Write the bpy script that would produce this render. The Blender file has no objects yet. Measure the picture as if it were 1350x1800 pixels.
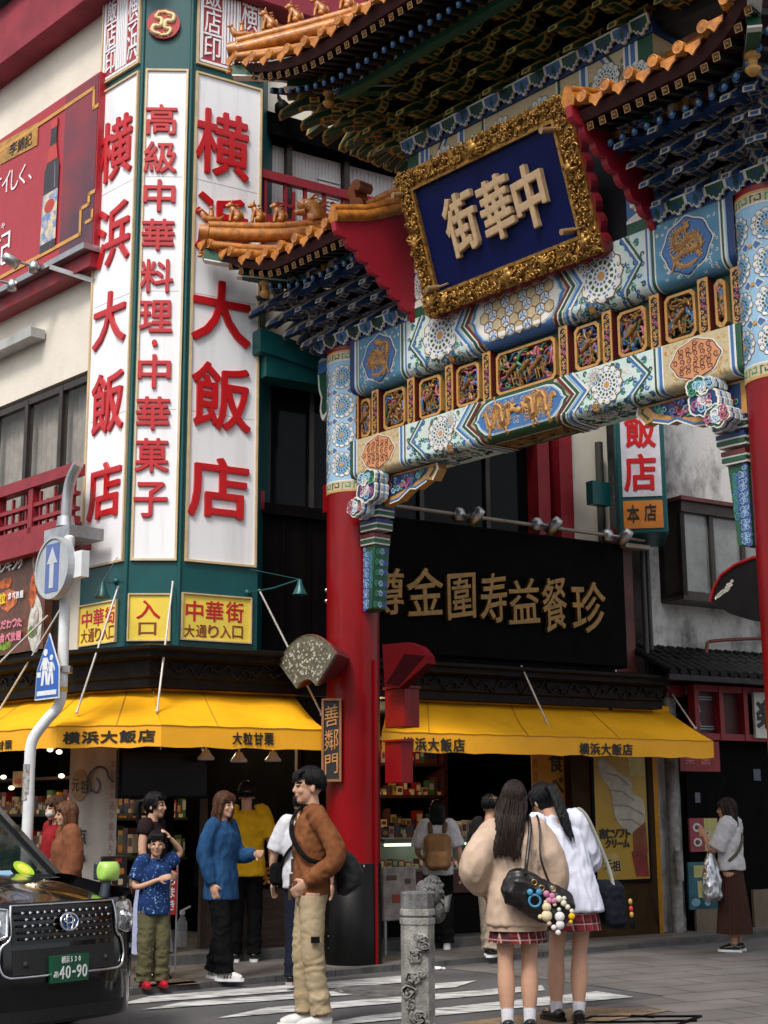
import bpy, math, random
import numpy as np
from mathutils import Vector, Matrix, noise
R = math.radians
sc = bpy.context.scene
COL = sc.collection
# ---------------------------------------------------------------- camera, sky, sun, exposure
CAM_H, PITCH, ROLL, FPX = 1.5, R(12.0), R(0.35), 2500.0
cd = bpy.data.cameras.new('camera'); cam = bpy.data.objects.new('camera', cd); COL.objects.link(cam)
cd.sensor_fit = 'VERTICAL'; cd.sensor_height = 36.0; cd.lens = 36.0 * FPX / 1800.0
cd.clip_start = 0.1; cd.clip_end = 2000
CF = Vector((0, math.cos(PITCH), math.sin(PITCH))); _r = Vector((1, 0, 0)); _u = _r.cross(CF)
CU = _u * math.cos(ROLL) + _r * math.sin(ROLL); CR = _r * math.cos(ROLL) - _u * math.sin(ROLL)
CO = Vector((0, 0, CAM_H))
cam.matrix_world = Matrix(((CR.x, CU.x, -CF.x, 0), (CR.y, CU.y, -CF.y, 0), (CR.z, CU.z, -CF.z, CAM_H), (0, 0, 0, 1)))
sc.camera = cam
SUN_EL, SUN_AZ = R(52), R(205)          # azimuth measured clockwise from +Y: the sun stands behind the viewer, a little to the left
w = bpy.data.worlds.new('World'); sc.world = w; w.use_nodes = True
nt = w.node_tree; nt.nodes.clear()
wo = nt.nodes.new('ShaderNodeOutputWorld'); bg = nt.nodes.new('ShaderNodeBackground'); sk = nt.nodes.new('ShaderNodeTexSky')
hs = nt.nodes.new('ShaderNodeHueSaturation'); hs.inputs['Saturation'].default_value = 0.28
sk.sky_type = 'NISHITA'; sk.sun_disc = False; sk.sun_elevation = SUN_EL; sk.sun_rotation = SUN_AZ
sk.dust_density = 3.0; sk.air_density = 1.0
nt.links.new(sk.outputs[0], hs.inputs['Color']); nt.links.new(hs.outputs[0], bg.inputs[0]); nt.links.new(bg.outputs[0], wo.inputs[0])
bg.inputs[1].default_value = 0.145
sd = bpy.data.lights.new('sun', 'SUN'); sun = bpy.data.objects.new('sun', sd); COL.objects.link(sun)
sd.energy = 1.7; sd.angle = R(14); sd.color = (1.0, 0.95, 0.88)
_sv = Vector((math.sin(SUN_AZ) * math.cos(SUN_EL), math.cos(SUN_AZ) * math.cos(SUN_EL), math.sin(SUN_EL)))
sun.rotation_euler = _sv.to_track_quat('Z', 'Y').to_euler()
vs = sc.view_settings; vs.view_transform = 'Standard'; vs.look = 'None'; vs.exposure = 0.60; vs.gamma = 1.0; vs.use_curve_mapping = False

# ---------------------------------------------------------------- frames and measuring
class Fr:
    """upright frame: u to the right along a facade, d into it, z up"""
    def __init__(s, x, y, ux, uy):
        l = math.hypot(ux, uy); s.u = Vector((ux / l, uy / l, 0)); s.d = Vector((-uy / l, ux / l, 0)); s.o = Vector((x, y, 0))
        s.M = Matrix(((s.u.x, s.d.x, 0, x), (s.u.y, s.d.y, 0, y), (0, 0, 1, 0), (0, 0, 0, 1)))
    def px(s, x, y, d=0.0):
        k = ray(x, y); t = (s.o + s.d * d - CO).dot(s.d) / k.dot(s.d); p = CO + k * t
        return (p - s.o).dot(s.u), p.z
    def loc(s, p):
        q = Vector(p) - s.o; return Vector((q.dot(s.u), q.dot(s.d), p[2]))
    def w(s, u, d, z): return s.o + s.u * u + s.d * d + Vector((0, 0, z))
def ray(x, y): return CF + CR * ((x - 675) / FPX) + CU * ((900 - y) / FPX)
def gpx(x, y, z=0.05):
    k = ray(x, y); return CO + k * ((z - CAM_H) / k.z)
def ypx(x, y, Y):
    k = ray(x, y); return CO + k * (Y / k.y)
W0 = Fr(0, 0, 1, 0)
FA = Fr(3.27, 17.59, .85, .53)
FB = Fr(-2.29, 13.83, .69, -.724)
GL, GR = Vector((-.32, 14.3, 0)), Vector((3.05, 10.45, 0))
FG = Fr(GL.x, GL.y, GR.x - GL.x, GR.y - GL.y); GW = (GR - GL).length
ROAD, WALK = 0.05, 0.10

# ---------------------------------------------------------------- mesh building
class MB:
    def __init__(s): s.v = []; s.f = []; s.m = []; s.sm = []
    def face(s, pts, m=0, sm=False):
        n = len(s.v); s.v += [tuple(p) for p in pts]; s.f.append(tuple(range(n, n + len(pts)))); s.m.append(m); s.sm.append(sm); return s
    def raw(s, vs_, fs, m=0, sm=False):
        n = len(s.v); s.v += [tuple(p) for p in vs_]
        for f in fs: s.f.append(tuple(i + n for i in f)); s.m.append(m); s.sm.append(sm)
        return s
    def add(s, o, M=None, dm=0):
        n = len(s.v)
        s.v += o.v if M is None else [tuple(M @ Vector(p)) for p in o.v]
        s.f += [tuple(i + n for i in f) for f in o.f]; s.m += [i + dm for i in o.m]; s.sm += o.sm; return s
    def box(s, x0, x1, y0, y1, z0, z1, m=0, bev=0.0):
        if x0 > x1: x0, x1 = x1, x0
        if y0 > y1: y0, y1 = y1, y0
        if z0 > z1: z0, z1 = z1, z0
        b = min(bev, (x1 - x0) * .45, (y1 - y0) * .45, (z1 - z0) * .45)
        if b <= 0:
            P = [(x, y, z) for x in (x0, x1) for y in (y0, y1) for z in (z0, z1)]
            return s.raw(P, [(0, 1, 3, 2), (4, 6, 7, 5), (0, 4, 5, 1), (2, 3, 7, 6), (0, 2, 6, 4), (1, 5, 7, 3)], m)
        lo, hi = (x0, y0, z0), (x1, y1, z1); V = {}; pts = []
        for sx in (0, 1):
            for sy in (0, 1):
                for sz in (0, 1):
                    for ax in range(3):
                        q = []
                        for k, sg in enumerate((sx, sy, sz)):
                            e = (hi if sg else lo)[k]
                            q.append(e if k == ax else e + (-b if sg else b))
                        V[(sx, sy, sz, ax)] = len(pts); pts.append(tuple(q))
        F = []
        for ax in range(3):
            o1, o2 = [k for k in range(3) if k != ax]
            for sg in (0, 1):
                c = []
                for a, b_ in ((0, 0), (1, 0), (1, 1), (0, 1)):
                    t = [0, 0, 0]; t[ax] = sg; t[o1] = a; t[o2] = b_; c.append(V[(*t, ax)])
                flip = (ax == 1) ^ (sg == 0); F.append(tuple(c[::-1] if flip else c))
            for a in (0, 1):
                for b_ in (0, 1):
                    t0 = [0, 0, 0]; t1 = [0, 0, 0]; t1[ax] = 1
                    for t in (t0, t1): t[o1] = a; t[o2] = b_
                    F.append((V[(*t0, o1)], V[(*t1, o1)], V[(*t1, o2)], V[(*t0, o2)]))
        for sx in (0, 1):
            for sy in (0, 1):
                for sz in (0, 1): F.append(tuple(V[(sx, sy, sz, k)] for k in range(3)))
        return s.raw(pts, F, m)
    def obox(s, c, ax, ay, az, hx, hy, hz, m=0):
        c = Vector(c); P = [c + ax * (hx * a) + ay * (hy * b) + az * (hz * e) for a in (-1, 1) for b in (-1, 1) for e in (-1, 1)]
        return s.raw(P, [(0, 1, 3, 2), (4, 6, 7, 5), (0, 4, 5, 1), (2, 3, 7, 6), (0, 2, 6, 4), (1, 5, 7, 3)], m)
    def bar(s, a, b, w_, h_=None, m=0, up=(0, 0, 1)):
        a, b = Vector(a), Vector(b); t = b - a; L = t.length; t.normalize(); up = Vector(up)
        if abs(t.dot(up)) > .99: up = Vector((1, 0, 0))
        x = t.cross(up).normalized(); y = x.cross(t)
        return s.obox((a + b) / 2, t, x, y, L / 2, w_ / 2, (h_ or w_) / 2, m)
    def tube(s, pts, r, n=8, m=0, sm=True, cap=True, flat=1.0, up=None):
        P = [Vector(p) for p in pts]; k = len(P)
        if not hasattr(r, '__len__'): r = [r] * k
        x = None; rings = []
        for i in range(k):
            t = (P[min(i + 1, k - 1)] - P[max(i - 1, 0)])
            if t.length < 1e-9: t = Vector((0, 0, 1))
            t.normalize()
            if x is None:
                a = Vector(up) if up else (Vector((0, 0, 1)) if abs(t.z) < .9 else Vector((1, 0, 0)))
                x = (a - t * a.dot(t)).normalized()
            else:
                x = (x - t * x.dot(t))
                x = x.normalized() if x.length > 1e-6 else Vector((1, 0, 0))
            y = t.cross(x)
            rings.append([P[i] + (x * math.cos(2 * math.pi * j / n) * flat + y * math.sin(2 * math.pi * j / n)) * r[i] for j in range(n)])
        F = [(i * n + j, i * n + (j + 1) % n, (i + 1) * n + (j + 1) % n, (i + 1) * n + j) for i in range(k - 1) for j in range(n)]
        s.raw([p for q in rings for p in q], F, m, sm)
        if cap: s.face(rings[0][::-1], m); s.face(rings[-1], m)
        return s
    def lathe(s, prof, n=24, o=(0, 0, 0), m=0, sm=True, a0=0.0, sx=1.0, sy=1.0):
        k = len(prof); V = [(o[0] + r * sx * math.cos(a0 + 2 * math.pi * j / n), o[1] + r * sy * math.sin(a0 + 2 * math.pi * j / n), o[2] + z) for r, z in prof for j in range(n)]
        F = [(i * n + j, i * n + (j + 1) % n, (i + 1) * n + (j + 1) % n, (i + 1) * n + j) for i in range(k - 1) for j in range(n)]
        s.raw(V, F, m, sm)
        if prof[0][0] > 1e-5: s.face([V[j] for j in range(n)][::-1], m)
        if prof[-1][0] > 1e-5: s.face([V[(k - 1) * n + j] for j in range(n)], m)
        return s
    def ell(s, c, rx, ry=None, rz=None, n=10, k=7, m=0, M=None):
        ry = ry or rx; rz = rz or rx; V = []
        for i in range(k + 1):
            t = math.pi * i / k
            for j in range(n):
                a = 2 * math.pi * j / n; V.append(Vector((rx * math.sin(t) * math.cos(a), ry * math.sin(t) * math.sin(a), -rz * math.cos(t))))
        V = [Vector(c) + (M @ p if M else p) for p in V]
        F = [(i * n + j, i * n + (j + 1) % n, (i + 1) * n + (j + 1) % n, (i + 1) * n + j) for i in range(k) for j in range(n)]
        return s.raw(V, F, m, True)
    def ext(s, poly, f, t0, t1, m=0, mside=None, back=True):
        """prism: 2-D outline mapped by f(x, y, h) from height t0 (hidden back) to t1 (front)"""
        mside = m if mside is None else mside; n = len(poly)
        A = [f(x, y, t1) for x, y in poly]; B = [f(x, y, t0) for x, y in poly]
        s.face(A, m)
        if back: s.face(B[::-1], mside)
        for i in range(n): s.face([A[i], B[i], B[(i + 1) % n], A[(i + 1) % n]], mside)
        return s
    def ring(s, outer, inner, f, h0, h1, m=0, ms=None):
        ms = m if ms is None else ms; n = len(outer)
        for i in range(n):
            j = (i + 1) % n
            s.face([f(*outer[i], h1), f(*outer[j], h1), f(*inner[j], h1), f(*inner[i], h1)], m)
            if h0 != h1:
                s.face([f(*outer[i], h0), f(*outer[j], h0), f(*outer[j], h1), f(*outer[i], h1)], ms)
                s.face([f(*inner[i], h1), f(*inner[j], h1), f(*inner[j], h0), f(*inner[i], h0)], ms)
        return s
    def mesh(s, name, mats, off=(0, 0, 0)):
        me = bpy.data.meshes.new(name); o = off
        me.from_pydata([(p[0] - o[0], p[1] - o[1], p[2] - o[2]) for p in s.v], [], s.f)
        me.polygons.foreach_set('material_index', s.m); me.polygons.foreach_set('use_smooth', s.sm)
        for m in mats: me.materials.append(m)
        me.update(); return me

class T:
    def __init__(s, ob, base): s.ob = ob; s.base = base
def setp(o, label, cat, group=None, kind=None):
    if label: o['label'] = label
    if cat: o['category'] = cat
    if group: o['group'] = group
    if kind: o['kind'] = kind
def thing(name, label, cat, fr=W0, base=(0, 0, 0), group=None, rot=0.0):
    o = bpy.data.objects.new(name, None); COL.objects.link(o); o.empty_display_size = .1
    o.matrix_world = fr.M @ Matrix.Translation(base) @ Matrix.Rotation(rot, 4, 'Z'); setp(o, label, cat, group); return T(o, base if rot == 0.0 else (0, 0, 0))
def part(t, name, mb, mats=(), label=None, kind=None):
    if not isinstance(mats, (list, tuple)): mats = [mats]
    me = mb.mesh(name, mats, t.base) if isinstance(mb, MB) else mb
    o = bpy.data.objects.new(name, me); COL.objects.link(o); o.parent = t.ob
    if label: o['label'] = label
    if kind: o['kind'] = kind
    return T(o, t.base)
def solo(name, label, cat, mb, mats, fr=W0, base=(0, 0, 0), group=None, kind=None):
    if not isinstance(mats, (list, tuple)): mats = [mats]
    o = bpy.data.objects.new(name, mb.mesh(name, mats, base)); COL.objects.link(o)
    o.matrix_world = fr.M @ Matrix.Translation(base); setp(o, label, cat, group, kind); return T(o, base)
def dup(t, M, label=None):
    """copy of a thing with copies of its parts and sub-parts, moved by world matrix M"""
    r = t.ob.copy(); COL.objects.link(r); r.matrix_world = M @ t.ob.matrix_world
    if label: r['label'] = label
    def rec(src, dst):
        for ch in list(src.children):
            c = ch.copy(); COL.objects.link(c); c.parent = dst; rec(ch, c)
    rec(t.ob, r); return T(r, t.base)

# ---------------------------------------------------------------- materials
MATS = {}
def mat(name, col, rough=.5, metal=0.0, var=.12, scale=6.0, bump=0.0, bscale=60.0, coat=0.0, col2=None, emit=None, estr=0.0, trans=0.0, spec=.5, stretch=None, alpha=None, lo=.35, hi=.65):
    if name in MATS: return MATS[name]
    m = bpy.data.materials.new(name); m.use_nodes = True; N = m.node_tree.nodes; K = m.node_tree.links.new; b = N['Principled BSDF']
    b.inputs['Roughness'].default_value = rough; b.inputs['Metallic'].default_value = metal; b.inputs['Coat Weight'].default_value = coat
    b.inputs['Specular IOR Level'].default_value = spec; b.inputs['Transmission Weight'].default_value = trans
    tc = N.new('ShaderNodeTexCoord'); co = tc.outputs['Object']
    if stretch:
        mp = N.new('ShaderNodeMapping'); mp.inputs['Scale'].default_value = stretch; K(co, mp.inputs[0]); co = mp.outputs[0]
    c = tuple(col) + (1,); c2 = tuple(col2) + (1,) if col2 else tuple(max(0, x * (1 - var * 2.2)) for x in col) + (1,)
    nz = N.new('ShaderNodeTexNoise'); nz.inputs['Scale'].default_value = scale; nz.inputs['Detail'].default_value = 6; nz.inputs['Roughness'].default_value = .65; K(co, nz.inputs['Vector'])
    rp = N.new('ShaderNodeValToRGB'); rp.color_ramp.elements[0].position = lo; rp.color_ramp.elements[1].position = hi
    rp.color_ramp.elements[0].color = c2; rp.color_ramp.elements[1].color = c; K(nz.outputs[0], rp.inputs[0]); K(rp.outputs[0], b.inputs['Base Color'])
    rr = N.new('ShaderNodeMapRange'); rr.inputs[3].default_value = min(1, rough * 1.25); rr.inputs[4].default_value = rough * .85; K(nz.outputs[0], rr.inputs[0]); K(rr.outputs[0], b.inputs['Roughness'])
    if bump:
        n2 = N.new('ShaderNodeTexNoise'); n2.inputs['Scale'].default_value = bscale; n2.inputs['Detail'].default_value = 4; K(co, n2.inputs['Vector'])
        bp = N.new('ShaderNodeBump'); bp.inputs['Strength'].default_value = bump; bp.inputs['Distance'].default_value = .01; K(n2.outputs[0], bp.inputs['Height']); K(bp.outputs[0], b.inputs['Normal'])
    if emit: b.inputs['Emission Color'].default_value = tuple(emit) + (1,); b.inputs['Emission Strength'].default_value = estr
    if alpha is not None: b.inputs['Alpha'].default_value = alpha
    MATS[name] = m; return m
def s2l(h):
    h = h.lstrip('#'); return tuple(((c / 12.92) if c <= .04045 else ((c + .055) / 1.055) ** 2.4) for c in (int(h[i:i + 2], 16) / 255 for i in (0, 2, 4)))

# ---------------------------------------------------------------- lettering (Blender's own built-in font)
_GL = {}
def glyph(ch, bold=0.0, ext=0.0, bev=0.0):
    k = (ch, bold, ext, bev)
    if k in _GL: return _GL[k]
    cu = bpy.data.curves.new('glyph', 'FONT'); cu.body = ch; cu.size = 1.0; cu.offset = bold; cu.extrude = ext; cu.bevel_depth = bev; cu.bevel_resolution = 1 if bev else 0; cu.resolution_u = 3
    o = bpy.data.objects.new('glyph', cu); me = bpy.data.meshes.new_from_object(o)
    V = np.array([v.co[:] for v in me.vertices]) if len(me.vertices) else np.zeros((0, 3)); F = [tuple(p.vertices) for p in me.polygons]
    bpy.data.objects.remove(o); bpy.data.curves.remove(cu); bpy.data.meshes.remove(me)
    _GL[k] = (V, F); return _GL[k]
def put(mb, ch, f, cx, cy, w_, h_, depth=.01, bold=0.0, bev=0.0, m=0, fit=False, slant=0.0, h0=0.0):
    """one character centred on (cx, cy) in a cell w_ x h_, mapped by f(x, y, height)"""
    V, F = glyph(ch, 0.0 if bold > 0 else bold, .5, bev)
    if not len(V): return
    lo, hi = V.min(0), V.max(0); c = (lo + hi) / 2; bq = max(0.0, bold); lo = lo - [bq, bq, 0]; hi = hi + [bq, bq, 0]
    sx, sy = (w_ / max(1e-6, hi[0] - lo[0]), h_ / max(1e-6, hi[1] - lo[1])) if fit else (w_, h_)
    ex = max(1e-6, hi[2] - lo[2])
    for q in range(9 if bq else 1):            # strokes thickened by close copies, each a hair lower than the last
        ox, oy = (bq * math.cos(q * .7854), bq * math.sin(q * .7854)) if q else (0, 0)
        wx = (lambda p: .05 * slant * math.sin(6 * p[1] + 3 * p[0]) * 2) if slant else (lambda p: 0.0)
        mb.raw([f(cx + (p[0] + ox - c[0] + wx(p)) * sx, cy + (p[1] + oy - c[1] + slant * (p[0] - c[0]) * (.6 + .8 * math.sin(3 * p[0]))) * sy, h0 + (p[2] - lo[2]) / ex * (depth - .0003 * q)) for p in V], F, m)
def row(mb, text, f, x0, x1, cy, h_, **k):
    n = len(text); st = (x1 - x0) / n
    for i, ch in enumerate(text): put(mb, ch, f, x0 + st * (i + .5), cy, st * .98 if 'w_' not in k else k['w_'], h_, **{a: b for a, b in k.items() if a != 'w_'})
def colm(mb, text, f, cx, z1, z0, w_, **k):
    n = len(text); st = (z1 - z0) / n
    for i, ch in enumerate(text): put(mb, ch, f, cx, z1 - st * (i + .5), w_, st * .94, **k)
def face_map(d): return lambda x, y, h: (x, d - h, y)      # on a facade plane of a frame: x=u, y=z, height towards the street
def interp(poly, n):
    """closed smooth loop through points"""
    k = len(poly); out = []
    for i in range(k):
        p0, p1, p2, p3 = (Vector(poly[(i + j - 1) % k]) for j in range(4))
        for a in range(n):
            t = a / n; out.append(tuple(.5 * ((2 * p1) + (p2 - p0) * t + (2 * p0 - 5 * p1 + 4 * p2 - p3) * t * t + (3 * p1 - p0 - 3 * p2 + p3) * t ** 3)))
    return out
def spline(pts, n=6):
    P = [Vector(p) for p in pts]; k = len(P); out = []
    for i in range(k - 1):
        p0, p1, p2, p3 = P[max(i - 1, 0)], P[i], P[i + 1], P[min(i + 2, k - 1)]
        for a in range(n):
            t = a / n; out.append(.5 * ((2 * p1) + (p2 - p0) * t + (2 * p0 - 5 * p1 + 4 * p2 - p3) * t * t + (3 * p1 - p0 - 3 * p2 + p3) * t ** 3))
    out.append(P[-1]); return out
# ---------------------------------------------------------------- palette
CREAM = mat('cream_plaster', (.72, .66, .56), .8, var=.06, scale=1.3, bump=.25, bscale=25)
BANDRED = mat('red_plaster', (.27, .022, .04), .7, var=.14, scale=2.2, bump=.2, bscale=30)
TEAL = mat('teal_paint', (.003, .075, .078), .35, var=.1, scale=3, spec=.4)
WHITE = mat('white_acrylic', (.80, .80, .82), .25, scale=2.2, col2=(.66, .66, .665), stretch=(3, 3, .22), lo=.28, hi=.5)
CREAMFR = mat('cream_frame', (.62, .46, .26), .45, var=.1)
RED = mat('sign_red', (.50, .008, .012), .3, var=.06)
DRED = mat('seal_red', (.36, .035, .04), .5, var=.1)
GATERED = mat('gate_red_lacquer', (.22, .001, .004), .36, var=.16, scale=3, coat=.08, spec=.25, bump=.12, bscale=5, stretch=(1, 1, .35))
LACQ = mat('red_rail_paint', (.27, .012, .022), .45, var=.12)
BLACK = mat("black_paint", (.002, .0018, .0018), .5, var=.2, spec=.08)
BLKWOOD = mat("black_wood", (.003, .002, .0018), .6, var=.3, scale=5, bump=.3, bscale=14, stretch=(1, 1, .25), spec=.06)
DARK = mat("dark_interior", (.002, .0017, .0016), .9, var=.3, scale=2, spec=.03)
GLASSD = mat("dark_glass", (.006, .007, .008), .08, var=.1, spec=.09)
ALU = mat('aluminium', (.5, .5, .5), .35, 1.0, var=.1)
STEEL = mat('grey_steel', (.35, .35, .35), .45, .7, var=.15)
WHITEP = mat('white_pole_paint', (.74, .75, .76), .35, var=.06, scale=9)
BRNFR = mat('bronze_frame', (.045, .034, .028), .4, .4, var=.15)
YEL = mat('yellow_awning', (.92, .43, .008), .7, var=.10, scale=1.1, bump=.2, bscale=7, spec=.2, stretch=(1, 1, 2.2))
YELP = mat('yellow_sign', (.80, .60, .07), .35, var=.05)
YPOST = mat('yellow_post_paint', (.55, .25, .012), .5)
INK = mat('black_ink', (.012, .010, .009), .5, var=.1)
BRICKRED = mat('red_brown_metal', (.12, .022, .018), .5, var=.2, scale=3)
def rgb(name, h, rough=.5, **k): return mat(name, s2l(h), rough, **k)

# ---------------------------------------------------------------- ground
def asphalt():
    m = mat('asphalt', (.10, .098, .10), .85, var=.22, scale=.9, bump=.6, bscale=160); return m
def tiles_mat(name, c1, c2, cm, scale, ang, bw=.5, rh=.25, rough=.7, mortar=.012):
    m = bpy.data.materials.new(name); m.use_nodes = True; N = m.node_tree.nodes; K = m.node_tree.links.new; b = N['Principled BSDF']
    tc = N.new('ShaderNodeTexCoord'); mp = N.new('ShaderNodeMapping'); mp.inputs['Rotation'].default_value = (0, 0, ang); K(tc.outputs['Object'], mp.inputs[0])
    br = N.new('ShaderNodeTexBrick'); br.inputs['Scale'].default_value = scale; br.inputs['Mortar Size'].default_value = mortar; br.inputs['Brick Width'].default_value = bw; br.inputs['Row Height'].default_value = rh
    br.inputs['Color1'].default_value = c1 + (1,); br.inputs['Color2'].default_value = c2 + (1,); br.inputs['Mortar'].default_value = cm + (1,); K(mp.outputs[0], br.inputs['Vector'])
    nz = N.new('ShaderNodeTexNoise'); nz.inputs['Scale'].default_value = 1.7; nz.inputs['Detail'].default_value = 8; K(tc.outputs['Object'], nz.inputs['Vector'])
    mx = N.new('ShaderNodeMix'); mx.data_type = 'RGBA'; mx.blend_type = 'MULTIPLY'; mx.inputs[0].default_value = .75
    rp = N.new('ShaderNodeValToRGB'); rp.color_ramp.elements[0].position = .3; rp.color_ramp.elements[0].color = (.45, .43, .42, 1); rp.color_ramp.elements[1].position = .7; K(nz.outputs[0], rp.inputs[0])
    K(br.outputs['Color'], mx.inputs[6]); K(rp.outputs[0], mx.inputs[7]); K(mx.outputs[2], b.inputs['Base Color']); b.inputs['Roughness'].default_value = rough
    bp = N.new('ShaderNodeBump'); bp.inputs['Strength'].default_value = .35; bp.inputs['Distance'].default_value = .006; bp.invert = True; K(br.outputs['Fac'], bp.inputs['Height']); K(bp.outputs[0], b.inputs['Normal'])
    return m
ASPH = asphalt()
ang_st = math.atan2(FA.u.y, FA.u.x)
PAVE = tiles_mat('stone_paving', (.15, .14, .137), (.185, .170, .163), (.06, .056, .053), 1.0, -ang_st + R(6), .9, .45)
WALKM = tiles_mat('pavement_tiles', (.17, .148, .135), (.14, .126, .12), (.07, .064, .058), 1.0, -ang_st, .6, .3)
KERB = mat('kerb_stone', (.10, .098, .095), .8, var=.25, scale=5, bump=.3)
TACT = tiles_mat('tactile_paving', (.36, .25, .15), (.31, .21, .125), (.18, .12, .07), 1.0, -ang_st, .3, .06, mortar=.012)
def marking_mat():
    m = mat('worn_road_paint', (.62, .62, .61), .7, var=.1, scale=4); N = m.node_tree.nodes; K = m.node_tree.links.new; b = N['Principled BSDF']
    tc = N.new('ShaderNodeTexCoord'); mp = N.new('ShaderNodeMapping'); mp.inputs['Rotation'].default_value = (0, 0, R(-50)); mp.inputs['Scale'].default_value = (1.2, 9, 1); K(tc.outputs['Object'], mp.inputs[0])
    n = N.new('ShaderNodeTexNoise'); n.inputs['Scale'].default_value = 2.6; n.inputs['Detail'].default_value = 9; n.inputs['Roughness'].default_value = .7; K(mp.outputs[0], n.inputs['Vector'])
    r = N.new('ShaderNodeValToRGB'); r.color_ramp.elements[0].position = .42; r.color_ramp.elements[1].position = .52; r.color_ramp.elements[0].color = (.1, .1, .1, 1); K(n.outputs[0], r.inputs[0])
    ob = [l for l in m.node_tree.links if l.to_socket == b.inputs['Base Color']][0].from_socket
    mx = N.new('ShaderNodeMix'); mx.data_type = 'RGBA'; mx.inputs[6].default_value = (.085, .083, .083, 1); K(r.outputs[0], mx.inputs[0]); K(ob, mx.inputs[7]); K(mx.outputs[2], b.inputs['Base Color']); return m
MARK = marking_mat()
def flat(name, pts, z, m, kind='structure'):
    b = MB(); b.face([(p[0], p[1], z) for p in pts]); o = solo(name, None, None, b, m, kind=kind); return o
flat('road', [(-150, -60), (150, -60), (150, 150), (-150, 150)], ROAD, ASPH)
G = lambda x, y: gpx(x, y, ROAD)
k0, k1 = G(250, 1748), G(1350, 1646); kd = (k1 - k0).normalized(); far = k0 + kd * 40; kn = Vector((kd.y, -kd.x, 0))
# stone paving of the street through the gate (everything on the right except the asphalt tongue)
pv = [G(786, 1703), G(960, 1722), G(1171, 1752), G(1060, 1768), G(960, 1782), G(760, 1850)]
pv_poly = [p for p in pv] + [pv[-1] + Vector((-1.2, -5, 0)), Vector((14, 2, 0)), Vector((40, 40, 0)), far + kd.cross(Vector((0, 0, 1))) * .0]
flat('stone_paving', pv_poly, ROAD + .004, PAVE)
# pavement slab with kerb
cB = FB.w(-1.2, -2.05, 0); c1 = k0 - kd * .35; c2 = FB.w(-.35, -1.75, 0); farB = FB.w(-40, -2.05, 0)
loop = [far, k0, c1, (c1 * .35 + c2 * .65), c2, cB, farB]
b = MB(); top = loop + [FB.w(-40, 2, 0), FB.w(0, 8, 0), FA.w(40, 8, 0)]
b.face([(p[0], p[1], WALK) for p in top]); solo('pavement', None, None, b, WALKM, kind='structure')
kb = MB(); outl = loop
for i in range(len(outl) - 1):
    a, c = outl[i], outl[i + 1]; t = (c - a).normalized(); n_ = Vector((-t.y, t.x, 0)) ; n_ = n_ if n_.dot(Vector((0, -1, 0))) > 0 or n_.dot(Vector((-1, -1, 0))) > 0 else -n_
    nseg = max(1, min(60, int((c - a).length / .62)))
    for k in range(nseg):
        p, q = a + (c - a) * ((k + .006) / nseg), a + (c - a) * ((k + .994) / nseg); w_ = n_ * -.15
        P = [p, q, q + w_, p + w_]
        kb.ext([(0, 0), (1, 0), (1, 1), (0, 1)], lambda x, y, h, P=P: (*(P[0] * (1 - x) * (1 - y) + P[1] * x * (1 - y) + P[2] * x * y + P[3] * (1 - x) * y)[:2], h), ROAD - .05, WALK + .004)
solo('kerb', None, None, kb, KERB, kind='structure')
# zebra crossing stripes, each a worn painted bar
def stripe(a, b_, c, d): flat('crosswalk_marking', [G(*a), G(*b_), G(*c), G(*d)], ROAD + .008, MARK)
stripe((204, 1768), (262, 1753), (712, 1716), (728, 1727))
stripe((246, 1777), (322, 1762), (606, 1744), (836, 1726), (0, 0)[:2]) if 0 else stripe((246, 1777), (322, 1763), (838, 1725), (800, 1737))
stripe((378, 1792), (470, 1773), (952, 1733), (958, 1742))
stripe((505, 1812), (640, 1788), (1050, 1744), (1114, 1754))
# buff tactile paving and drain frames
flat('tactile_paving', [G(1022, 1772), G(1182, 1778), G(960, 1815), G(780, 1830), G(770, 1805)], ROAD + .010, TACT)
flat('tactile_paving', [gpx(246, 1737, WALK), gpx(268, 1722, WALK), gpx(330, 1722, WALK), gpx(352, 1729, WALK)], WALK + .004, TACT)
md = MB()
for x0, y0, x1, y1 in ((1040, 1790, 1232, 1789), (1030, 1800, 1225, 1797), (1040, 1790, 990, 1812), (1232, 1789, 1190, 1805), (1110, 1788, 1150, 1791)):
    md.bar(G(x0, y0) + Vector((0, 0, .012)), G(x1, y1) + Vector((0, 0, .012)), .022, .012)
solo('drain_cover', 'dark inlaid drain frame set in the paving at the buff tactile strip', 'drain cover', md, BLACK, base=tuple(G(1130, 1795)))
rg = MB(); c = G(660, 1742); rg.lathe([(.30, .004), (.31, .013), (.35, .013), (.36, .002)], 28, (c.x, c.y, ROAD)); rg.face([(c.x + .29 * math.cos(2 * math.pi * k / 28), c.y + .29 * math.sin(2 * math.pi * k / 28), ROAD + .0105) for k in range(28)])
solo('manhole_cover', 'round iron manhole cover in the zebra crossing', 'manhole cover', rg, mat('cast_iron', (.15, .145, .14), .85, 0.0, spec=.2, var=.3, bump=.5, bscale=40), base=tuple(c))

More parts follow.
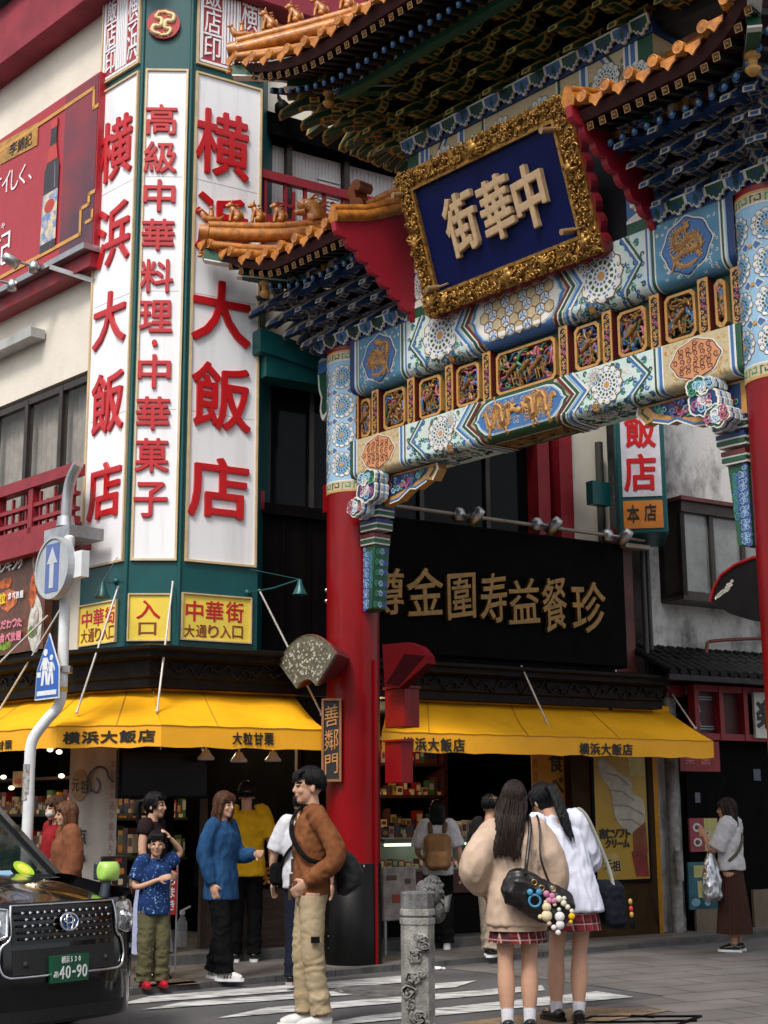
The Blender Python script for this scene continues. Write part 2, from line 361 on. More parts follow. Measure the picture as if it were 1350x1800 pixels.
# ---------------------------------------------------------------- the corner restaurant
def grid_wall(mb, u0, u1, z0, z1, d0, d1, holes, m=0):
    us = sorted({u0, u1, *[h[0] for h in holes], *[h[1] for h in holes]}); zs = sorted({z0, z1, *[h[2] for h in holes], *[h[3] for h in holes]})
    us = [x for x in us if u0 <= x <= u1]; zs = [x for x in zs if z0 <= x <= z1]
    for i in range(len(us) - 1):
        for j in range(len(zs) - 1):
            cu, cz = (us[i] + us[i + 1]) / 2, (zs[j] + zs[j + 1]) / 2
            if any(h[0] < cu < h[1] and h[2] < cz < h[3] for h in holes): continue
            P = [(us[i], zs[j]), (us[i + 1], zs[j]), (us[i + 1], zs[j + 1]), (us[i], zs[j + 1])]
            mb.face([(a, d0, b) for a, b in P], m); mb.face([(a, d1, b) for a, b in P[::-1]], m)
    for h in holes:
        a0, a1, b0, b1 = h
        mb.face([(a0, d0, b0), (a0, d1, b0), (a0, d1, b1), (a0, d0, b1)], m); mb.face([(a1, d0, b0), (a1, d0, b1), (a1, d1, b1), (a1, d1, b0)], m)
        mb.face([(a0, d0, b1), (a0, d1, b1), (a1, d1, b1), (a1, d0, b1)], m); mb.face([(a0, d0, b0), (a1, d0, b0), (a1, d1, b0), (a0, d1, b0)], m)
def shift(mb, fr_from, fr_to):
    mb.v = [tuple(fr_to.loc(fr_from.M @ Vector(p))) for p in mb.v]; return mb
# one thing; everything is built in frame A, pieces of the left facade are carried over from frame B
BT = thing('corner_restaurant', 'cream corner restaurant with red band, dark shopfront and yellow awnings wrapping its corner', 'building', FA, (-6.6, 0, 0))
AE = -.55                                    # right end of the building along A
wa = MB(); hA = [(-5.72, -1.32, 3.12, 6.25), (-5.72, -2.4, 7.72, 9.25)]
grid_wall(wa, -6.3, AE, 2.72, 10.4, 0, .28, hA)
wa.face([(AE, 0, 0), (AE, 9, 0), (AE, 9, 14), (AE, 0, 14)])
wb = MB(); hB = [(-9, -1.12, 4.35, 6.24)]
grid_wall(wb, -14, -.35, 2.72, 10.56, 0, .28, hB); shift(wb, FB, FA); wa.add(wb)
part(BT, 'wall', wa, CREAM)
bd = MB(); bd.box(-6.5, AE + .12, -.3, .2, 10.4, 13.5, 0, .02)
q = MB(); q.box(-14, -.1, -.3, .2, 10.5, 13.6, 0, .02); shift(q, FB, FA); bd.add(q); part(BT, 'roof_band', bd, BANDRED)
sl = MB(); q = MB(); q.box(-14, -.3, -.42, -.3, 11.3, 11.5); q.box(-14, -.3, -.2, .2, 13.6, 14)
for i in range(26): q.box(-4.9 - i * .16, -4.86 - i * .16, -.36, -.32, 11.75, 13.5)
shift(q, FB, FA); sl.add(q); part(BT, 'roof_rail', sl, TEAL)
bs = MB(); q = MB(); q.box(-9, -.8, -.02, .34, 4.35, 4.4); q.box(-9, -1.0, -.45, 0, 4.2, 4.42); shift(q, FB, FA); bs.add(q); part(BT, 'balcony_slab', bs, LACQ)
def window(fr, u0, u1, z0, z1, d, n, parent, glass=GLASSD, frm=BRNFR, fw=.06, rails=(), blind=None):
    f = MB(); f.box(u0, u1, d, d + .07, z1 - fw, z1); f.box(u0, u1, d, d + .07, z0, z0 + fw)
    for i in range(n + 1):
        x = u0 + (u1 - u0) * i / n; f.box(max(u0, x - fw / 2), min(u1, x + fw / 2), d - .004, d + .074, z0 + .01, z1 - .01)
    for r in rails: f.box(u0, u1, d + .01, d + .06, r, r + fw * .7)
    if fr is not FA: shift(f, fr, FA)
    p = part(parent, 'window', f, frm); g = MB(); g.face([(u0, d + .04, z0), (u1, d + .04, z0), (u1, d + .04, z1), (u0, d + .04, z1)])
    if fr is not FA: shift(g, fr, FA)
    part(p, 'pane', g, glass)
    if blind:
        g = MB(); k = 14
        for i in range(n):
            a, c = u0 + (u1 - u0) * i / n, u0 + (u1 - u0) * (i + 1) / n
            V = [(a + (c - a) * j / k, d + .16 + (.025 if j % 2 else 0), z) for j in range(k + 1) for z in (z0, z1)]
            g.raw(V, [(2 * j, 2 * j + 2, 2 * j + 3, 2 * j + 1) for j in range(k)])
        if fr is not FA: shift(g, fr, FA)
        part(p, 'curtain', g, blind)
    return p
CLEAR = mat('window_glass', (.10, .11, .11), .05, var=.05, spec=.5, alpha=.22)
CURT = mat('grey_curtain', (.42, .39, .34), .85, var=.12)
window(FB, -3.4, -1.15, 4.5, 6.2, .02, 3, BT, CLEAR, BRNFR, .07, blind=CURT); window(FB, -5.6, -3.4, 4.5, 6.2, .02, 3, BT, CLEAR, BRNFR, .07, blind=CURT)
for a, c in ((-5.7, -5.2), (-5.2, -4.66), (-4.66, -4.1), (-4.1, -3.2), (-3.2, -2.25), (-2.25, -1.34)): window(FA, a, c, 4.72, 6.22, .22, 1, BT, GLASSD, BRNFR, .06)
SHUT = mat('white_shutter', (.60, .60, .60), .55, var=.05)
for i, (a, c) in enumerate(((-5.7, -5.05), (-4.98, -4.3), (-4.22, -3.4), (-3.35, -2.5))):
    f = MB(); f.box(a, c, .2, .24, 7.75, 8.98)
    for k in range(14): x = a + .03 + (c - a - .06) * k / 14; f.box(x, x + (c - a) / 40, .19, .2, 7.78, 8.95)
    if i == 1:
        for k in range(9): f.box(c - .32, c - .03, .175, .19, 8.3 + k * .05, 8.325 + k * .05)
    part(BT, 'window_shutter', f, SHUT)
    f = MB(); f.box(a - .07, a, .12, .3, 7.72, 9.25); part(BT, 'mullion', f, BRNFR)
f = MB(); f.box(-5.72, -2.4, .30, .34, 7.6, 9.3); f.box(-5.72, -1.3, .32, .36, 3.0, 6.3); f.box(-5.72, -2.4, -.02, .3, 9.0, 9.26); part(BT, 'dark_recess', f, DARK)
f = MB()
for z in (8.42, 7.9): f.box(-5.75, -2.3, -.16, -.08, z - .05, z + .05)
for k in range(14):
    x = -5.7 + k * .25; f.box(x - .018, x + .018, -.14, -.10, 7.4, 8.4)
    if k % 2 == 0: f.box(x - .11, x + .11, -.135, -.105, 8.1, 8.135); f.box(x + .09, x + .125, -.135, -.105, 7.95, 8.3)
part(BT, 'lattice_railing', f, LACQ)
# balcony railing of the left facade
q = MB(); q.box(-9, -.85, -.42, -.28, 4.93, 5.05); q.box(-9, -.85, -.40, -.31, 4.42, 4.5); q.box(-9, -.85, -.39, -.32, 4.72, 4.76); q.box(-9, -.85, -.39, -.32, 4.56, 4.6)
for k in range(28):
    x = -1.0 - k * .145; big = k % 5 == 0; h = .045 if big else .014; q.box(x - h, x + h, -.40 if big else -.37, -.31 if big else -.34, 4.44, 4.95 if big else 4.88 - .1 * (k % 2))
shift(q, FB, FA); part(BT, 'balcony_railing', q, LACQ)
# second-floor wooden shutters between tower and gate, red posts
f = MB(); f.box(-5.45, -4.2, .0, .12, 3.12, 4.7)
for k in range(5): f.box(-5.45 + k * .31, -5.42 + k * .31, -.02, .0, 3.12, 4.7)
f.box(-5.5, -4.1, -.06, .1, 4.62, 4.74); part(BT, 'wooden_shutter', f, BLKWOOD)
f = MB(); f.box(-5.66, -5.47, -.05, .1, 3.12, 4.75); f.box(-5.62, -5.38, -.06, -.02, 4.66, 4.86); part(BT, 'red_post', f, mat('red_post_paint', (.30, .008, .016), .5, var=.12)); f = MB(); f.box(-1.36, -1.16, -.05, .2, 3.0, 6.6); part(BT, 'red_post', f, MATS['red_post_paint']); f = MB(); f.box(-1.62, -1.44, .05, .26, 3.0, 6.6); part(BT, 'red_post', f, MATS['red_post_paint'])
f = MB(); f.ext([(-5.6, 6.55), (-4.2, 6.32), (-4.2, 6.10), (-5.6, 6.3)], lambda x, y, h: (x, -h, y), .0, .35); f.box(-5.5, -4.4, -.3, -.02, 6.05, 6.28); part(BT, 'canopy', f, TEAL)
# dark carved cornice above the shop front, wrapping the corner
def wrap(prof, mb, m=0, uA1=AE + .45, uB1=-14, uA0=-6.80, uBk=-.72):
    """sweep a profile of (offset, z) along facade A, round the corner and along facade B (frame A coordinates)"""
    P = []
    for o, z in prof:
        s = (o - .5); a = FA.w(uA0 - .35 * s, -o, z); bb = FB.w(uBk + .72 * s, -o, z)
        P.append([FA.loc(FA.w(uA1, -o, z)), FA.loc(a), FA.loc(bb), FA.loc(FB.w(uB1, -o, z))])
    n = len(prof)
    for i in range(n):
        j = (i + 1) % n
        for k in range(3): mb.face([P[i][k], P[i][k + 1], P[j][k + 1], P[j][k]], m)
    mb.face([p[0] for p in P], m); return mb
f = wrap([(.05, 2.72), (.30, 2.72), (.30, 2.80), (.33, 2.82), (.33, 2.97), (.46, 3.0), (.46, 3.05), (.52, 3.07), (.52, 3.10), (.0, 3.18)], MB()); part(BT, 'cornice', f, mat('cornice_wood', (.008, .0055, .0045), .55, spec=.15, var=.3, bump=.5, bscale=18))
rnd = random.Random(3); f = MB()
for k in range(64):
    u = -6.7 + k * .105; z = 2.9 + .03 * math.sin(k * 1.3); q = spline([(u, -.335, z), (u + .05, -.35, z + .045 * (1 if k % 2 else -1)), (u + .1, -.345, z), (u + .07, -.35, z - .02)], 3); f.tube(q, .012, 5)
q = MB()
for k in range(20):
    u = -1.0 - k * .105; z = 2.9 + .03 * math.sin(k * 1.7); q.tube(spline([(u, -.335, z), (u - .05, -.35, z + .045 * (1 if k % 2 else -1)), (u - .1, -.345, z)], 3), .012, 5)
part(BT, 'cornice_carving', f, mat('carved_wood', (.014, .010, .008), .5, spec=.2, var=.3)); part(BT, 'cornice_carving', shift(q, FB, FA), MATS['carved_wood'])
# ground floor: piers, recess walls, ceiling, floor, threshold
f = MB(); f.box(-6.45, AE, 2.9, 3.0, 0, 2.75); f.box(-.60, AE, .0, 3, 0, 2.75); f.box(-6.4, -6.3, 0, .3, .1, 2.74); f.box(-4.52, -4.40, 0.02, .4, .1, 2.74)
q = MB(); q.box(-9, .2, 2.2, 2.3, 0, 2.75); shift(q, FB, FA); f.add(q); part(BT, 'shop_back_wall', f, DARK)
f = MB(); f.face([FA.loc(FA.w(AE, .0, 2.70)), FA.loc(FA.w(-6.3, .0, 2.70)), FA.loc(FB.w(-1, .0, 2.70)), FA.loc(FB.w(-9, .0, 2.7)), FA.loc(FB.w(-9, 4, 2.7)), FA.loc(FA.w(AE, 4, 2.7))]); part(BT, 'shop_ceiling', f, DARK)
f = MB(); f.box(-6.35, -1.35, -.1, 2.9, .0, .2, 0, .01); part(BT, 'threshold', f, KERB)
OCH = mat("ochre_wall", (.045, .024, .010), .8, var=.15, spec=.1)
f = MB(); f.box(-1.32, -.06, -.05, .1, .1, 2.72); f.box(-1.36, -1.30, -.08, .1, .1, 2.72); part(BT, 'poster_wall', f, OCH)
f = MB(); f.box(AE - .02, AE + .30, -.05, .15, 2.9, 4.95, 0, .01); f.box(AE + .02, AE + .36, .0, .2, 0.1, 2.9); part(BT, 'corner_boxing', f, BRICKRED)
f = MB()
for dx, r_ in ((-.22, .05), (.42, .035), (.50, .03)): f.tube([(AE + dx, -.1, 2.5), (AE + dx, -.1, 6.0)], r_, 10)
part(BT, 'drainpipe', f, mat('brown_pipe', (.05, .045, .042), .5, var=.2))
f = MB(); f.box(-1.05, -.62, -.10, .05, 3.12, 3.75); part(BT, 'cable_box', f, CREAM)
q = MB(); q.tube(spline([(-.62, -.5, 4.98), (-.74, -.5, 4.86), (-.80, -.5, 4.7), (-.82, -.5, 4.42)], 5), .055, 14); q.tube([(-.82, -.5, 4.46), (-.82, -.5, 4.36)], [.085, .095], 14); q.box(-1.06, -.58, -.60, -.2, 4.22, 4.34)
shift(q, FB, FA); part(BT, 'vent_duct', q, mat('galvanised', (.55, .56, .58), .35, .9, var=.15))
q = MB(); gu_, gz_ = FB.px(54, 590, -.2); q.box(-5, gu_, -.2, -.02, gz_, gz_ + .11); shift(q, FB, FA); part(BT, 'gutter_box', q, mat('pale_metal', (.5, .5, .48), .5, .3, var=.1))
# flood lamp under the upper cornice
f = MB(); uu, zz = FA.px(496, 188, -.1); f.lathe([(0, 0), (.05, .0), (.085, .05), (.085, .12), (.03, .18)], 14, (uu, -.1, zz - .1)); f.bar((uu, -.1, zz + .05), (uu, .1, zz + .3), .03); part(BT, 'flood_lamp', f, BLACK)
# ---------------------------------------------------------------- teal tower sign on the corner
T0, T1, T2, T3 = [(x * 1.035, y * 1.035) for x, y in ((-3.06, 14.15), (-2.50, 13.60), (-1.99, 13.62), (-1.27, 14.06))]
FTL = Fr(*T0, T1[0] - T0[0], T1[1] - T0[1]); FTM = Fr(*T1, T2[0] - T1[0], T2[1] - T1[1]); FTR = Fr(*T2, T3[0] - T2[0], T3[1] - T2[1])
LL, LM, LR = (Vector(T1) - Vector(T0)).length, (Vector(T2) - Vector(T1)).length, (Vector(T3) - Vector(T2)).length
TB = (-2.2, 14.2, 3.1)
tw = thing('tower_sign', 'tall white and teal tower sign with big red characters on the restaurant corner', 'sign', W0, TB)
f = MB(); oc = [T0, T1, T2, T3, (-1.245, 15.0), (-2.4, 15.1), (-3.02, 15.0)]
zt, zb = 10.7, 3.10
f.ext(oc, lambda x, y, h: (x, y, h), zb, zt)
for p in (T1, T2): f.tube([(p[0], p[1], zb), (p[0], p[1], zt)], .022, 8)
f.v = f.v; part(tw, 'casing', f, TEAL)
def toW(mb, fr): mb.v = [tuple(fr.M @ Vector(p)) for p in mb.v]; return mb
def rect(fr, tl, tr, br, bl, d=0):
    P = [fr.px(*p, d) for p in (tl, tr, br, bl)]; return ((P[0][0] + P[3][0]) / 2, (P[1][0] + P[2][0]) / 2, (P[2][1] + P[3][1]) / 2, (P[0][1] + P[1][1]) / 2)
def framed(t, fr, u0, u1, z0, z1, mpanel, name, fw=.022, pd=.012, fd=.032, lab=None, mfr=None):
    g = MB(); g.box(u0, u1, -pd, .0, z0, z1); toW(g, fr); p = part(t, name, g, mpanel, lab)
    g = MB(); g.box(u0 - fw, u1 + fw, -fd, -.002, z1, z1 + fw); g.box(u0 - fw, u1 + fw, -fd, -.002, z0 - fw, z0); g.box(u0 - fw, u0, -fd, -.003, z0, z1); g.box(u1, u1 + fw, -fd, -.003, z0, z1); toW(g, fr)
    part(p, 'frame', g, mfr or CREAMFR); return p
zp0, zp1 = FTR.px(330, 975)[1] - .05, FTR.px(340, 128)[1]
pr = framed(tw, FTR, .07, LR - .05, zp0, zp1, WHITE, 'panel'); pm = framed(tw, FTM, .06, LM - .05, zp0, zp1, WHITE, 'panel'); pl = framed(tw, FTL, .05, LL - .06, zp0, zp1, WHITE, 'panel')
def chars(t, fr, spec, mt, d=-.012, depth=.03, bold=.016, name='lettering', bev=0.0, world=True, lab=None, slant=0.0, sq=1.0):
    g = MB(); fm = face_map(d)
    for ch, x0, x1, y0, y1 in spec:
        xc, yc = (x0 + x1) / 2, (y0 + y1) / 2; a, b = fr.px(x0, yc, d)[0], fr.px(x1, yc, d)[0]; z1_, z0_ = fr.px(xc, y0, d)[1], fr.px(xc, y1, d)[1]
        put(g, ch, fm, (a + b) / 2, (z0_ + z1_) / 2, (b - a) * sq, (z1_ - z0_) * sq, depth, bold, bev, fit=True, slant=slant)
    if world: toW(g, fr)
    return part(t, name, g, mt, lab)
chars(pr, FTR, [('横', 343, 437, 198, 312), ('浜', 341, 437, 345, 450), ('大', 335, 440, 495, 606), ('飯', 336, 440, 640, 757), ('店', 329, 436, 805, 912)], RED)
chars(pl, FTL, [('横', 176, 236, 206, 318), ('浜', 171, 232, 357, 470), ('大', 165, 225, 510, 612), ('飯', 162, 221, 650, 765), ('店', 155, 216, 810, 916)], RED, sq=.93, bold=.013)
xs = lambda y: 284 - (y - 185) * 20 / 700
chars(pm, FTM, [(c, xs(y0) - w_, xs(y0) + w_, y0, y1) for c, y0, y1, w_ in (('高', 185, 238, 28), ('級', 250, 305, 29), ('中', 317, 373, 28), ('華', 386, 441, 29), ('料', 457, 515, 29), ('理', 529, 585, 29), ('・', 598, 610, 5), ('中', 624, 683, 29), ('華', 698, 756, 30), ('菓', 771, 831, 30), ('子', 848, 910, 30))], RED, bold=.015)
g = MB()
for fr, L_ in ((FTL, LL), (FTM, LM), (FTR, LR)):
    h = MB()
    for z in (zp0 + (zp1 - zp0) * .29, zp0 + (zp1 - zp0) * .53, zp0 + (zp1 - zp0) * .77): h.box(.07, L_ - .07, -.0135, -.011, z, z + .006)
    g.add(toW(h, fr))
part(tw, 'panel_joints', g, mat('joint_grey', (.45, .45, .46), .5))
# carved seal panels at the top
def seal(fr, L_, z0, z1, side):
    p = framed(tw, fr, .07, L_ - .06, z0, z1, DRED, 'seal_panel', mfr=CREAMFR); g = MB(); u0, u1 = .07, L_ - .06; W_, H_ = u1 - u0, z1 - z0
    fm = lambda x, y, h: (u0 + x * W_, -.012 - h, z0 + y * H_)
    def st(x0, y0, x1, y1, w_=.020):
        if abs(x1 - x0) * W_ > abs(y1 - y0) * H_: q = [(x0, y0 - w_), (x1, y0 - w_), (x1, y0 + w_), (x0, y0 + w_)]
        else: q = [(x0 - w_, y0), (x0 + w_, y0), (x0 + w_, y1), (x0 - w_, y1)]
        g.ext(q, fm, 0, .012, back=False)
    for a in (.03, .97): st(a, .02, a, .98, .013); st(.02, a, .98, a, .013)
    for c0, txt in ((.06, '飯店印'), (.40, '大'), (.66, '横浜')):                     # vertical script columns, read right to left
        wd = .30 if c0 != .40 else .22; x0, x1 = c0 + .015, c0 + wd
        if txt == '大':
            for k in range(5): x = x0 + (x1 - x0) * k / 4; st(x, .06, x, .94 if k % 2 else .88, .016)
            st(x0, .92, x1, .92, .018)
        else:
            n = len(txt)
            for i, ch in enumerate(txt): put(g, ch, fm, (x0 + x1) / 2, .95 - (i + .5) * .9 / n, (x1 - x0) * .9, .80 / n, .012, 0.0, fit=True)
            for i in range(n):
                for dy in (.0,): st(x0, .95 - (i + dy) * .9 / n, x1, .95 - (i + dy) * .9 / n, .010)
            for xx in (x0 - .02, x1 + .02): st(xx, .06, xx, .94, .010)
    toW(g, fr); part(p, 'seal_script', g, WHITE)
zs0 = FTR.px(340, 108)[1]
seal(FTR, LR, zs0, zt - .12, 1); seal(FTL, LL, zs0, zt - .12, -1)
# round red emblem with two curled gold dragons
uu, zz = FTM.px(288, 45); rr = .178
g = MB(); ang = [2 * math.pi * k / 40 for k in range(40)]
g.ext([(uu + rr * math.cos(a), zz + rr * math.sin(a)) for a in ang], lambda x, y, h: (x, -h, y), 0, .04); toW(g, FTM); em = part(tw, 'emblem', g, mat('emblem_red', (.42, .012, .015), .3, var=.05))
GOLDP = mat('gold_print', (.74, .50, .17), .4, var=.12)
g = MB(); rnd = random.Random(5)
for sg in (1, -1):
    body = spline([(.03, .13, 0), (.11, .10, 0), (.10, .03, 0), (.03, .03, 0), (.02, -.05, 0), (.08, -.07, 0), (.05, -.13, 0), (-.04, -.14, 0)], 6)
    P = [Vector((uu + sg * p.x, -.046, zz + sg * p.y)) for p in body]; n = len(P)
    g.tube(P, [.026 * (1 - .75 * abs(i / n - .35) ** 1.2) for i in range(n)], 6)
    for i in range(0, n, 2):
        t = (P[min(i + 1, n - 1)] - P[max(i - 1, 0)]).normalized(); s_ = Vector((t.z, 0, -t.x)) * (1 if i % 4 else -1); g.tube([P[i], P[i] + s_ * .035 + t * .01], [.011, .001], 5)
    for k in range(5):
        a = rnd.uniform(0, 6.28); h = P[3] if k < 3 else P[n // 2]; g.tube([h, h + Vector((math.cos(a) * .05, 0, math.sin(a) * .05))], [.01, .001], 5)
toW(g, FTM); part(em, 'dragons', g, mat('emblem_gold', (.85, .66, .34), .45))
# yellow wayfinding panels
for fr, L_, box, rows in ((FTR, LR, ((316, 1045), (440, 1052), (437, 1130), (315, 1122)), (('中華街', 324, 430, 1057, 1093), ('大通り入口', 322, 428, 1099, 1121))),
                     (FTM, LM, ((219, 1047), (299, 1045), (297, 1124), (219, 1126)), (('入', 237, 285, 1055, 1088), ('口', 241, 277, 1094, 1116))),
                     (FTL, LL, ((138, 1072), (206, 1053), (205, 1125), (136, 1138)), (('中華街', 143, 204, 1070, 1100), ('大通り入口', 142, 203, 1103, 1127)))):
    u0, u1, z0, z1 = rect(fr, *box); u0, u1 = max(u0, .04), min(u1, L_ - .035)
    p = framed(tw, fr, u0, u1, z0, z1, YELP, 'entrance_panel', fw=.014); spec = []
    for k, (tx, a, c, y0, y1) in enumerate(rows):
        sl_ = (-8 if fr is FTL else (3 if fr is FTR else 0))
        for i, ch in enumerate(tx):
            w_ = (c - a) / len(tx); yy = sl_ * (i / max(1, len(tx) - 1) - .5) * (1 if fr is FTL else .8); spec.append((ch, a + w_ * i + w_ * .06, a + w_ * (i + 1) - w_ * .06, y0 + yy, y1 + yy))
    big = [s_ for s_ in spec if s_[4] - s_[3] > 26]; sm_ = [s_ for s_ in spec if s_ not in big]
    chars(p, fr, big, RED, depth=.006, bold=.015)
    if sm_: chars(p, fr, sm_, mat('letter_brown', (.26, .05, .012), .5), depth=.006, bold=.012)
# gooseneck sign lamps of the tower
for (x, y), ax, ay in (((180, 1040), 205, 1022), ((527, 1036), 435, 1042)):
    fr = FTL if x < 300 else FTR; p0 = fr.w(*((fr.px(ax, ay)[0]), -.0, fr.px(ax, ay)[1])); p1 = fr.w(fr.px(x, y, -.75)[0], -.75, fr.px(x, y, -.75)[1])
    lt = MB(); d_ = Vector((0, 0, -1)); lt.lathe([(.02, .10), (.03, .05), (.075, -.05), (.078, -.055), (.07, -.05)], 14, tuple(p1)); lt.tube([p0, (p0 + p1) / 2 + Vector((0, 0, .03)), p1 + Vector((0, 0, .1))], .009, 6)
    lt.tube([p0 + Vector((0, 0, .25)), p1 + Vector((0, 0, .1))], .004, 5); lt.ell(p0, .04, .04, .04)
    part(tw, 'sign_lamp', lt, TEAL)
# ---------------------------------------------------------------- red bottle billboard on the left facade
bu0, bu1, bz0, bz1 = -5.2, FB.px(165, 300, -.18)[0] + .02, 7.55, 9.62
bb = thing('billboard', 'red billboard with a dark sauce bottle on the cream wall left of the tower', 'billboard', FB, ((bu0 + bu1) / 2, -.15, bz0))
g = MB(); g.box(bu0, bu1, -.16, -.02, bz0, bz1); bo = part(bb, 'board', g, mat('billboard_red', (.37, .018, .028), .35, var=.04))
def bxy(x, y): return FB.px(x, y, -.165)
g = MB(); xa = bxy(110, 300)[0]; g.box(xa, bu1 - .02, -.165, -.161, bz0 + .02, bz1 - .02); part(bb, 'dark_field', g, mat('maroon_print', (.055, .02, .035), .35, var=.3, scale=.9, col2=(.22, .02, .03)))
g = MB(); fm = face_map(-.168)
def strip(mb, pts, w_, f, h=.003):
    for a, c in zip(pts[:-1], pts[1:]):
        a, c = Vector(a), Vector(c); t = (c - a).normalized(); n_ = Vector((-t.y, t.x)) * w_ / 2; a = a - t * w_ / 2; c = c + t * w_ / 2
        mb.ext([tuple(a - n_), tuple(c - n_), tuple(c + n_), tuple(a + n_)], f, 0, h, back=False)
zt_, zl = bz1 - .16, bz0 + .22
strip(g, [(-4.9, zt_), (bu1 - .1, zt_), (bu1 - .1, zt_ - .25), (bu1 - .02, zt_ - .25)], .045, fm)
strip(g, [(-4.9, zl), (bu1 - .28, zl), (bu1 - .28, zl + .3), (bu1 - .12, zl + .3), (bu1 - .12, zl + .42), (bu1 - .02, zl + .42)], .045, fm); strip(g, [(bu1 - .16, zl + .1), (bu1 - .04, zl + .1), (bu1 - .04, zl + .2)], .04, fm)
part(bb, 'border', g, mat('print_gold', (.62, .30, .06), .4))
g = MB(); pA, pB = bxy(0, 252), bxy(68, 215); pC, pD = bxy(66, 255), bxy(0, 290); g.face([(p[0], -.169, p[1]) for p in (pD, pC, pB, pA)]); part(bb, 'label_plate', g, mat('label_gold', (.50, .25, .03), .35, var=.25, scale=8))
chars(bb, FB, [('李', 17, 30, 250, 272), ('錦', 31, 43, 243, 265), ('記', 44, 56, 236, 258)], INK, d=-.170, depth=.003, world=False)
chars(bb, FB, [('オ', -14, 2, 310, 345), ('イ', 4, 18, 303, 338), ('し', 20, 32, 296, 332), ('く', 34, 45, 291, 325), ('、', 50, 56, 305, 316), ('記', -14, 19, 410, 468), ('キ', 2, 9, 392, 402)], WHITE, d=-.168, depth=.003, bold=.0, world=False)
# bottle, printed flat on the board: a thin outline with label bands
ub, zb0 = bxy(84, 440); ut, zt1 = bxy(102, 207)
bl = MB(); prof = [(.0, .17), (.62, .16), (.70, .10), (.86, .065), (.93, .065), (.935, .075), (1.0, .072)]
fmb = lambda x, y, h: (ub + (ut - ub) * y * .35 + x, -.170 - h, zb0 + (zt1 - zb0) * y)
bl.ext([(-w_, t) for t, w_ in prof][::-1] + [(w_, t) for t, w_ in prof], fmb, 0, .004, back=False); bp_ = part(bb, 'printed_bottle', bl, mat('bottle_dark', (.03, .022, .028), .25, var=.3, scale=3))
g = MB(); g.ext([(-.168, .06), (.168, .06), (.163, .44), (-.163, .44)], fmb, .004, .006, back=False); lb = part(bp_, 'label', g, mat('label_mix', (.62, .50, .32), .4, scale=7, col2=(.12, .22, .42), lo=.42, hi=.56))
g = MB(); g.ext([(-.12, .68), (.12, .68), (.075, .80), (-.075, .80)], fmb, .004, .006, back=False); g.ext([(-.074, .935), (.074, .935), (.07, 1.0), (-.07, 1.0)], fmb, .004, .006, back=False); g.ext([(.11 * math.cos(a), .335 + .05 * math.sin(a)) for a in ang], fmb, .006, .008, back=False); part(bp_, 'red_print', g, mat('print_red2', (.5, .04, .03), .4))
g = MB(); g.ext([(.075, .46), (.10, .46), (.075, .66), (.06, .66)], fmb, .004, .0055, back=False); part(bp_, 'highlight_print', g, mat('print_grey', (.16, .14, .16), .3))
g = MB(); g.box(bu0, bu1 + .03, -.30, -.02, bz0 - .07, bz0 - .002); part(bb, 'ledge', g, ALU); g = MB(); g.box(bu0, bu1, -.2, 0, bz0 - .24, bz0 - .075); part(bb, 'under_band', g, LACQ)
a, c = FB.w(*((FB.px(90, 470, -.3)[0]), -.3, FB.px(90, 470, -.3)[1])), FTL.w(.05, -.0, FTL.px(155, 500)[1])
g = MB(); A_, C_ = FB.loc(a), FB.loc(c); g.bar(A_, C_, .05, .05); part(bb, 'stay_arm', g, STEEL)
for x, y in ((22, 502), (60, 470), (-20, 520)):
    u, z = FB.px(x, y, -.36); g = MB(); g.lathe([(0, -.06), (.055, -.06), (.065, .0), (.045, .07), (0, .08)], 14, (u, -.36, z)); M_ = Vector((u - .08, -.60, z + .04)); g.tube([(u, -.36, z + .02), tuple(M_)], .018, 8)
    hv = MB(); hv.lathe([(0, -.10), (.05, -.10), (.062, -.03), (.062, .09), (.055, .09), (.05, .06), (0, .05)], 14); g.add(hv, Matrix.Translation(M_) @ Matrix.Rotation(R(-125), 4, 'X') @ Matrix.Rotation(R(20), 4, 'Y')); part(bb, 'spotlight', g, ALU)
# ---------------------------------------------------------------- buffet menu board with food pictures
u0, u1, z0, z1 = -4.4, FB.px(78, 1040, -.32)[0], 3.2, 4.38
mb_ = thing('menu_board', 'buffet menu board with food pictures below the red balcony', 'sign', FB, ((u0 + u1) / 2, -.3, z0))
g = MB(); g.box(u0, u1, -.31, -.22, z0, z1); part(mb_, 'board', g, mat('menu_dark', (.05, .02, .012), .4, scale=5, col2=(.16, .05, .02)))
g = MB(); rnd = random.Random(11)
cols = [rgb('food_orange', '#d2691e', scale=20, col2=s2l('#6e2a10')), rgb('food_red', '#8e2318', scale=20, col2=s2l('#d08048')), rgb('food_green', '#8faa2c', scale=25, col2=s2l('#2c4a12')), rgb('food_white', '#d8d4cc', scale=9, col2=s2l('#a09888'))]
def blob(mb, f, cx, cy, rx, ry, m, n=16, h=.003, h0=0.0): mb.ext([(cx + rx * math.cos(a) * rnd.uniform(.85, 1.1), cy + ry * math.sin(a) * rnd.uniform(.85, 1.1)) for a in [2 * math.pi * k / n for k in range(n)]], f, h0, h0 + h, m, back=False)
for (x, y, w_, h_, m) in ((62, 1100, 26, 60, 3), (70, 985, 26, 55, 3), (15, 1055, 40, 22, 1), (20, 965, 45, 16, 2), (10, 1025, 30, 12, 0), (58, 1040, 14, 34, 0), (66, 985, 14, 30, 0), (58, 1110, 20, 14, 2), (64, 1090, 12, 24, 1), (8, 1135, 30, 10, 2)):
    u, z = FB.px(x, y, -.312); blob(g, face_map(-.312), u, z, w_ / 190, h_ / 190, m, h0=.0008 * (len(g.f) % 17))
part(mb_, 'food_pictures', g, cols)
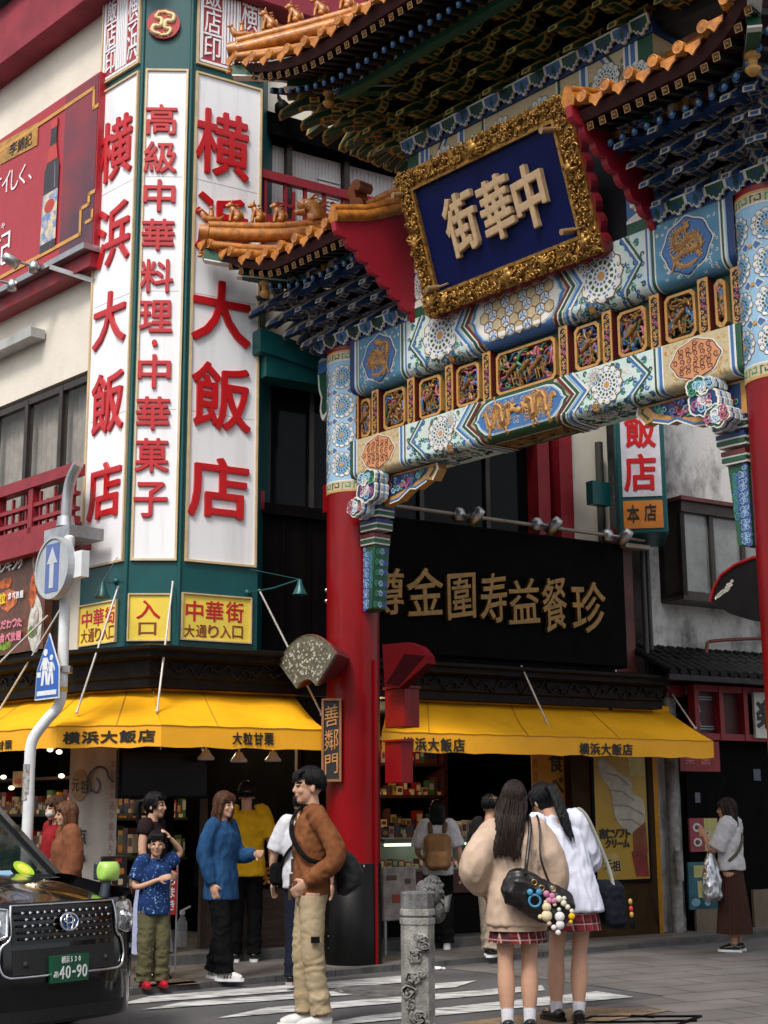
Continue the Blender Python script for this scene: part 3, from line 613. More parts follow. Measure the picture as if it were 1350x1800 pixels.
chars(mb_, FB, [(c, x, x + 10, 986 - x * .22, 1006 - x * .22) for c, x in zip('ランキング', (-8, 1, 11, 21, 31))] + [(c, 14 + 7 * i, 20 + 7 * i, 1041 - i, 1054 - i) for i, c in enumerate('食べ放題')], WHITE, d=-.334, depth=.003, bold=.03, world=False)
chars(mb_, FB, [('位', -2, 10, 1042, 1062)], mat('letter_yellow', (.85, .65, .02), .5), d=-.334, depth=.003, bold=.03, world=False)
chars(mb_, FB, [(c, -8 + 9.5 * i, 1 + 9.5 * i, 1092 - 1.6 * i, 1108 - 1.6 * i) for i, c in enumerate('こだわった')] + [(c, -10 + 9.5 * i, -1 + 9.5 * i, 1115 - 1.5 * i, 1132 - 1.5 * i) for i, c in enumerate('の食べ放題')], mat('letter_pink', (.80, .25, .33), .5), d=-.334, depth=.003, bold=.035, world=False)
# ---------------------------------------------------------------- black signboard with carved gold characters
sb = thing('signboard', 'long black signboard with carved gold characters under three lamps', 'sign', FA, (-2.45, -.2, 3.1))
g = MB(); g.box(-4.2, -.74, -.45, -.02, 3.17, 4.66, 0, .02); g.box(-4.2, -.9, -.40, .0, 3.05, 3.2, 0, .01); part(sb, 'board', g, mat('signboard_black', (.0018, .0013, .0012), .6, var=.25, spec=.05))
GOLDL = mat('gold_leaf_letter', (.30, .165, .05), .4, .6, var=.15, scale=18)
chars(sb, FA, [('樽', 636, 708, 998, 1086), ('金', 708, 778, 996, 1086), ('圍', 781, 833, 1006, 1092), ('寿', 838, 889, 1005, 1100), ('益', 888, 946, 1016, 1100), ('餐', 947, 994, 1012, 1113), ('珍', 999, 1063, 1022, 1116)], GOLDL, d=-.45, depth=.05, bold=0.0, bev=.011, world=False, slant=.13, sq=.93)
g = MB(); g.tube([(-4.2, -.60, 4.74), (-.55, -.60, 4.70)], .022, 8); g.bar((-.8, -.5, 4.63), (-.45, -.55, 4.62), .12, .05)
for u in (-4.0, -2.9, -1.8, -.9): g.tube([(u, -.02, 4.66), (u, -.60, 4.73)], .014, 6)
part(sb, 'lamp_rail', g, mat('rail_brass', (.30, .25, .19), .45, .5))
for x, y in ((806, 905), (943, 922), (1068, 942)):
    u, z = FA.px(x, y, -.6); g = MB(); g.lathe([(0, -.07), (.06, -.07), (.085, .0), (.06, .065), (0, .085)], 16, (u, -.6, z)); hv = MB(); hv.lathe([(0, -.11), (.05, -.11), (.066, -.05), (.066, .10), (.058, .10), (.05, .07), (0, .065)], 16)
    c_ = Vector((u + .10, -.78, z - .04)); g.tube([(u, -.6, z), tuple(c_)], .02, 8); g.add(hv, Matrix.Translation(c_) @ Matrix.Rotation(R(25), 4, 'Y') @ Matrix.Rotation(R(-140), 4, 'X')); part(sb, 'spotlight', g, ALU)
# ---------------------------------------------------------------- yellow awnings
def awn_part(t, segs, name_z=(2.72, 2.31, 2.115)):
    """segs: list of (top-left, top-right, front-left, front-right) world xy pairs along the run, left to right"""
    z1, z2, z3 = name_z; g = MB(); sm_ = MB(); v = MB(); ro = MB(); n = 10
    for a, b_, c, d_ in segs:
        a, b_, c, d_ = (Vector((*p, 0)) for p in (a, b_, c, d_)); P = []
        nu = max(2, int((d_ - c).length / .14)); rw = random.Random(int(c.x * 100))
        for j in range(n + 1):
            t_ = j / n; sag = -.035 * math.sin(math.pi * t_)
            P.append([a.lerp(c, t_).lerp(b_.lerp(d_, t_), i / nu) + Vector((0, 0, z1 + (z2 - z1) * t_ + sag * (.6 + .5 * math.sin(i * 1.1)) - .004 * math.sin(i * 2.2 + j) * t_)) for i in range(nu + 1)])
        g.raw([p for r_ in P for p in r_], [(j * (nu + 1) + i, (j + 1) * (nu + 1) + i, (j + 1) * (nu + 1) + i + 1, j * (nu + 1) + i + 1) for j in range(n) for i in range(nu)], 0, True)
        for i in range(4, nu - 1, 9):
            for j in range(n): sm_.bar(P[j][i] + Vector((0, 0, .003)), P[j + 1][i] + Vector((0, 0, .003)), .012, .004)
        for i in range(nu): sm_.bar(P[-1][i] + Vector((0, 0, .002)), P[-1][i + 1] + Vector((0, 0, .002)), .012, .008)
        bot = [p - Vector((0, 0, z2 - z3 + .006 * math.sin(i * 1.7))) for i, p in enumerate(P[-1])]; fr_ = P[-1]
        v.raw(fr_ + bot, [(i, nu + 1 + i, nu + 2 + i, i + 1) for i in range(nu)], 0)
        ro.tube([a + Vector((0, 0, z1 + .02)), b_ + Vector((0, 0, z1 + .02))], .045, 10)
    part(t, 'canopy', g, YEL); part(t, 'seams', sm_, mat('seam_yellow', (.50, .22, .005), .7)); part(t, 'valance', v, mat('yellow_valance', (.88, .40, .007), .65, var=.05, scale=2)); part(t, 'roller', ro, YEL)
xy = lambda fr, u, d: tuple(fr.w(u, d, 0)[:2])
uCA, uCB = FA.px(283, 1300, -.95)[0], FB.px(98, 1300, -.95)[0]
aL = thing('awning', 'yellow awning folding round the corner under the tower sign', 'awning', W0, (-2.6, 13.9, 2.7))
tA, tB = xy(FA, -6.60, -.1), xy(FB, -.82, -.1)
uEnd = FA.px(572, 1290, -.95)[0]
awn_part(aL, [(xy(FB, -6, -.1), tB, xy(FB, -6, -.95), xy(FB, uCB, -.95)), (tB, tA, xy(FB, uCB, -.95), xy(FA, uCA, -.95)), (tA, xy(FA, uEnd + .1, -.1), xy(FA, uCA, -.95), xy(FA, uEnd, -.95))])
fch = Fr(*xy(FB, uCB, -.95), xy(FA, uCA, -.95)[0] - xy(FB, uCB, -.95)[0], xy(FA, uCA, -.95)[1] - xy(FB, uCB, -.95)[1])
def vtext(t, fr, tx, x0, x1, y0, y1, d, slope=0.0):
    n = len(tx); w_ = (x1 - x0) / n; chars(t, fr, [(c, x0 + w_ * i + .04 * w_, x0 + w_ * (i + 1) - .04 * w_, y0 + slope * i, y1 + slope * i) for i, c in enumerate(tx)], INK, d=d, depth=.004, bold=.03)
vtext(aL, fch, '横浜大飯店', 109, 274, 1286, 1308, -.008, -1.0); vtext(aL, FA, '大粒甘栗', 408, 482, 1287, 1309, -.96, .4); vtext(aL, FB, '甘栗', -6, 21, 1302, 1318, -.96, -1)
def rod(t, p, q):
    g = MB(); g.tube([p, q], .011, 6); g.ell(q, .02); part(t, 'stay_rod', g, mat('pale_rod', (.62, .58, .54), .45, .2))
P_ = lambda fr, x, y, d: fr.w(fr.px(x, y, d)[0], d, fr.px(x, y, d)[1])
rod(aL, P_(FTL, 208, 1031, -.02), P_(FB, 135, 1252, -.62)); rod(aL, P_(FTR, 304, 1022, -.02), P_(FA, 276, 1250, -.62)); rod(aL, P_(FTR, 455, 1036, -.02), P_(FA, 566, 1256, -.55))
rod(aL, P_(FB, 108, 1068, -.3), P_(FB, 0, 1246, -.6)); rod(aL, P_(FB, 84, 1082, -.3), P_(FB, -6, 1170, -.6))
aR = thing('awning', 'yellow awning over the ice cream poster and shop counter right of the red gate column', 'awning', W0, (1.6, 16.4, 2.7))
uS, uE = FA.px(671, 1290, -.95)[0], FA.px(1254, 1310, -.95)[0]
awn_part(aR, [(xy(FA, uS + .62, -.1), xy(FA, FA.px(1172, 1250, -.1)[0], -.1), xy(FA, uS, -.95), xy(FA, uE, -.95))])
vtext(aR, FA, '横浜大飯店', 706, 818, 1296, 1320, -.96, .5); vtext(aR, FA, '横浜大飯店', 1018, 1113, 1306, 1327, -.96, .3)
rod(aR, P_(FA, 916, 1170, -.45), P_(FA, 964, 1276, -.62)); rod(aR, P_(FA, 1165, 1196, -.1), P_(FA, 1222, 1280, -.6))
g = MB(); p0 = P_(FA, 1150, 1330, -.6); q0 = FA.w(FA.px(1164, 1640, -.05)[0], -.05, .1); g.bar(p0, q0, .05, .05); part(aR, 'support_post', g, YPOST)
# ---------------------------------------------------------------- hanging sign on the far side
hs_ = thing('hanging_sign', 'teal hanging sign with red characters and an orange foot panel beyond the gate', 'sign', FA, (-.5, -.6, 4.75))
FHu = FA.px(1090, 850, -.6)[0]; FHp = FA.w(FHu, -.6, 0); FH = Fr(FHp.x, FHp.y, .95, -.12)
wH = FH.px(1166, 850)[0]
g = MB(); g.box(-.03, wH + .035, .0, .95, FH.px(1095, 938)[1], 8.2, 0, .01); toW(g, FH); g.v = [tuple(FA.loc(p)) for p in g.v]; part(hs_, 'casing', g, TEAL)
def hpart(name, z0, z1, m): h = MB(); h.box(.025, wH - .02, -.012, 0, z0, z1); toW(h, FH); h.v = [tuple(FA.loc(p)) for p in h.v]; return part(hs_, name, h, m)
zz = FH.px(1125, 873)[1]; hpart('panel', zz, 8.1, mat('lilac_white', (.60, .58, .64), .4)); hpart('foot_panel', FH.px(1125, 929)[1], zz - .05, mat('orange_panel', (.62, .20, .02), .4))
def hch(spec, m, bold):
    h = MB(); fm = face_map(-.012)
    for ch, x0, x1, y0, y1 in spec:
        a, c = FH.px(x0, (y0 + y1) / 2)[0], FH.px(x1, (y0 + y1) / 2)[0]; zt2, zb2 = FH.px((x0 + x1) / 2, y0)[1], FH.px((x0 + x1) / 2, y1)[1]; put(h, ch, fm, (a + c) / 2, (zt2 + zb2) / 2, c - a, zt2 - zb2, .01, bold, fit=True)
    toW(h, FH); h.v = [tuple(FA.loc(p)) for p in h.v]; part(hs_, 'lettering', h, m)
hch([('飯', 1097, 1152, 728, 788), ('店', 1096, 1154, 798, 864), ('大', 1097, 1150, 655, 715)], RED, .025); hch([('本', 1102, 1124, 888, 920), ('店', 1132, 1154, 886, 916)], INK, .02)
g = MB(); g.box(FA.px(1035, 860, -.35)[0], FHu, -.42, -.3, FA.px(1060, 890, -.35)[1], FA.px(1060, 850, -.35)[1]); part(hs_, 'bracket', g, TEAL)

# ---------------------------------------------------------------- grey stucco building on the right
STUC = mat('grey_stucco', (.56, .55, .53), .95, var=.32, scale=2.4, bump=.9, bscale=34, col2=(.07, .067, .062), lo=.30, hi=.55, stretch=(1, 1, .6))
sbld = thing('stucco_building', 'grey stucco building with bay window and dark tiled eave at the right', 'building', FA, (3, 2, 0))
g = MB(); zz0 = 2.95; g.box(.06, 12, .12, 9, zz0, 12, 0, .03); g.box(.06, .5, .1, .5, 0, zz0); g.box(2.4, 12, .3, 9, 0, zz0); part(sbld, 'wall', g, STUC)
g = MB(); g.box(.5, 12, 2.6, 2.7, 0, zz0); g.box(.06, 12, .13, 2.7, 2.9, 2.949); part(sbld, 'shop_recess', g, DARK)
g = MB(); u0 = FA.px(1200, 1000, -.3)[0]; zb1, zt2 = FA.px(1260, 1052, -.3)[1], FA.px(1260, 900, -.3)[1]; u1 = u0 + 1.6
bay = MB(); bay.box(u0, u1, -.33, .12, zt2 - .06, zt2 + .08); bay.box(u0, u1, -.30, .12, zb1 - .05, zb1 + .06)
for x in (u0, u0 + .5, u0 + 1.05, u1 - .07): bay.box(x, x + .07, -.3, -.22, zb1, zt2)
bay.box(u0, u0 + .07, -.3, .12, zb1, zt2); bay.box(u0, u0 + .05, .02, .12, zb1, zt2)
wp = part(sbld, 'bay_window', bay, BRNFR); g = MB(); g.box(u0 + .03, u1, -.26, .1, zb1, zt2); part(wp, 'pane', g, mat('frosted_pane', (.22, .225, .215), .15, var=.25, scale=1.5, spec=.7))
g = MB(); g.box(u0 - .04, u1, -.38, .12, zt2 + .08, zt2 + .13); part(sbld, 'bay_roof', g, BRICKRED)
g = MB(); P = [FA.px(x, y, -.0) for x, y in ((1240, 1158), (1240, 1136), (1252, 1127), (1345, 1122), (1420, 1118))]; g.tube(spline([(a, -.03, c) for a, c in P], 4), .022, 8); part(sbld, 'rusty_pipe', g, mat('rusty_red', (.22, .04, .02), .6, var=.3, scale=20))
# tiled eave
TILE = mat('black_roof_tile', (.013, .0135, .015), .4, spec=.3, var=.3, scale=9)
ev = MB(); e0 = FA.px(1172, 1180, -.6)[0]; zE = FA.px(1200, 1190, -.6)[1]
ev.face([(e0, .12, zE + .42), (12, .12, zE + .42), (12, -.62, zE + .05), (e0, -.62, zE + .05)]); ev.box(e0, 12, -.64, -.58, zE - .04, zE + .03); ev.box(e0, 12, -.6, .12, zE - .02, zE)
for k in range(36):
    x = e0 + .05 + k * .165; ev.tube([(x, .12, zE + .44), (x, -.28, zE + .235), (x, -.66, zE + .06)], [.045, .047, .05], 8)
    ev.tube([(x + .08, .1, zE + .42), (x + .08, -.64, zE + .05)], .02, 6)
    for q in range(5): ev.tube([(x, .06 - q * .15, zE + .415 - q * .077), (x, .03 - q * .15, zE + .40 - q * .077)], .055, 8)
part(sbld, 'tiled_eave', ev, TILE)
rs = MB(); r0 = FA.px(1220, 1250, -.25)[0]; zr1, zr0 = FA.px(1270, 1212, -.25)[1], FA.px(1270, 1296, -.25)[1]
for z in (zr0, zr1): rs.box(r0 - .05, 6, -.3, -.2, z - .04, z + .04)
for k in range(7): x = r0 + k * .42; rs.box(x - .04, x + .03, -.31, -.19, zr0 - .04, zr1 + .04)
rs.box(r0 - .3, r0, -.1, .12, zr1 - .1, zr1 + .04); part(sbld, 'red_transom', rs, mat('transom_red', (.22, .006, .012), .5, var=.15))
g = MB(); g.box(r0, 6, -.2, -.18, zr0, zr1); part(sbld, 'transom_board', g, mat('maroon_board', (.05, .006, .008), .5))
g = MB()
for dx in (0, .03): strip(g, [(r0 + .36, zr0 + .10 + dx), (r0 + .12 + dx, zr0 + .10 + dx), (r0 + .07 + dx, (zr0 + zr1) / 2 - .02), (r0 + .12 + dx, (zr0 + zr1) / 2 + .02), (r0 + .08 + dx, zr1 - .1 - dx), (r0 + .36, zr1 - .1 - dx)], .012, face_map(-.201))
part(sbld, 'transom_scroll', g, mat('pale_teal', (.25, .36, .36), .5))
g = MB(); gu = FA.px(1325, 1255, -.32)[0]; g.box(gu, gu + .5, -.34, -.3, zr0 + .0, zr1 - .02); wp = part(sbld, 'sign_panel', g, mat('ivory_panel', (.48, .47, .43), .5))
g = MB(); put(g, '楽', face_map(-.34), gu + .19, (zr0 + zr1) / 2, .34, .36, .01, .04, fit=True); part(wp, 'lettering', g, INK)
dr = MB(); dr.box(.5, 3.0, -.02, .02, .1, zz0 - .1); part(sbld, 'shop_door', dr, mat('dark_door', (.002, .0015, .0015), .5, var=.3, spec=.04))
g = MB(); g.box(.52, 1.1, -.06, -.02, .1, .5); g.box(1.5, 3, -.06, -.02, .1, .55); part(sbld, 'plinth', g, mat('dim_plinth', (.12, .09, .055), .6))
g = MB(); g.tube([(.25, -.02, .1), (.25, -.02, 2.6)], .075, 12); g.tube([(.25, -.02, 2.6), (.25, .08, 3.4)], .06, 12); g.tube([(.20, -.14, .7), (.20, -.14, 1.05)], .05, 10); g.tube([(.20, -.14, .9), (.24, -.02, 1.2)], .03, 8); part(sbld, 'drainpipe', g, mat('pale_pipe', (.30, .285, .27), .6, var=.25, scale=12))
# ---------------------------------------------------------------- the painted gate (frame FG: u along the beam, d away from the viewer)
PC = [rgb('paint_white', '#d6d3ca', .5, var=.05), rgb('paint_blue', '#39689f', .5, var=.08), rgb('paint_deep_blue', '#123264', .5, var=.1), rgb('paint_light_blue', '#8db4cf', .5, var=.06),
      rgb('paint_green', '#0f4a30', .5, var=.1), rgb('paint_mid_green', '#3f8a68', .5, var=.08), rgb('paint_gold', '#c08c48', .42, var=.12, scale=14), rgb('paint_cream', '#bfae88', .55, var=.12, scale=40),
      rgb('paint_maroon', '#5c1c18', .5, var=.1), rgb('paint_dark', '#0c0a0a', .6), rgb('paint_brown', '#7a5432', .5, var=.1), rgb('paint_teal_print', '#4f86a2', .5, var=.1), rgb('paint_terracotta', '#c88a5c', .5, var=.1), rgb('paint_violet', '#4a4a98', .5, var=.12), rgb('paint_pink', '#b05a72', .5, var=.12)]
WH, BL, DB, LB, GN, MG, GO, CM, MR, DK, BR, TP, TC, VI, PK = range(15)
GD = mat('carved_gold', (.47, .25, .05), .35, .55, var=.3, scale=22, col2=(.10, .04, .008), lo=.3, hi=.62)
TILEY = mat('amber_glazed_tile', (.56, .20, .024), .42, var=.28, scale=12, coat=.12, bump=.3, bscale=40, col2=(.24, .08, .012)); TILEO = mat('orange_glazed_tile', (.36, .095, .012), .3, var=.25, scale=8, coat=.3)
PC_PALE = 16
PC.append(mat('frieze_gold', (.34, .17, .04), .42, .35, var=.3, scale=25, col2=(.06, .025, .006), lo=.35, hi=.6)); FZ = 15; PC.append(rgb('paint_pale_teal', '#c0d2cc', .5, var=.06))
gate = thing('chinatown_gate', 'ornate painted gate with red columns and amber tiled roofs over the street', 'gate', FG, (GW / 2, 0, WALK))
def band(mb, f, x0, x1, y0, y1, m, h, ny=1):
    for k in range(ny):
        a, c = y0 + (y1 - y0) * k / ny, y0 + (y1 - y0) * (k + 1) / ny; mb.face([f(x0, a, h), f(x1, a, h), f(x1, c, h), f(x0, c, h)], m)
def disk(mb, f, cx, cy, r, m, h, n=20, ry=None): mb.face([f(cx + r * math.cos(2 * math.pi * k / n), cy + (ry or r) * math.sin(2 * math.pi * k / n), h) for k in range(n)], m)
def wedges(mb, f, cx, cy, r0, r1, n, m, h, fill=.6, off=0.0):
    for k in range(n):
        a, b_ = 2 * math.pi * (k + off - fill / 2) / n, 2 * math.pi * (k + off + fill / 2) / n
        mb.face([f(cx + r0 * math.cos(a), cy + r0 * math.sin(a), h), f(cx + r1 * math.cos(a), cy + r1 * math.sin(a), h), f(cx + r1 * math.cos(b_), cy + r1 * math.sin(b_), h), f(cx + r0 * math.cos(b_), cy + r0 * math.sin(b_), h)], m)
def rosette(mb, f, cx, cy, r, h, c1=BL, c2=GN, rim=BR):
    P = []
    for k in range(48):
        a = 2 * math.pi * k / 48; q = r * (.97 + .05 * math.cos(12 * a)); P.append((cx + q * math.cos(a), cy + q * math.sin(a)))
    mb.face([f(x, y, h) for x, y in P], rim); mb.face([f(cx + (x - cx) * .95, cy + (y - cy) * .95, h + .0015) for x, y in P], WH)
    h += .003
    disk(mb, f, cx, cy, r * .17, GO, h, 12); wedges(mb, f, cx, cy, r * .24, r * .34, 12, c1, h, .62); wedges(mb, f, cx, cy, r * .42, r * .56, 14, c2, h, .55, .5); wedges(mb, f, cx, cy, r * .63, r * .70, 18, c1, h, .6)
    for k in range(12):
        a = 2 * math.pi * (k + .5) / 12; x, y = cx + r * .83 * math.cos(a), cy + r * .83 * math.sin(a); m = c2 if k % 2 else c1; q = r * .085
        for i in range(5):
            t = a + i * 1.0; t2 = t + .8; mb.face([f(x + q * math.cos(t), y + q * math.sin(t), h), f(x + q * math.cos(t2), y + q * math.sin(t2), h), f(x + q * .45 * math.cos(t2), y + q * .45 * math.sin(t2), h), f(x + q * .45 * math.cos(t), y + q * .45 * math.sin(t), h)], m)
def curl(mb, f, cx, cy, r, m, h, w_=.35, a0=0.0, sg=1, n=9, turns=1.4):
    P = []
    for k in range(n + 1):
        t = k / n; a = a0 + sg * t * turns * 2 * math.pi; q = r * (1 - .8 * t); P.append((cx + q * math.cos(a), cy + q * math.sin(a), r * w_ * (1 - .6 * t) * .5))
    for (x0, y0, w0), (x1, y1, w1) in zip(P[:-1], P[1:]):
        a, b_ = (x0 - cx, y0 - cy), (x1 - cx, y1 - cy); la, lb_ = math.hypot(*a) + 1e-6, math.hypot(*b_) + 1e-6
        mb.face([f(x0 + a[0] / la * w0, y0 + a[1] / la * w0, h), f(x1 + b_[0] / lb_ * w1, y1 + b_[1] / lb_ * w1, h), f(x1 - b_[0] / lb_ * w1, y1 - b_[1] / lb_ * w1, h), f(x0 - a[0] / la * w0, y0 - a[1] / la * w0, h)], m)
def pline(mb, f, pts, w_, m, h, sub=4):
    P = [Vector((*p, 0)) for p in pts]; Q = []
    for a, c in zip(P[:-1], P[1:]):
        for k in range(sub): Q.append(a.lerp(c, k / sub))
    Q.append(P[-1]); N_ = []
    for i in range(len(Q)):
        t1 = (Q[i] - Q[i - 1]).normalized() if i else (Q[1] - Q[0]).normalized(); t2 = (Q[i + 1] - Q[i]).normalized() if i < len(Q) - 1 else t1
        t = (t1 + t2); t = t.normalized() if t.length > 1e-6 else t1; n_ = Vector((-t.y, t.x, 0)); N_.append(n_ * (w_ / 2 / max(.45, n_.dot(Vector((-t1.y, t1.x, 0))))))
    for i in range(len(Q) - 1):
        a, c = Q[i], Q[i + 1]; mb.face([f(*(a - N_[i])[:2], h), f(*(c - N_[i + 1])[:2], h), f(*(c + N_[i + 1])[:2], h), f(*(a + N_[i])[:2], h)], m)
def relief(mb, f, pts, r, m, h, spikes=True, seed=1, fins=None):
    """raised coiled body: tapering flattened tube in low relief with spiky fins"""
    mb0, f0, h0_ = mb, f, h; mb = MB(); f = lambda x, y, h: (x, y, h); h = 0.0
    P = spline([(*p, 0) for p in pts], 7); n = len(P); rr_ = [r * (.35 + .65 * min(1, i / (n * .12))) * (1 - .8 * max(0, (i / n - .35)) / .65) for i in range(n)]
    mb.tube([f(p.x, p.y, h) for p in P], rr_, 7, m); rn = random.Random(seed)
    for i in range(1, n - 1):
        t = (P[i + 1] - P[i - 1]).normalized(); n_ = Vector((-t.y, t.x, 0))
        for sg in ((1, -1) if i % 2 else (1,)):
            a = P[i] + n_ * sg * rr_[i] * .8; e = P[i] + n_ * sg * (rr_[i] * (1.5 + .8 * rn.random()) + r * .15) - t * r * .5
            s_ = t * r * .28; mb.face([f(*(a - s_)[:2], h), f(*(a + s_)[:2], h), f(*e[:2], h + r * .2)], m)
    hd = P[0]
    for k in range(9):
        a = rn.uniform(0, 6.28); L_ = r * rn.uniform(1.3, 2.4); e = hd + Vector((math.cos(a) * L_, math.sin(a) * L_, 0)); mb.tube([f(*hd[:2], h), f(*((hd + e) / 2 + Vector((0, r * .4, 0)))[:2], h + r * .4), f(*e[:2], h)], [r * .6, r * .32, r * .05], 5, m)
    mb.ell(f(*hd[:2], h + r * .2), r * 1.05, r * .8, r * .9, 8, 5, m)
    for fr_ in (.3, .55, .75):
        p = P[int(n * fr_)]
        for q in range(3):
            a = -1.5 + rn.uniform(-.9, .9) + (3.14 if q == 2 else 0); e = p + Vector((math.cos(a), math.sin(a), 0)) * r * 2.2; mb.tube([f(*p[:2], h), f(*e[:2], h)], [r * .5, r * .2], 5, m)
            for w_ in (-.6, 0, .6): g_ = e + Vector((math.cos(a + w_), math.sin(a + w_), 0)) * r * .9; mb.tube([f(*e[:2], h), f(*g_[:2], h)], [r * .2, .001], 4, m)
    for i in range(2, n - 2, 1): curl(mb, lambda x, y, h: (x, y, h), P[i].x, P[i].y, rr_[i] * .62, BR, rr_[i] * 1.03, .5, i * .9, 1, 6, 1.0)
    mb.v = [f0(x, y, h0_ + z * .38) for x, y, z in mb.v]; mb0.add(mb)
# ---- columns
RC = .268
def colmap(uc): return lambda x, y, h: (uc + (RC + h) * math.sin(x / RC), -(RC + h) * math.cos(x / RC), y)
for uc, far_ in ((0, 0), (GW, 1)):
    g = MB(); g.lathe([(RC, WALK), (RC, 6.25)], 48, (uc, 0, 0)); ct = part(gate, 'column', g, GATERED)
    g = MB(); g.lathe([(RC + .012, WALK), (RC + .014, WALK + .05), (RC + .008, 1.03), (RC + .0, 1.035)], 48, (uc, 0, 0)); part(ct, 'column_base', g, mat('black_base_paint', (.004, .004, .004), .35, var=.2, spec=.2))
    g = MB(); f = colmap(uc); z0, z1 = 4.70, 6.20; N_ = 44; ci = 2 * math.pi * RC
    for k in range(N_):
        a, c = ci * k / N_, ci * (k + 1) / N_; band(g, f, a, c, z0, z1, LB, .002)
        for y, hh_, m in ((z0, .02, GO), (z0 + .11, .012, WH), (z1 - .11, .012, WH), (z1 - .02, .02, GO)): band(g, f, a, c, y, y + hh_, m, .005)
        band(g, f, a, c, z0 + .02, z0 + .11, CM, .0045); band(g, f, a, c, z1 - .11, z1 - .02, CM, .0045)
    for y in (z0 + .032, z1 - .098):
        st = ci / 14
        for k in range(14):
            x = st * k; pline(g, f, [(x + .005, y), (x + .005, y + .06), (x + st * .72, y + .06), (x + st * .72, y + .018), (x + st * .34, y + .018), (x + st * .34, y + .04)], .011, MG if k else GN, .007, 1)
    nr = 6; step = (z1 - z0 - .26) / 4
    for c_ in range(nr):
        x = ci * c_ / nr + .12
        for k in range(4):
            y = z0 + .13 + step * (k + .5); rosette(g, f, x, y, min(ci / nr, step) * .475, .004)
            xx = x + ci / nr / 2; yy = y + step / 2
            if k < 3:
                for sg in (1, -1): g.face([f(xx + sg * .012, yy, .005), f(xx + sg * .04, yy + .05, .005), f(xx + sg * .105, yy, .005), f(xx + sg * .04, yy - .05, .005)], WH); g.face([f(xx + sg * .02, yy, .007), f(xx + sg * .045, yy + .034, .007), f(xx + sg * .09, yy, .007), f(xx + sg * .045, yy - .034, .007)], BL)
                disk(g, f, xx, yy, .018, GO, .009, 8)
    part(ct, 'painted_collar', g, PC)
    if not far_:
        g = MB()
        for z in (3.62, 3.73): aa = -.75; g.ell((uc + RC * math.sin(aa), -RC * math.cos(aa), z), .025, .025, .025, 8, 5)
        part(ct, 'bolt', g, ALU)
        g = MB(); g.bar((uc + RC + .012, .05, WALK), (uc + RC + .012, .05, 3.0), .022, .03); part(ct, 'conduit', g, GATERED)
        g = MB(); rn = random.Random(8); f = colmap(0)
        for k in range(34): x = rn.uniform(-.42, .05); y = rn.choice((rn.uniform(.15, .95), rn.uniform(.15, .6), rn.uniform(1.05, 2.4))); a_ = rn.uniform(0, 3); L_ = rn.uniform(.006, .022); g.face([f(x + L_ * math.cos(a_ + t) * q, y + .35 * L_ * math.sin(a_ + t) * q, .0165 if y < 1.03 else .002) for t, q in ((0, 1), (1.3, .7), (2.8, 1.1), (4.2, .6))])
        part(ct, 'scuff_marks', g, rgb('scuff_pale', '#8c8482', .7, var=.4))
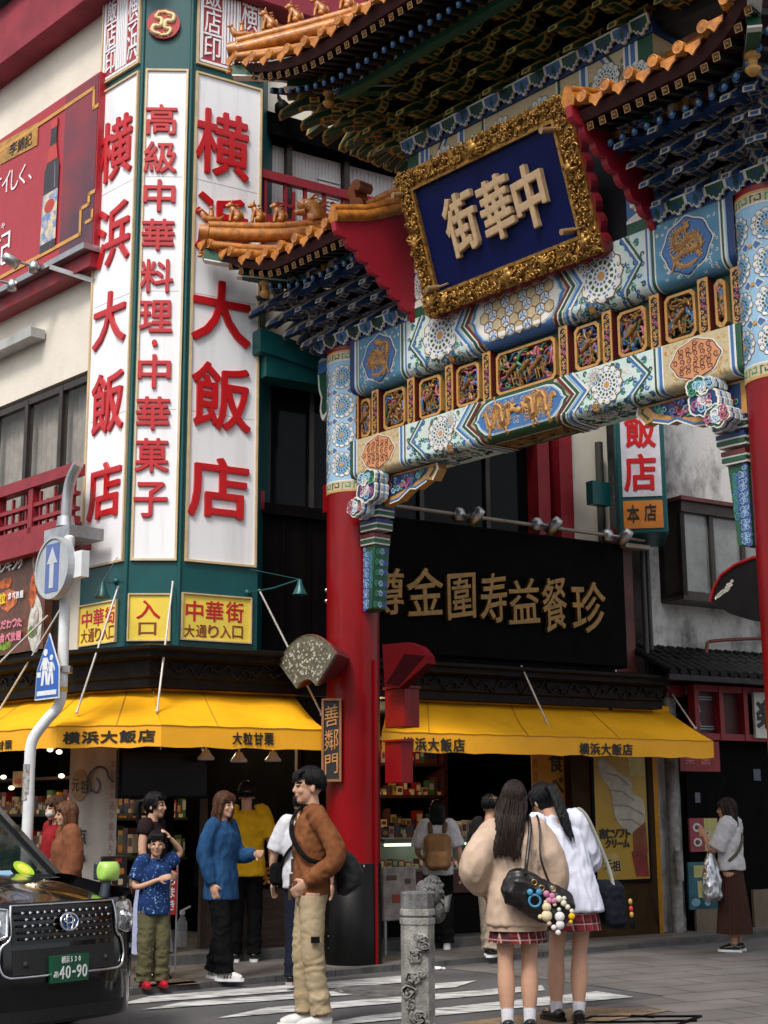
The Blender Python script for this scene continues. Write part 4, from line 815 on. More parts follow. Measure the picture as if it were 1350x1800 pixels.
# ---- painted beams
def beam_map(zb, rc, dF):
    def f(x, y, h):
        if y >= zb + rc: return (x, -dF - h, y)
        s_ = (zb + rc - y); L_ = rc * math.pi / 2
        if s_ < L_: a = s_ / rc; return (x, -(dF - rc) - (rc + h) * math.cos(a), zb + rc - (rc + h) * math.sin(a))
        return (x, -(dF - rc) + (s_ - L_), zb - h)
    return f
U_ = lambda x, y, d=-.2: FG.px(x, y, d)[0]
def painted_beam(name, zb, zt, rc, ends, centre, end_col, u_in=.2):
    f = beam_map(zb, rc, .2); sb_ = zb + rc - rc * math.pi / 2 - .36; g = MB(); n = 10; ys = [zt] + [zb + rc - i * rc * math.pi / 2 / 6 for i in range(7)] + [sb_]
    def colband(x0, x1, m, h):
        for a, c in zip(ys[:-1], ys[1:]): g.face([f(x0, c, h), f(x1, c, h), f(x1, a, h), f(x0, a, h)], m)
    a0, a1 = u_in, GW - u_in; colband(a0, a1, CM, 0); g.face([(a0, .2, zt), (a1, .2, zt), (a1, -.2, zt), (a0, -.2, zt)], DB); g.face([(a0, .2, zb), (a0, .2, zt), (a1, .2, zt), (a1, .2, zb)][::-1], DB)
    zm = (zt + zb + rc * .2) / 2; H_ = zt - zb
    for sg in (0, 1):
        mu = (lambda x: x) if not sg else (lambda x: GW - x)
        def cb(x0, x1, m, h=.004): a, c = mu(x0), mu(x1); colband(min(a, c), max(a, c), m, h)
        ff = (lambda x, y, h: f(mu(x), y, h)); e = ends
        x = e[0]
        for w_, m in end_col: cb(x, x + w_, m); x += w_
        m0, m1 = x, e[1]; cb(m0, m1, CM if centre == 'dragon' else TP, .003)
        rn = random.Random(7)
        for k in range(70): curl(g, ff, rn.uniform(m0 + .02, m1 - .02), rn.uniform(zb + .02, zt - .02), .018, GO if centre == 'dragon' else WH, .0045, .5, rn.uniform(0, 6), 1, 5, 1)
        mc, rx, ry = (m0 + m1) / 2, (m1 - m0) * .40, H_ * .45
        def med(s_): return [(mc + rx * s_ * math.copysign(abs(math.cos(t)) ** 1.15, math.cos(t)) * (1 + .04 * math.cos(8 * t)), zm + ry * s_ * math.copysign(abs(math.sin(t)) ** 1.15, math.sin(t)) * (1 + .04 * math.cos(8 * t))) for t in [2 * math.pi * k / 40 for k in range(40)]]
        g.face([ff(*p, .006) for p in med(1.0)], WH); g.face([ff(*p, .0075) for p in med(.95)], MR if centre == 'dragon' else DB); g.face([ff(*p, .009) for p in med(.91)], TC if centre == 'dragon' else BL)
        if centre == 'dragon':
            for i in range(7):
                for j in range(7):
                    px_, py_ = mc + (i - 3) * rx * .26, zm + (j - 3) * ry * .26
                    if (abs((px_ - mc) / rx)) ** 1.7 + (abs((py_ - zm) / ry)) ** 1.7 < .72: curl(g, ff, px_, py_, rx * .115, MR, .0105, .42, (i * 2 + j) * 1.3, 1 if (i + j) % 2 else -1, 7, 1.25)
        else: relief(g, ff, [(mc - .01, zm + ry * .62), (mc + rx * .45, zm + ry * .42), (mc + rx * .30, zm + ry * .0), (mc - rx * .28, zm + ry * .28), (mc - rx * .52, zm - ry * .18), (mc, zm - ry * .22), (mc + rx * .45, zm - ry * .42), (mc + rx * .05, zm - ry * .7), (mc - rx * .4, zm - ry * .6)], .034, GO, .014, seed=3 + sg)
        x = m1
        for w_, m in ((.014, WH), (.03, BL if centre == 'dragon' else GN), (.012, LB), (.016, WH), (.022, GN if centre == 'dragon' else BL), (.012, WH)): cb(x, x + w_, m); x += w_
        r0 = x; r1 = e[2]; cb(r0, r1, PC_PALE, .003); mid = (r0 + r1) / 2 - .03; rr_ = min(H_ * .44, (r1 - r0) * .3)
        rn = random.Random(9)
        for k in range(260): curl(g, ff, rn.uniform(r0 + .02, r1), rn.uniform(zb - .3, zt - .02), .026, (BL, MG, WH, GN)[k % 4], .0045, .9, rn.uniform(0, 6), 1 if k % 3 else -1, 6, 1)
        # chevrons open towards the centre, then the big rosette, then the chevrons of the middle panel
        def chev(x, m, w_, h, amp=.16): pline(g, ff, [(x + amp, zt), (x, zm), (x + amp, zb + rc - .01), (x + amp * 1.35, zb - .12), (x + amp * 1.5, sb_)], w_, m, h, 5)
        for k, (m, w_) in enumerate(((GN, .02), (WH, .014), (BL, .024))): chev(r0 + .03 + k * .026, m, w_, .0055 + .0002 * k, .17)
        rosette(g, ff, mid + .07, zm, rr_, .008); rosette(g, ff, mid + .20, zb - .06, rr_ * .8, .008); disk(g, ff, mid + .20, zb + .03, .035, GO, .016, 12)
        rosette(g, ff, mid + .20, zt - .005 - rr_ * .55, rr_ * .5, .0078)
        for k, (m, w_) in enumerate(((WH, .03), (BL, .03), (LB, .016), (WH, .016), (GN, .034), (WH, .014), (MR, .03))): chev(r1 - .20 + k * .028, m, w_, .012 + .0003 * k, .17)
    c0, c1 = ends[2] + .02, GW - ends[2] - .02; ce = .17
    def cusp(s_, top=.94):
        a, c, b_, t_ = c0 + s_, c1 - s_, zb + rc * .4 + s_ * .55, zt - .012 - s_ * .45; zc = (b_ + t_) / 2; dy = (t_ - b_) / 2
        L_ = [(a + ce * 1.3, t_), (a + ce * .8, t_ - dy * .12), (a + ce * .45, t_ - dy * .42), (a + ce * .30, t_ - dy * .58), (a + .03, zc + dy * .12), (a, zc), (a + .03, zc - dy * .12), (a + ce * .30, t_ - dy * 1.42), (a + ce * .45, t_ - dy * 1.58), (a + ce * .8, t_ - dy * 1.88), (a + ce * 1.3, b_)]
        return L_ + [(c - (x - a), y) for x, y in L_[::-1]]
    seq = ((0, GN), (.03, WH), (.045, LB), (.06, BL)) if centre == 'dragon' else ((0, BL), (.03, LB), (.045, WH), (.06, WH))
    colband(c0 + ce, c1 - ce, seq[0][1], .0035)
    for k, (s_, m) in enumerate(seq): g.face([f(x, y, .0045 + .0015 * k) for x, y in cusp(s_)], m)
    za, zc_ = zb + rc * .4 + .033, zt - .04
    if centre == 'dragon':
        zc = (za + zc_) / 2; uc = (c0 + c1) / 2; W_ = (c1 - c0) / 2 - .1
        for sg in (1, -1):
            q = lambda a, b_: (uc + sg * W_ * a, zc + b_)
            relief(g, f, [q(.15, .02), q(.21, .07), q(.29, .05), q(.31, -.05), q(.38, -.09), q(.45, -.03), q(.47, .06), q(.55, .095), q(.63, .04), q(.64, -.05), q(.72, -.085), q(.79, -.01), q(.84, .07), q(.92, .03)], .034, GO, .016, seed=11 + sg)
        g.ell(f(uc, zc, .014), .034, .02, .034, 10, 6, GO); rn = random.Random(4)
        for k in range(110): curl(g, f, rn.uniform(c0 + .2, c1 - .2), rn.uniform(za + .02, zc_ - .02), .022, GO if k % 3 else LB, .0125, .4, rn.uniform(0, 6), 1, 6, 1)
    else:
        s_ = .062; rows_ = int((zc_ - za) / (s_ * 1.5)) + 1; cols_ = int((c1 - c0 - .3) / (s_ * 1.732)) + 1
        for j in range(rows_):
            for i in range(cols_):
                x = c0 + .19 + (i + .5 * (j % 2)) * s_ * 1.732; y = za + .03 + j * s_ * 1.5
                if y > zc_ - .02 or x > c1 - .17 or abs(y - (za + zc_) / 2) > (zc_ - za) / 2 * min(1, (min(x - c0, c1 - x) - .03) / .26): continue
                hx = [(x + s_ * .97 * math.sin(math.pi / 3 * k), y + s_ * .97 * math.cos(math.pi / 3 * k)) for k in range(6)]
                for k in range(6): pline(g, f, [hx[k], hx[(k + 1) % 6]], .008, BR, .0125, 1)
                if (i + j) % 2:
                    for k in range(6): a = math.pi / 3 * k; g.face([f(x, y, .0115), f(x + s_ * .55 * math.sin(a - .28), y + s_ * .55 * math.cos(a - .28), .0115), f(x + s_ * .8 * math.sin(a), y + s_ * .8 * math.cos(a), .0115), f(x + s_ * .55 * math.sin(a + .28), y + s_ * .55 * math.cos(a + .28), .0115)], LB if k % 2 else BL)
                else: g.face([f(px_, py_, .0112) for px_, py_ in hx], CM)
                disk(g, f, hx[0][0], hx[0][1], .011, TC, .014, 6)
    # underside
    yb = zb + rc - rc * math.pi / 2; u0_, u1_ = c0 + .15, c1 - .15
    P = [(u0_, yb - .05), (u1_, yb - .05), (u1_ + .1, yb - .17), (u1_, yb - .3), (u0_, yb - .3), (u0_ - .1, yb - .17)]
    g.face([f(x, y, .006) for x, y in P][::-1], WH); g.face([f(x + (.03 if x < GW / 2 else -.03), y + (.012 if y < yb - .17 else -.012), .008) for x, y in P][::-1], mat and BR)
    rn = random.Random(2)
    for k in range(60): curl(g, f, rn.uniform(u0_ + .05, u1_ - .05), rn.uniform(yb - .27, yb - .08), .03, DK if k % 3 else GO, .0095, .5, rn.uniform(0, 6), 1, 6, 1.1)
    return part(gate, name, g, PC)
eL = [U_(617, 800), U_(704, 765), U_(812, 745) - .0]
painted_beam('lower_beam', 4.82, 5.21, .06, (.20, U_(702, 760), U_(815, 750) + .10), 'dragon', ((.05, GN), (.018, WH), (.03, BL), (.015, WH)))
painted_beam('upper_beam', 5.70, 6.26, .10, (.20, U_(704, 610), U_(812, 580) + .10), 'hex', ((.07, DB), (.015, LB), (.018, WH), (.02, GN), (.015, WH)))
# ---- frieze of carved panels between the beams
g = MB(); g.box(.15, GW - .15, -.06, .06, 5.205, 5.705); fz = part(gate, 'frieze', g, PC[GN])
FRD = -.10; zf0, zf1 = 5.235, 5.675
pil = [625, 660, 723, 790, 856, 991, 1068, 1152, 1238, 1297]; yy_ = lambda x: 705 - (x - 625) * .262
for i, x in enumerate(pil):
    u = FG.px(x, yy_(x), -.14)[0]; g = MB(); g.box(u - .052, u + .052, -.14, -.06, zf0 - .02, zf1 + .02); pp_ = part(fz, 'pilaster', g, PC[MR])
    g = MB(); f = face_map(-.14); g.ext([(u - .05, zf0 - .02), (u + .05, zf0 - .02), (u + .05, zf1 + .02), (u - .05, zf1 + .02)], f, 0, .008, GO); g.face([f(u + a, b_, .0095) for a, b_ in ((-.032, zf0 + .02), (0, zf0 + .0), (.032, zf0 + .02), (.032, zf1 - .02), (0, zf1), (-.032, zf1 - .02))], DK)
    for k in range(12): curl(g, f, u + (.012 if k % 2 else -.012), zf0 + .04 + k * (zf1 - zf0 - .08) / 11, .022, PK if 4 < k < 8 else GO, .012, .6, k, 1 if k % 2 else -1, 6, 1.1)
    part(pp_, 'gilt_scroll', g, PC)
pan = [(643, 9), (694, 19), (757, 19), (823, 20), (925, 52), (1033, 22), (1112, 25), (1197, 27), (1268, 10)]
rnd = random.Random(21)
for i, (x, hw) in enumerate(pan):
    u0, u1 = FG.px(x - hw, yy_(x - hw), -.1)[0], FG.px(x + hw, yy_(x + hw), -.1)[0]; a, c = zf0 + .02, zf1 - .02; f = face_map(-.06)
    g = MB(); k_ = .035
    rr2 = lambda s_: [(u0 + s_ + k_, a + s_), (u1 - s_ - k_, a + s_), (u1 - s_, a + s_ + k_), (u1 - s_, c - s_ - k_), (u1 - s_ - k_, c - s_), (u0 + s_ + k_, c - s_), (u0 + s_, c - s_ - k_), (u0 + s_, a + s_ + k_)]
    g.ring(rr2(0), rr2(.024), f, 0, .05, GO); g.face([f(*p, .004) for p in rr2(.02)], DK); fp_ = part(fz, 'carved_panel', g, PC)
    g = MB(); n = int(20 + (u1 - u0) * 110); cc = (FZ, FZ, GN, BL, FZ, MR, DB, FZ, PK) if i != 4 else (MR, GN, MG, DB, FZ, PK, FZ)
    for k in range(n):
        x0, y0 = rnd.uniform(u0 + .045, u1 - .045), rnd.uniform(a + .05, c - .05); L_ = rnd.uniform(.03, .075); t = rnd.uniform(0, 6.28); m = cc[k % len(cc)] ; q = [(x0, y0)]
        for s_ in range(3): t += rnd.uniform(-1.1, 1.1); q.append((min(u1 - .035, max(u0 + .035, q[-1][0] + L_ * math.cos(t))), min(c - .04, max(a + .04, q[-1][1] + L_ * math.sin(t)))))
        g.tube([f(*p, .02 + rnd.random() * .03) for p in q], [.013, .017, .012, .004], 5, m)
    if (u1 - u0) > .12:
        uc, zc = (u0 + u1) / 2, (a + c) / 2
        for k in range(1 if i != 4 else 3):
            ox = uc + (k - 1) * .16 if i == 4 else uc; g.tube([f(ox - .06, zc - .04, .05), f(ox, zc + .0, .055), f(ox + .05, zc + .05, .05)], [.022, .03, .02], 7, FZ); g.ell(f(ox + .05, zc + .095, .055), .022, .022, .024, 8, 5, FZ)
            for sx_ in (-.05, -.02, .03, .06): g.tube([f(ox + sx_, zc - .02, .05), f(ox + sx_ + rnd.uniform(-.03, .03), a + .05, .04)], [.013, .006], 5, FZ)
    part(fp_, 'carving', g, PC)
# ---- scalloped cloud boards
def cloud_board(u0, u1, z0, z1, dF, name='cloud_board', lean=.05):
    g = MB(); n = max(1, round((u1 - u0) / .20)); st = (u1 - u0) / n; H_ = z1 - z0; f = lambda x, y, h: (x, -dF - h - lean * (y - z0) / H_, y)
    g.box(u0, u1, -dF, .2, z0, z1 - .005, DB)
    for i in range(n):
        x = u0 + st * i; m = (DB, GN)[i % 2]
        P = [(0, 1), (0, .45), (.14, .40), (.2, .18), (.34, .24), (.42, .02), (.58, .02), (.66, .24), (.8, .18), (.86, .40), (1, .45), (1, 1)]
        g.ext([(x + a * st, z0 + b_ * H_ * 1.0) for a, b_ in P][::1], f, 0, .025, WH); g.face([f(x + (.5 + (a - .5) * .86) * st, z0 + (.54 + (b_ - .54) * .78) * H_, .027) for a, b_ in P], m if i % 2 else BL)
        P2 = [(.5, .85), (.36, .5), (.5, .22), (.64, .5)]; g.face([f(x + a * st, z0 + b_ * H_, .029) for a, b_ in P2], (GN, MG)[i % 2] if not i % 2 else DB)
    return part(gate, name, g, PC)
cloud_board(-.35, 1.18, 6.262, 6.40, .20); cloud_board(4.12, GW + .35, 6.262, 6.40, .20)
CB0, CB1 = 1.12, 4.22
cloud_board(CB0 - .02, CB1 + .02, 7.99, 8.14, .22)
# ---- raised middle bay: posts, head beam, back board
for uc in (1.30, 4.03):
    g = MB(); hw = .17; g.box(uc - hw, uc + hw, -.2, .15, 6.262, 7.9, BL); f = face_map(-.2); f2 = lambda x, y, h: (uc - hw - h, .15 - (x - uc) - .17, y)
    for fq in (f,):
        for k in range(4): rosette(g, fq, uc, 6.58 + k * .36, .155, .004)
        for k in range(5): g.face([fq(uc - .16, 6.40 + k * .36, .003), fq(uc, 6.34 + k * .36, .003), fq(uc + .16, 6.40 + k * .36, .003), fq(uc, 6.46 + k * .36, .003)], WH)
        band(g, fq, uc - hw, uc + hw, 6.262, 6.38, GN, .006); band(g, fq, uc - hw, uc + hw, 6.36, 6.39, WH, .008)
    part(gate, 'bay_post', g, PC)
f = face_map(-.2); g = MB(); g.box(CB0, CB1, -.2, .2, 7.52, 7.99, CM)
x = CB0
rnd = random.Random(31)
for k in range(160): curl(g, f, rnd.uniform(CB0 + .1, CB1 - .1), rnd.uniform(7.55, 7.87), .03, (BL, GN, GO, WH)[k % 4], .003, .5, rnd.uniform(0, 6), 1, 6, 1.1)
for mu in (lambda x: CB0 + x, lambda x: CB1 - x):
    for a, w_, m in ((0, .16, GN), (.16, .03, WH), (.19, .05, BL), (.24, .02, WH), (.26, .04, BL), (.30, .02, WH), (.72, .03, WH), (.75, .05, BL), (.8, .02, WH), (1.05, .03, GN), (1.08, .02, WH)):
        p, q = mu(a), mu(a + w_); band(g, f, min(p, q), max(p, q), 7.52, 7.99, m, .005)
    for a in (.52, .93, 1.3): rosette(g, f, mu(a), 7.77, .16 if a != .93 else .12, .006)
    for k, m in enumerate((GN, WH, BL)): pline(g, f, [(mu(.36 + .035 * k + .14), 7.99), (mu(.36 + .035 * k), 7.77), (mu(.36 + .035 * k + .14), 7.52)], .026, m, .0045)
part(gate, 'head_beam', g, PC)
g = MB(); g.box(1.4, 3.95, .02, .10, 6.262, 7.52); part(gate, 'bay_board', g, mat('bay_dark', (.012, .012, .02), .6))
g = MB()
for u in (CB0 - .02, CB1 - .06): g.box(u, u + .08, -.2, .2, 7.3, 7.5)
# ---- bracket sets (stepped tiers of arms and blocks, edges picked out in another colour)
def bface(mb, pts, core, edge, w_):
    P = [Vector(p) for p in pts]; c = sum(P, Vector()) / len(P); Q = []
    for p in P:
        d_ = c - p; L_ = d_.length; Q.append(p + d_ * min(.45, w_ * 1.45 / max(L_, 1e-6)))
    n = len(P)
    for i in range(n): mb.face([P[i], P[(i + 1) % n], Q[(i + 1) % n], Q[i]], edge)
    mb.face(Q, core)
def bprism(mb, poly, f, t0, t1, w_=.011):
    A = [f(x, y, t1) for x, y in poly]; B = [f(x, y, t0) for x, y in poly]; n = len(poly); bface(mb, A, 0, 1, w_); bface(mb, B[::-1], 0, 1, w_)
    for i in range(n): bface(mb, [A[i], B[i], B[(i + 1) % n], A[(i + 1) % n]], 0, 1, w_ * .8)
def bracket_mesh(tiers, dz, dx, sc_=1.0):
    """local: y = -outwards, x = along the beam, z up"""
    g = MB()
    for k in range(tiers):
        z = k * dz; o = k * dx; w_ = .034 * sc_
        arm = lambda x, y, h: (h, -x, y)
        e = o + dx * 1.15 + .10
        bprism(g, [(-.15, z), (o + .02, z), (o + dx * .7, z - .012), (e, z - .075 * sc_), (e - .015, z - .035 * sc_), (o + dx * .75, z + .055 * sc_), (o + .05, z + .075 * sc_), (-.15, z + .075 * sc_)], arm, -w_, w_, .012 * sc_)
        cr = lambda x, y, h: (x, -(o + .0) - h, y); L_ = (.115 + .018 * (k % 2)) * sc_
        bprism(g, [(-L_, z + .085 * sc_), (-L_, z + .055 * sc_), (-L_ * .8, z + .022 * sc_), (-L_ * .5, z + .008 * sc_), (L_ * .5, z + .008 * sc_), (L_ * .8, z + .022 * sc_), (L_, z + .055 * sc_), (L_, z + .085 * sc_)], cr, -.03 * sc_, .03 * sc_, .012 * sc_)
        for x in (-L_ * .85, 0, L_ * .85):
            for oo in ((o, o + dx) if x == 0 else (o,)):
                q = .042 * sc_; b0, b1 = z + .085 * sc_ - .002, z + dz * .99 + .005
                dp = lambda xx, y, h: (x + xx, -oo - h, y); bprism(g, [(-q * .72, b0), (q * .72, b0), (q, b0 + (b1 - b0) * .45), (q, b1), (-q, b1), (-q, b0 + (b1 - b0) * .45)], dp, -q, q, .009 * sc_)
    return g
BKB = [rgb('bracket_blue', '#17406e', .5, var=.1), rgb('bracket_edge_pale', '#a89c88', .5, var=.15)]
BKG = [rgb('bracket_green', '#12442f', .5, var=.1), rgb('bracket_edge_gold', '#b8994a', .5, var=.15)]
def place_bracket(me, u, d, z, rot=0.0, sc_=1.0):
    o = bpy.data.objects.new('bracket', me); COL.objects.link(o); o.parent = gate.ob
    o.matrix_local = Matrix.Translation(Vector((u, d, z)) - Vector(gate.base)) @ Matrix.Rotation(rot, 4, 'Z') @ Matrix.Diagonal((sc_, sc_, 1, 1)); return o
b1 = bracket_mesh(4, .122, .15, 1.3); me1 = b1.mesh('bracket', BKB); zL = 6.41
for k in range(4):
    for s_ in (0, 1): place_bracket(me1, (.98 - k * .34) if not s_ else (4.32 + k * .34), -.14, zL)
for s_ in (0, 1):
    uc = -.16 if not s_ else GW + .16; sg = -1 if not s_ else 1
    place_bracket(me1, uc, -.14, zL, sg * R(45), 1.25); place_bracket(me1, uc - .0, -.05, zL, sg * R(90)); place_bracket(me1, uc, .2, zL, sg * R(90)); place_bracket(me1, uc + sg * .02, -.1, zL, sg * R(68), 1.05); place_bracket(me1, uc - sg * .02, -.14, zL, sg * R(22), 1.05)
b2 = bracket_mesh(5, .125, .19, 1.45); me2 = b2.mesh('bracket', BKG); zU = 8.14
nb_ = 11
for k in range(nb_): place_bracket(me2, 1.0 + 5.0 * k / (nb_ - 1), -.16, zU)
for s_ in (0, 1):
    uc = CB0 - .10 if not s_ else 6.1; sg = -1 if not s_ else 1
    for a, q in ((45, 1.2), (22, 1.05), (68, 1.05)): place_bracket(me2, uc, -.16, zU, sg * R(a), q)
    for d in (-.1, .2): place_bracket(me2, uc, d, zU, sg * R(90))
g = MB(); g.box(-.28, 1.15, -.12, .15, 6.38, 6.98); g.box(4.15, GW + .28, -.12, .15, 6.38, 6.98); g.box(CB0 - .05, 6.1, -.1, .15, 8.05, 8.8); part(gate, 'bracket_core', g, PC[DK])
# ---- roofs
def figure(kind, rn):
    """small glazed ridge beast sitting up, facing +x"""
    g = MB()
    if kind == 'rider':
        g.tube(spline([(-.10, 0, .03), (-.04, 0, .035), (.05, 0, .03), (.085, 0, .07), (.10, 0, .11)], 4), [.02, .04, .045, .04, .03, .03] * 3 + [.024] * 3 if 0 else [.018 + .02 * math.sin(math.pi * i / 16) for i in range(17)], 8); g.ell((.11, 0, .125), .028, .02, .024, 8, 6); g.tube([(.13, 0, .125), (.155, 0, .118)], [.012, .003], 5); g.tube([(-.09, 0, .04), (-.13, 0, .08)], [.025, .006], 6)
        g.tube([(0, 0, .06), (.0, 0, .13)], [.035, .024], 8); g.ell((.005, 0, .155), .022, .02, .026, 8, 6)
    else:
        g.tube(spline([(-.055, 0, .03), (-.04, 0, .08), (.0, 0, .125), (.02, 0, .165)], 4), [.035, .05, .055, .056, .054, .05, .047, .044, .042, .04, .036, .032, .03], 8); g.ell((.035, 0, .19), .042, .032, .034, 8, 6); g.tube([(.05, 0, .185), (.085, 0, .178)], [.024, .016], 6)
        for s_ in (-1, 1): g.tube([(.01, s_ * .025, .12), (.035, s_ * .028, .06), (.035, s_ * .028, .0), (.055, s_ * .028, .0)], [.022, .018, .015, .014], 6); g.ell((-.03, s_ * .03, .035), .04, .022, .035, 7, 5); g.tube([(.025, s_ * .02, .215), (.015, s_ * .026, .245)], [.012, .003], 5)
        g.tube(spline([(-.06, 0, .02), (-.10, 0, .06), (-.085, 0, .12)], 4), [.012] * 9, 5)
        for k in range(5): g.tube([(-.02 - .012 * k, 0, .19 - .03 * k), (-.055 - .008 * k, 0, .205 - .03 * k)], [.014, .003], 5)
    return g
def dragon_head(rn):
    g = MB(); g.tube(spline([(-.10, 0, .02), (-.07, 0, .14), (.02, 0, .20), (.12, 0, .17)], 4), [.09, .1, .1, .098, .095, .092, .09, .085, .08, .07, .062, .055, .045], 9); g.tube([(.05, 0, .12), (.16, 0, .10)], [.05, .03], 8); g.tube([(-.05, 0, .05), (.02, 0, .06)], [.09, .06], 8)
    for s_ in (-1, 1): g.ell((.06, s_ * .05, .22), .02, .02, .02, 6, 5); g.tube([(.0, s_ * .04, .25), (-.06, s_ * .05, .31), (-.13, s_ * .05, .33)], [.022, .016, .003], 6); g.tube([(.10, s_ * .04, .19), (.15, s_ * .06, .23)], [.012, .002], 5)
    for k in range(9): a = .3 + k * .28; g.tube([(-.08 + .02 * math.cos(a), rn.uniform(-.05, .05), .12 + .05 * math.sin(a)), (-.14 - .08 * abs(math.cos(a)), rn.uniform(-.08, .08), .13 + .15 * math.sin(a))], [.028, .003], 5)
    for k in range(6): curl(g, lambda x, y, h: (x, -h, y), rn.uniform(-.1, .06), rn.uniform(.03, .2), .03, 0, .095, .5, rn.random() * 6, 1, 7, 1.3)
    return g
def chiwen():
    g = MB(); P = interp([(-.10, 0), (.12, 0), (.14, .12), (.10, .22), (.15, .33), (.08, .43), (-.02, .44), (-.07, .36), (-.02, .31), (.03, .34), (.0, .24), (-.08, .20), (-.12, .10)], 3)
    g.ext(P, lambda x, y, h: (x, -h, y), -.09, .09)
    for k, (x, y) in enumerate(((.0, .08), (.05, .15), (-.05, .14), (.08, .25), (.02, .39))): curl(g, lambda x_, y_, h: (x_, -.092 - h, y_), x, y, .045, 0, .004, .45, k, 1, 8, 1.5)
    g.tube([(-.12, 0, .1), (-.2, 0, .16)], [.03, .006], 6); return g
fig_me = {k: figure(k, random.Random(1)).mesh('ridge_beast', [TILEY]) for k in ('rider', 'beast')}
dh_me = dragon_head(random.Random(3)).mesh('ridge_dragon', [TILEY]); cw_me = chiwen().mesh('ridge_end_ornament', [TILEO])
def gput(name, me, p, rot, sc_=1.0, tilt=0.0):
    o = bpy.data.objects.new(name, me); COL.objects.link(o); o.parent = gate.ob
    o.matrix_local = Matrix.Translation(Vector(p) - Vector(gate.base)) @ Matrix.Rotation(rot, 4, 'Z') @ Matrix.Rotation(tilt, 4, 'Y') @ Matrix.Scale(sc_, 4); return o
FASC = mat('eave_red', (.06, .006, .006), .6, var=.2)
def roof(tag_, mirror, s_end, s_tip, dE, zE, zR, dtip, ztip, step=.225, gable=True, figs=5, hipS=.75, s0=0.0, purl=(.42, .14), hip_rise=.0, cols=(0, 0)):
    """half roof: s runs outward from the inner end (s0) to the corner tip; mirror maps s to u"""
    U = mirror
    def lift(s_):
        t = max(0, (s_ - s_end) / (s_tip - s_end)); return t * t
    def eave(s_): q = lift(s_); return Vector((U(s_), -(dE + (dtip - dE) * q), zE + (ztip - zE) * q))
    def surf(s_, t):   # t 0 at eave, 1 at ridge
        e = eave(s_); sr = min(s_, s_tip - .95 * (s_tip - (s_tip - hipS * 1.6)) * 1.0) if False else s_
        r_ = Vector((U(min(s_, s_tip - hipS)), 0, zR)); tt = t; p = e.lerp(r_, tt); p.z -= .10 * math.sin(math.pi * tt) ; return p
    sheet = MB(); ends = MB(); n = int((s_tip - s0) / step); ss = [s0 + (s_tip - s0) * (i + .5) / n for i in range(n)]
    for i in range(n):
        a, c = s0 + (s_tip - s0) * i / n, s0 + (s_tip - s0) * (i + 1) / n
        for k in range(5): sheet.face([surf(a, k / 5), surf(c, k / 5), surf(c, (k + 1) / 5), surf(a, (k + 1) / 5)])
        s_ = ss[i]; P = [surf(s_, k / 5) + Vector((0, 0, .03)) for k in range(6)]; ends.tube([P[0] + (P[0] - P[1]).normalized() * .05] + P, .046, 10, 0)
        o = P[0] + (P[0] - P[1]).normalized() * .06 + Vector((0, 0, .012)); nrm = Vector((0, -1, -.1)).normalized(); q = Vector((1, 0, 0)); y_ = Vector((0, -.1, 1)).normalized()
        for rr_, hh_ in ((.052, .0), (.040, .005), (.027, -.0), (.014, .006)):
            ends.face([o + nrm * (.004 + hh_ + (.05 - rr_) * .04) + q * rr_ * math.cos(2 * math.pi * j / 14) + y_ * rr_ * math.sin(2 * math.pi * j / 14) for j in range(14)], 0)
        ends.tube([o - nrm * .04, o + nrm * .004], .052, 14, 0); ends.tube([o + nrm * .006 + (q * math.cos(j_) + y_ * math.sin(j_)) * .045 for j_ in [2 * math.pi * i_ / 14 for i_ in range(15)]], .007, 5, 0)
        m_ = eave(c if i < n - 1 else (c - .01)) + Vector((0, -.02, .0)); w_ = .074
        sg = 1; ends.ext([(-w_, .015), (w_, .015), (w_ * .92, -.03), (w_ * .45, -.055), (0, -.095), (-w_ * .45, -.055), (-w_ * .92, -.03)], lambda x, y, h, m_=m_: (m_.x + x, m_.y - h + y * .12, m_.z + y), 0, .014, 0)
    for i in range(8):
        a, c = s0 + (s_tip - s0) * i / 8, s0 + (s_tip - s0) * (i + 1) / 8; bk = lambda p: Vector((p.x, -p.y, p.z)); ea, ec = eave(a), eave(c)
        for k in range(3): sheet.face([bk(surf(a, k / 3)), bk(surf(a, (k + 1) / 3)), bk(surf(c, (k + 1) / 3)), bk(surf(c, k / 3))])
        sheet.face([bk(ea), bk(ec), Vector((ec.x, 0, ec.z + .1)), Vector((ea.x, 0, ea.z + .1))])
    rf = part(gate, 'roof', sheet, TILEO); part(rf, 'eave_tiles', ends, TILEY)
    # soffit: red board, flying rafters with gilt square ends, round blue rafters, painted purlin
    so = MB(); fl = MB(); rd = MB(); pu = MB(); dP, zP = dE - purl[0], zE - purl[1]
    m = 24
    for i in range(m):
        a, c = s0 + (s_tip - s0) * i / m, s0 + (s_tip - s0) * (i + 1) / m; e0, e1 = eave(a), eave(c)
        up = Vector((0, 0, .0)); b0, b1_ = e0 + Vector((0, .02, -.03)), e1 + Vector((0, .02, -.03)); d0, d1 = b0 + Vector((0, .05, -.075)), b1_ + Vector((0, .05, -.075))
        so.face([b0, b1_, d1, d0]); so.face([d0, d1, Vector((d1.x, 0, d1.z + .22)), Vector((d0.x, 0, d0.z + .22))])
    nr_ = int((s_tip - s0 - .05) / .124)
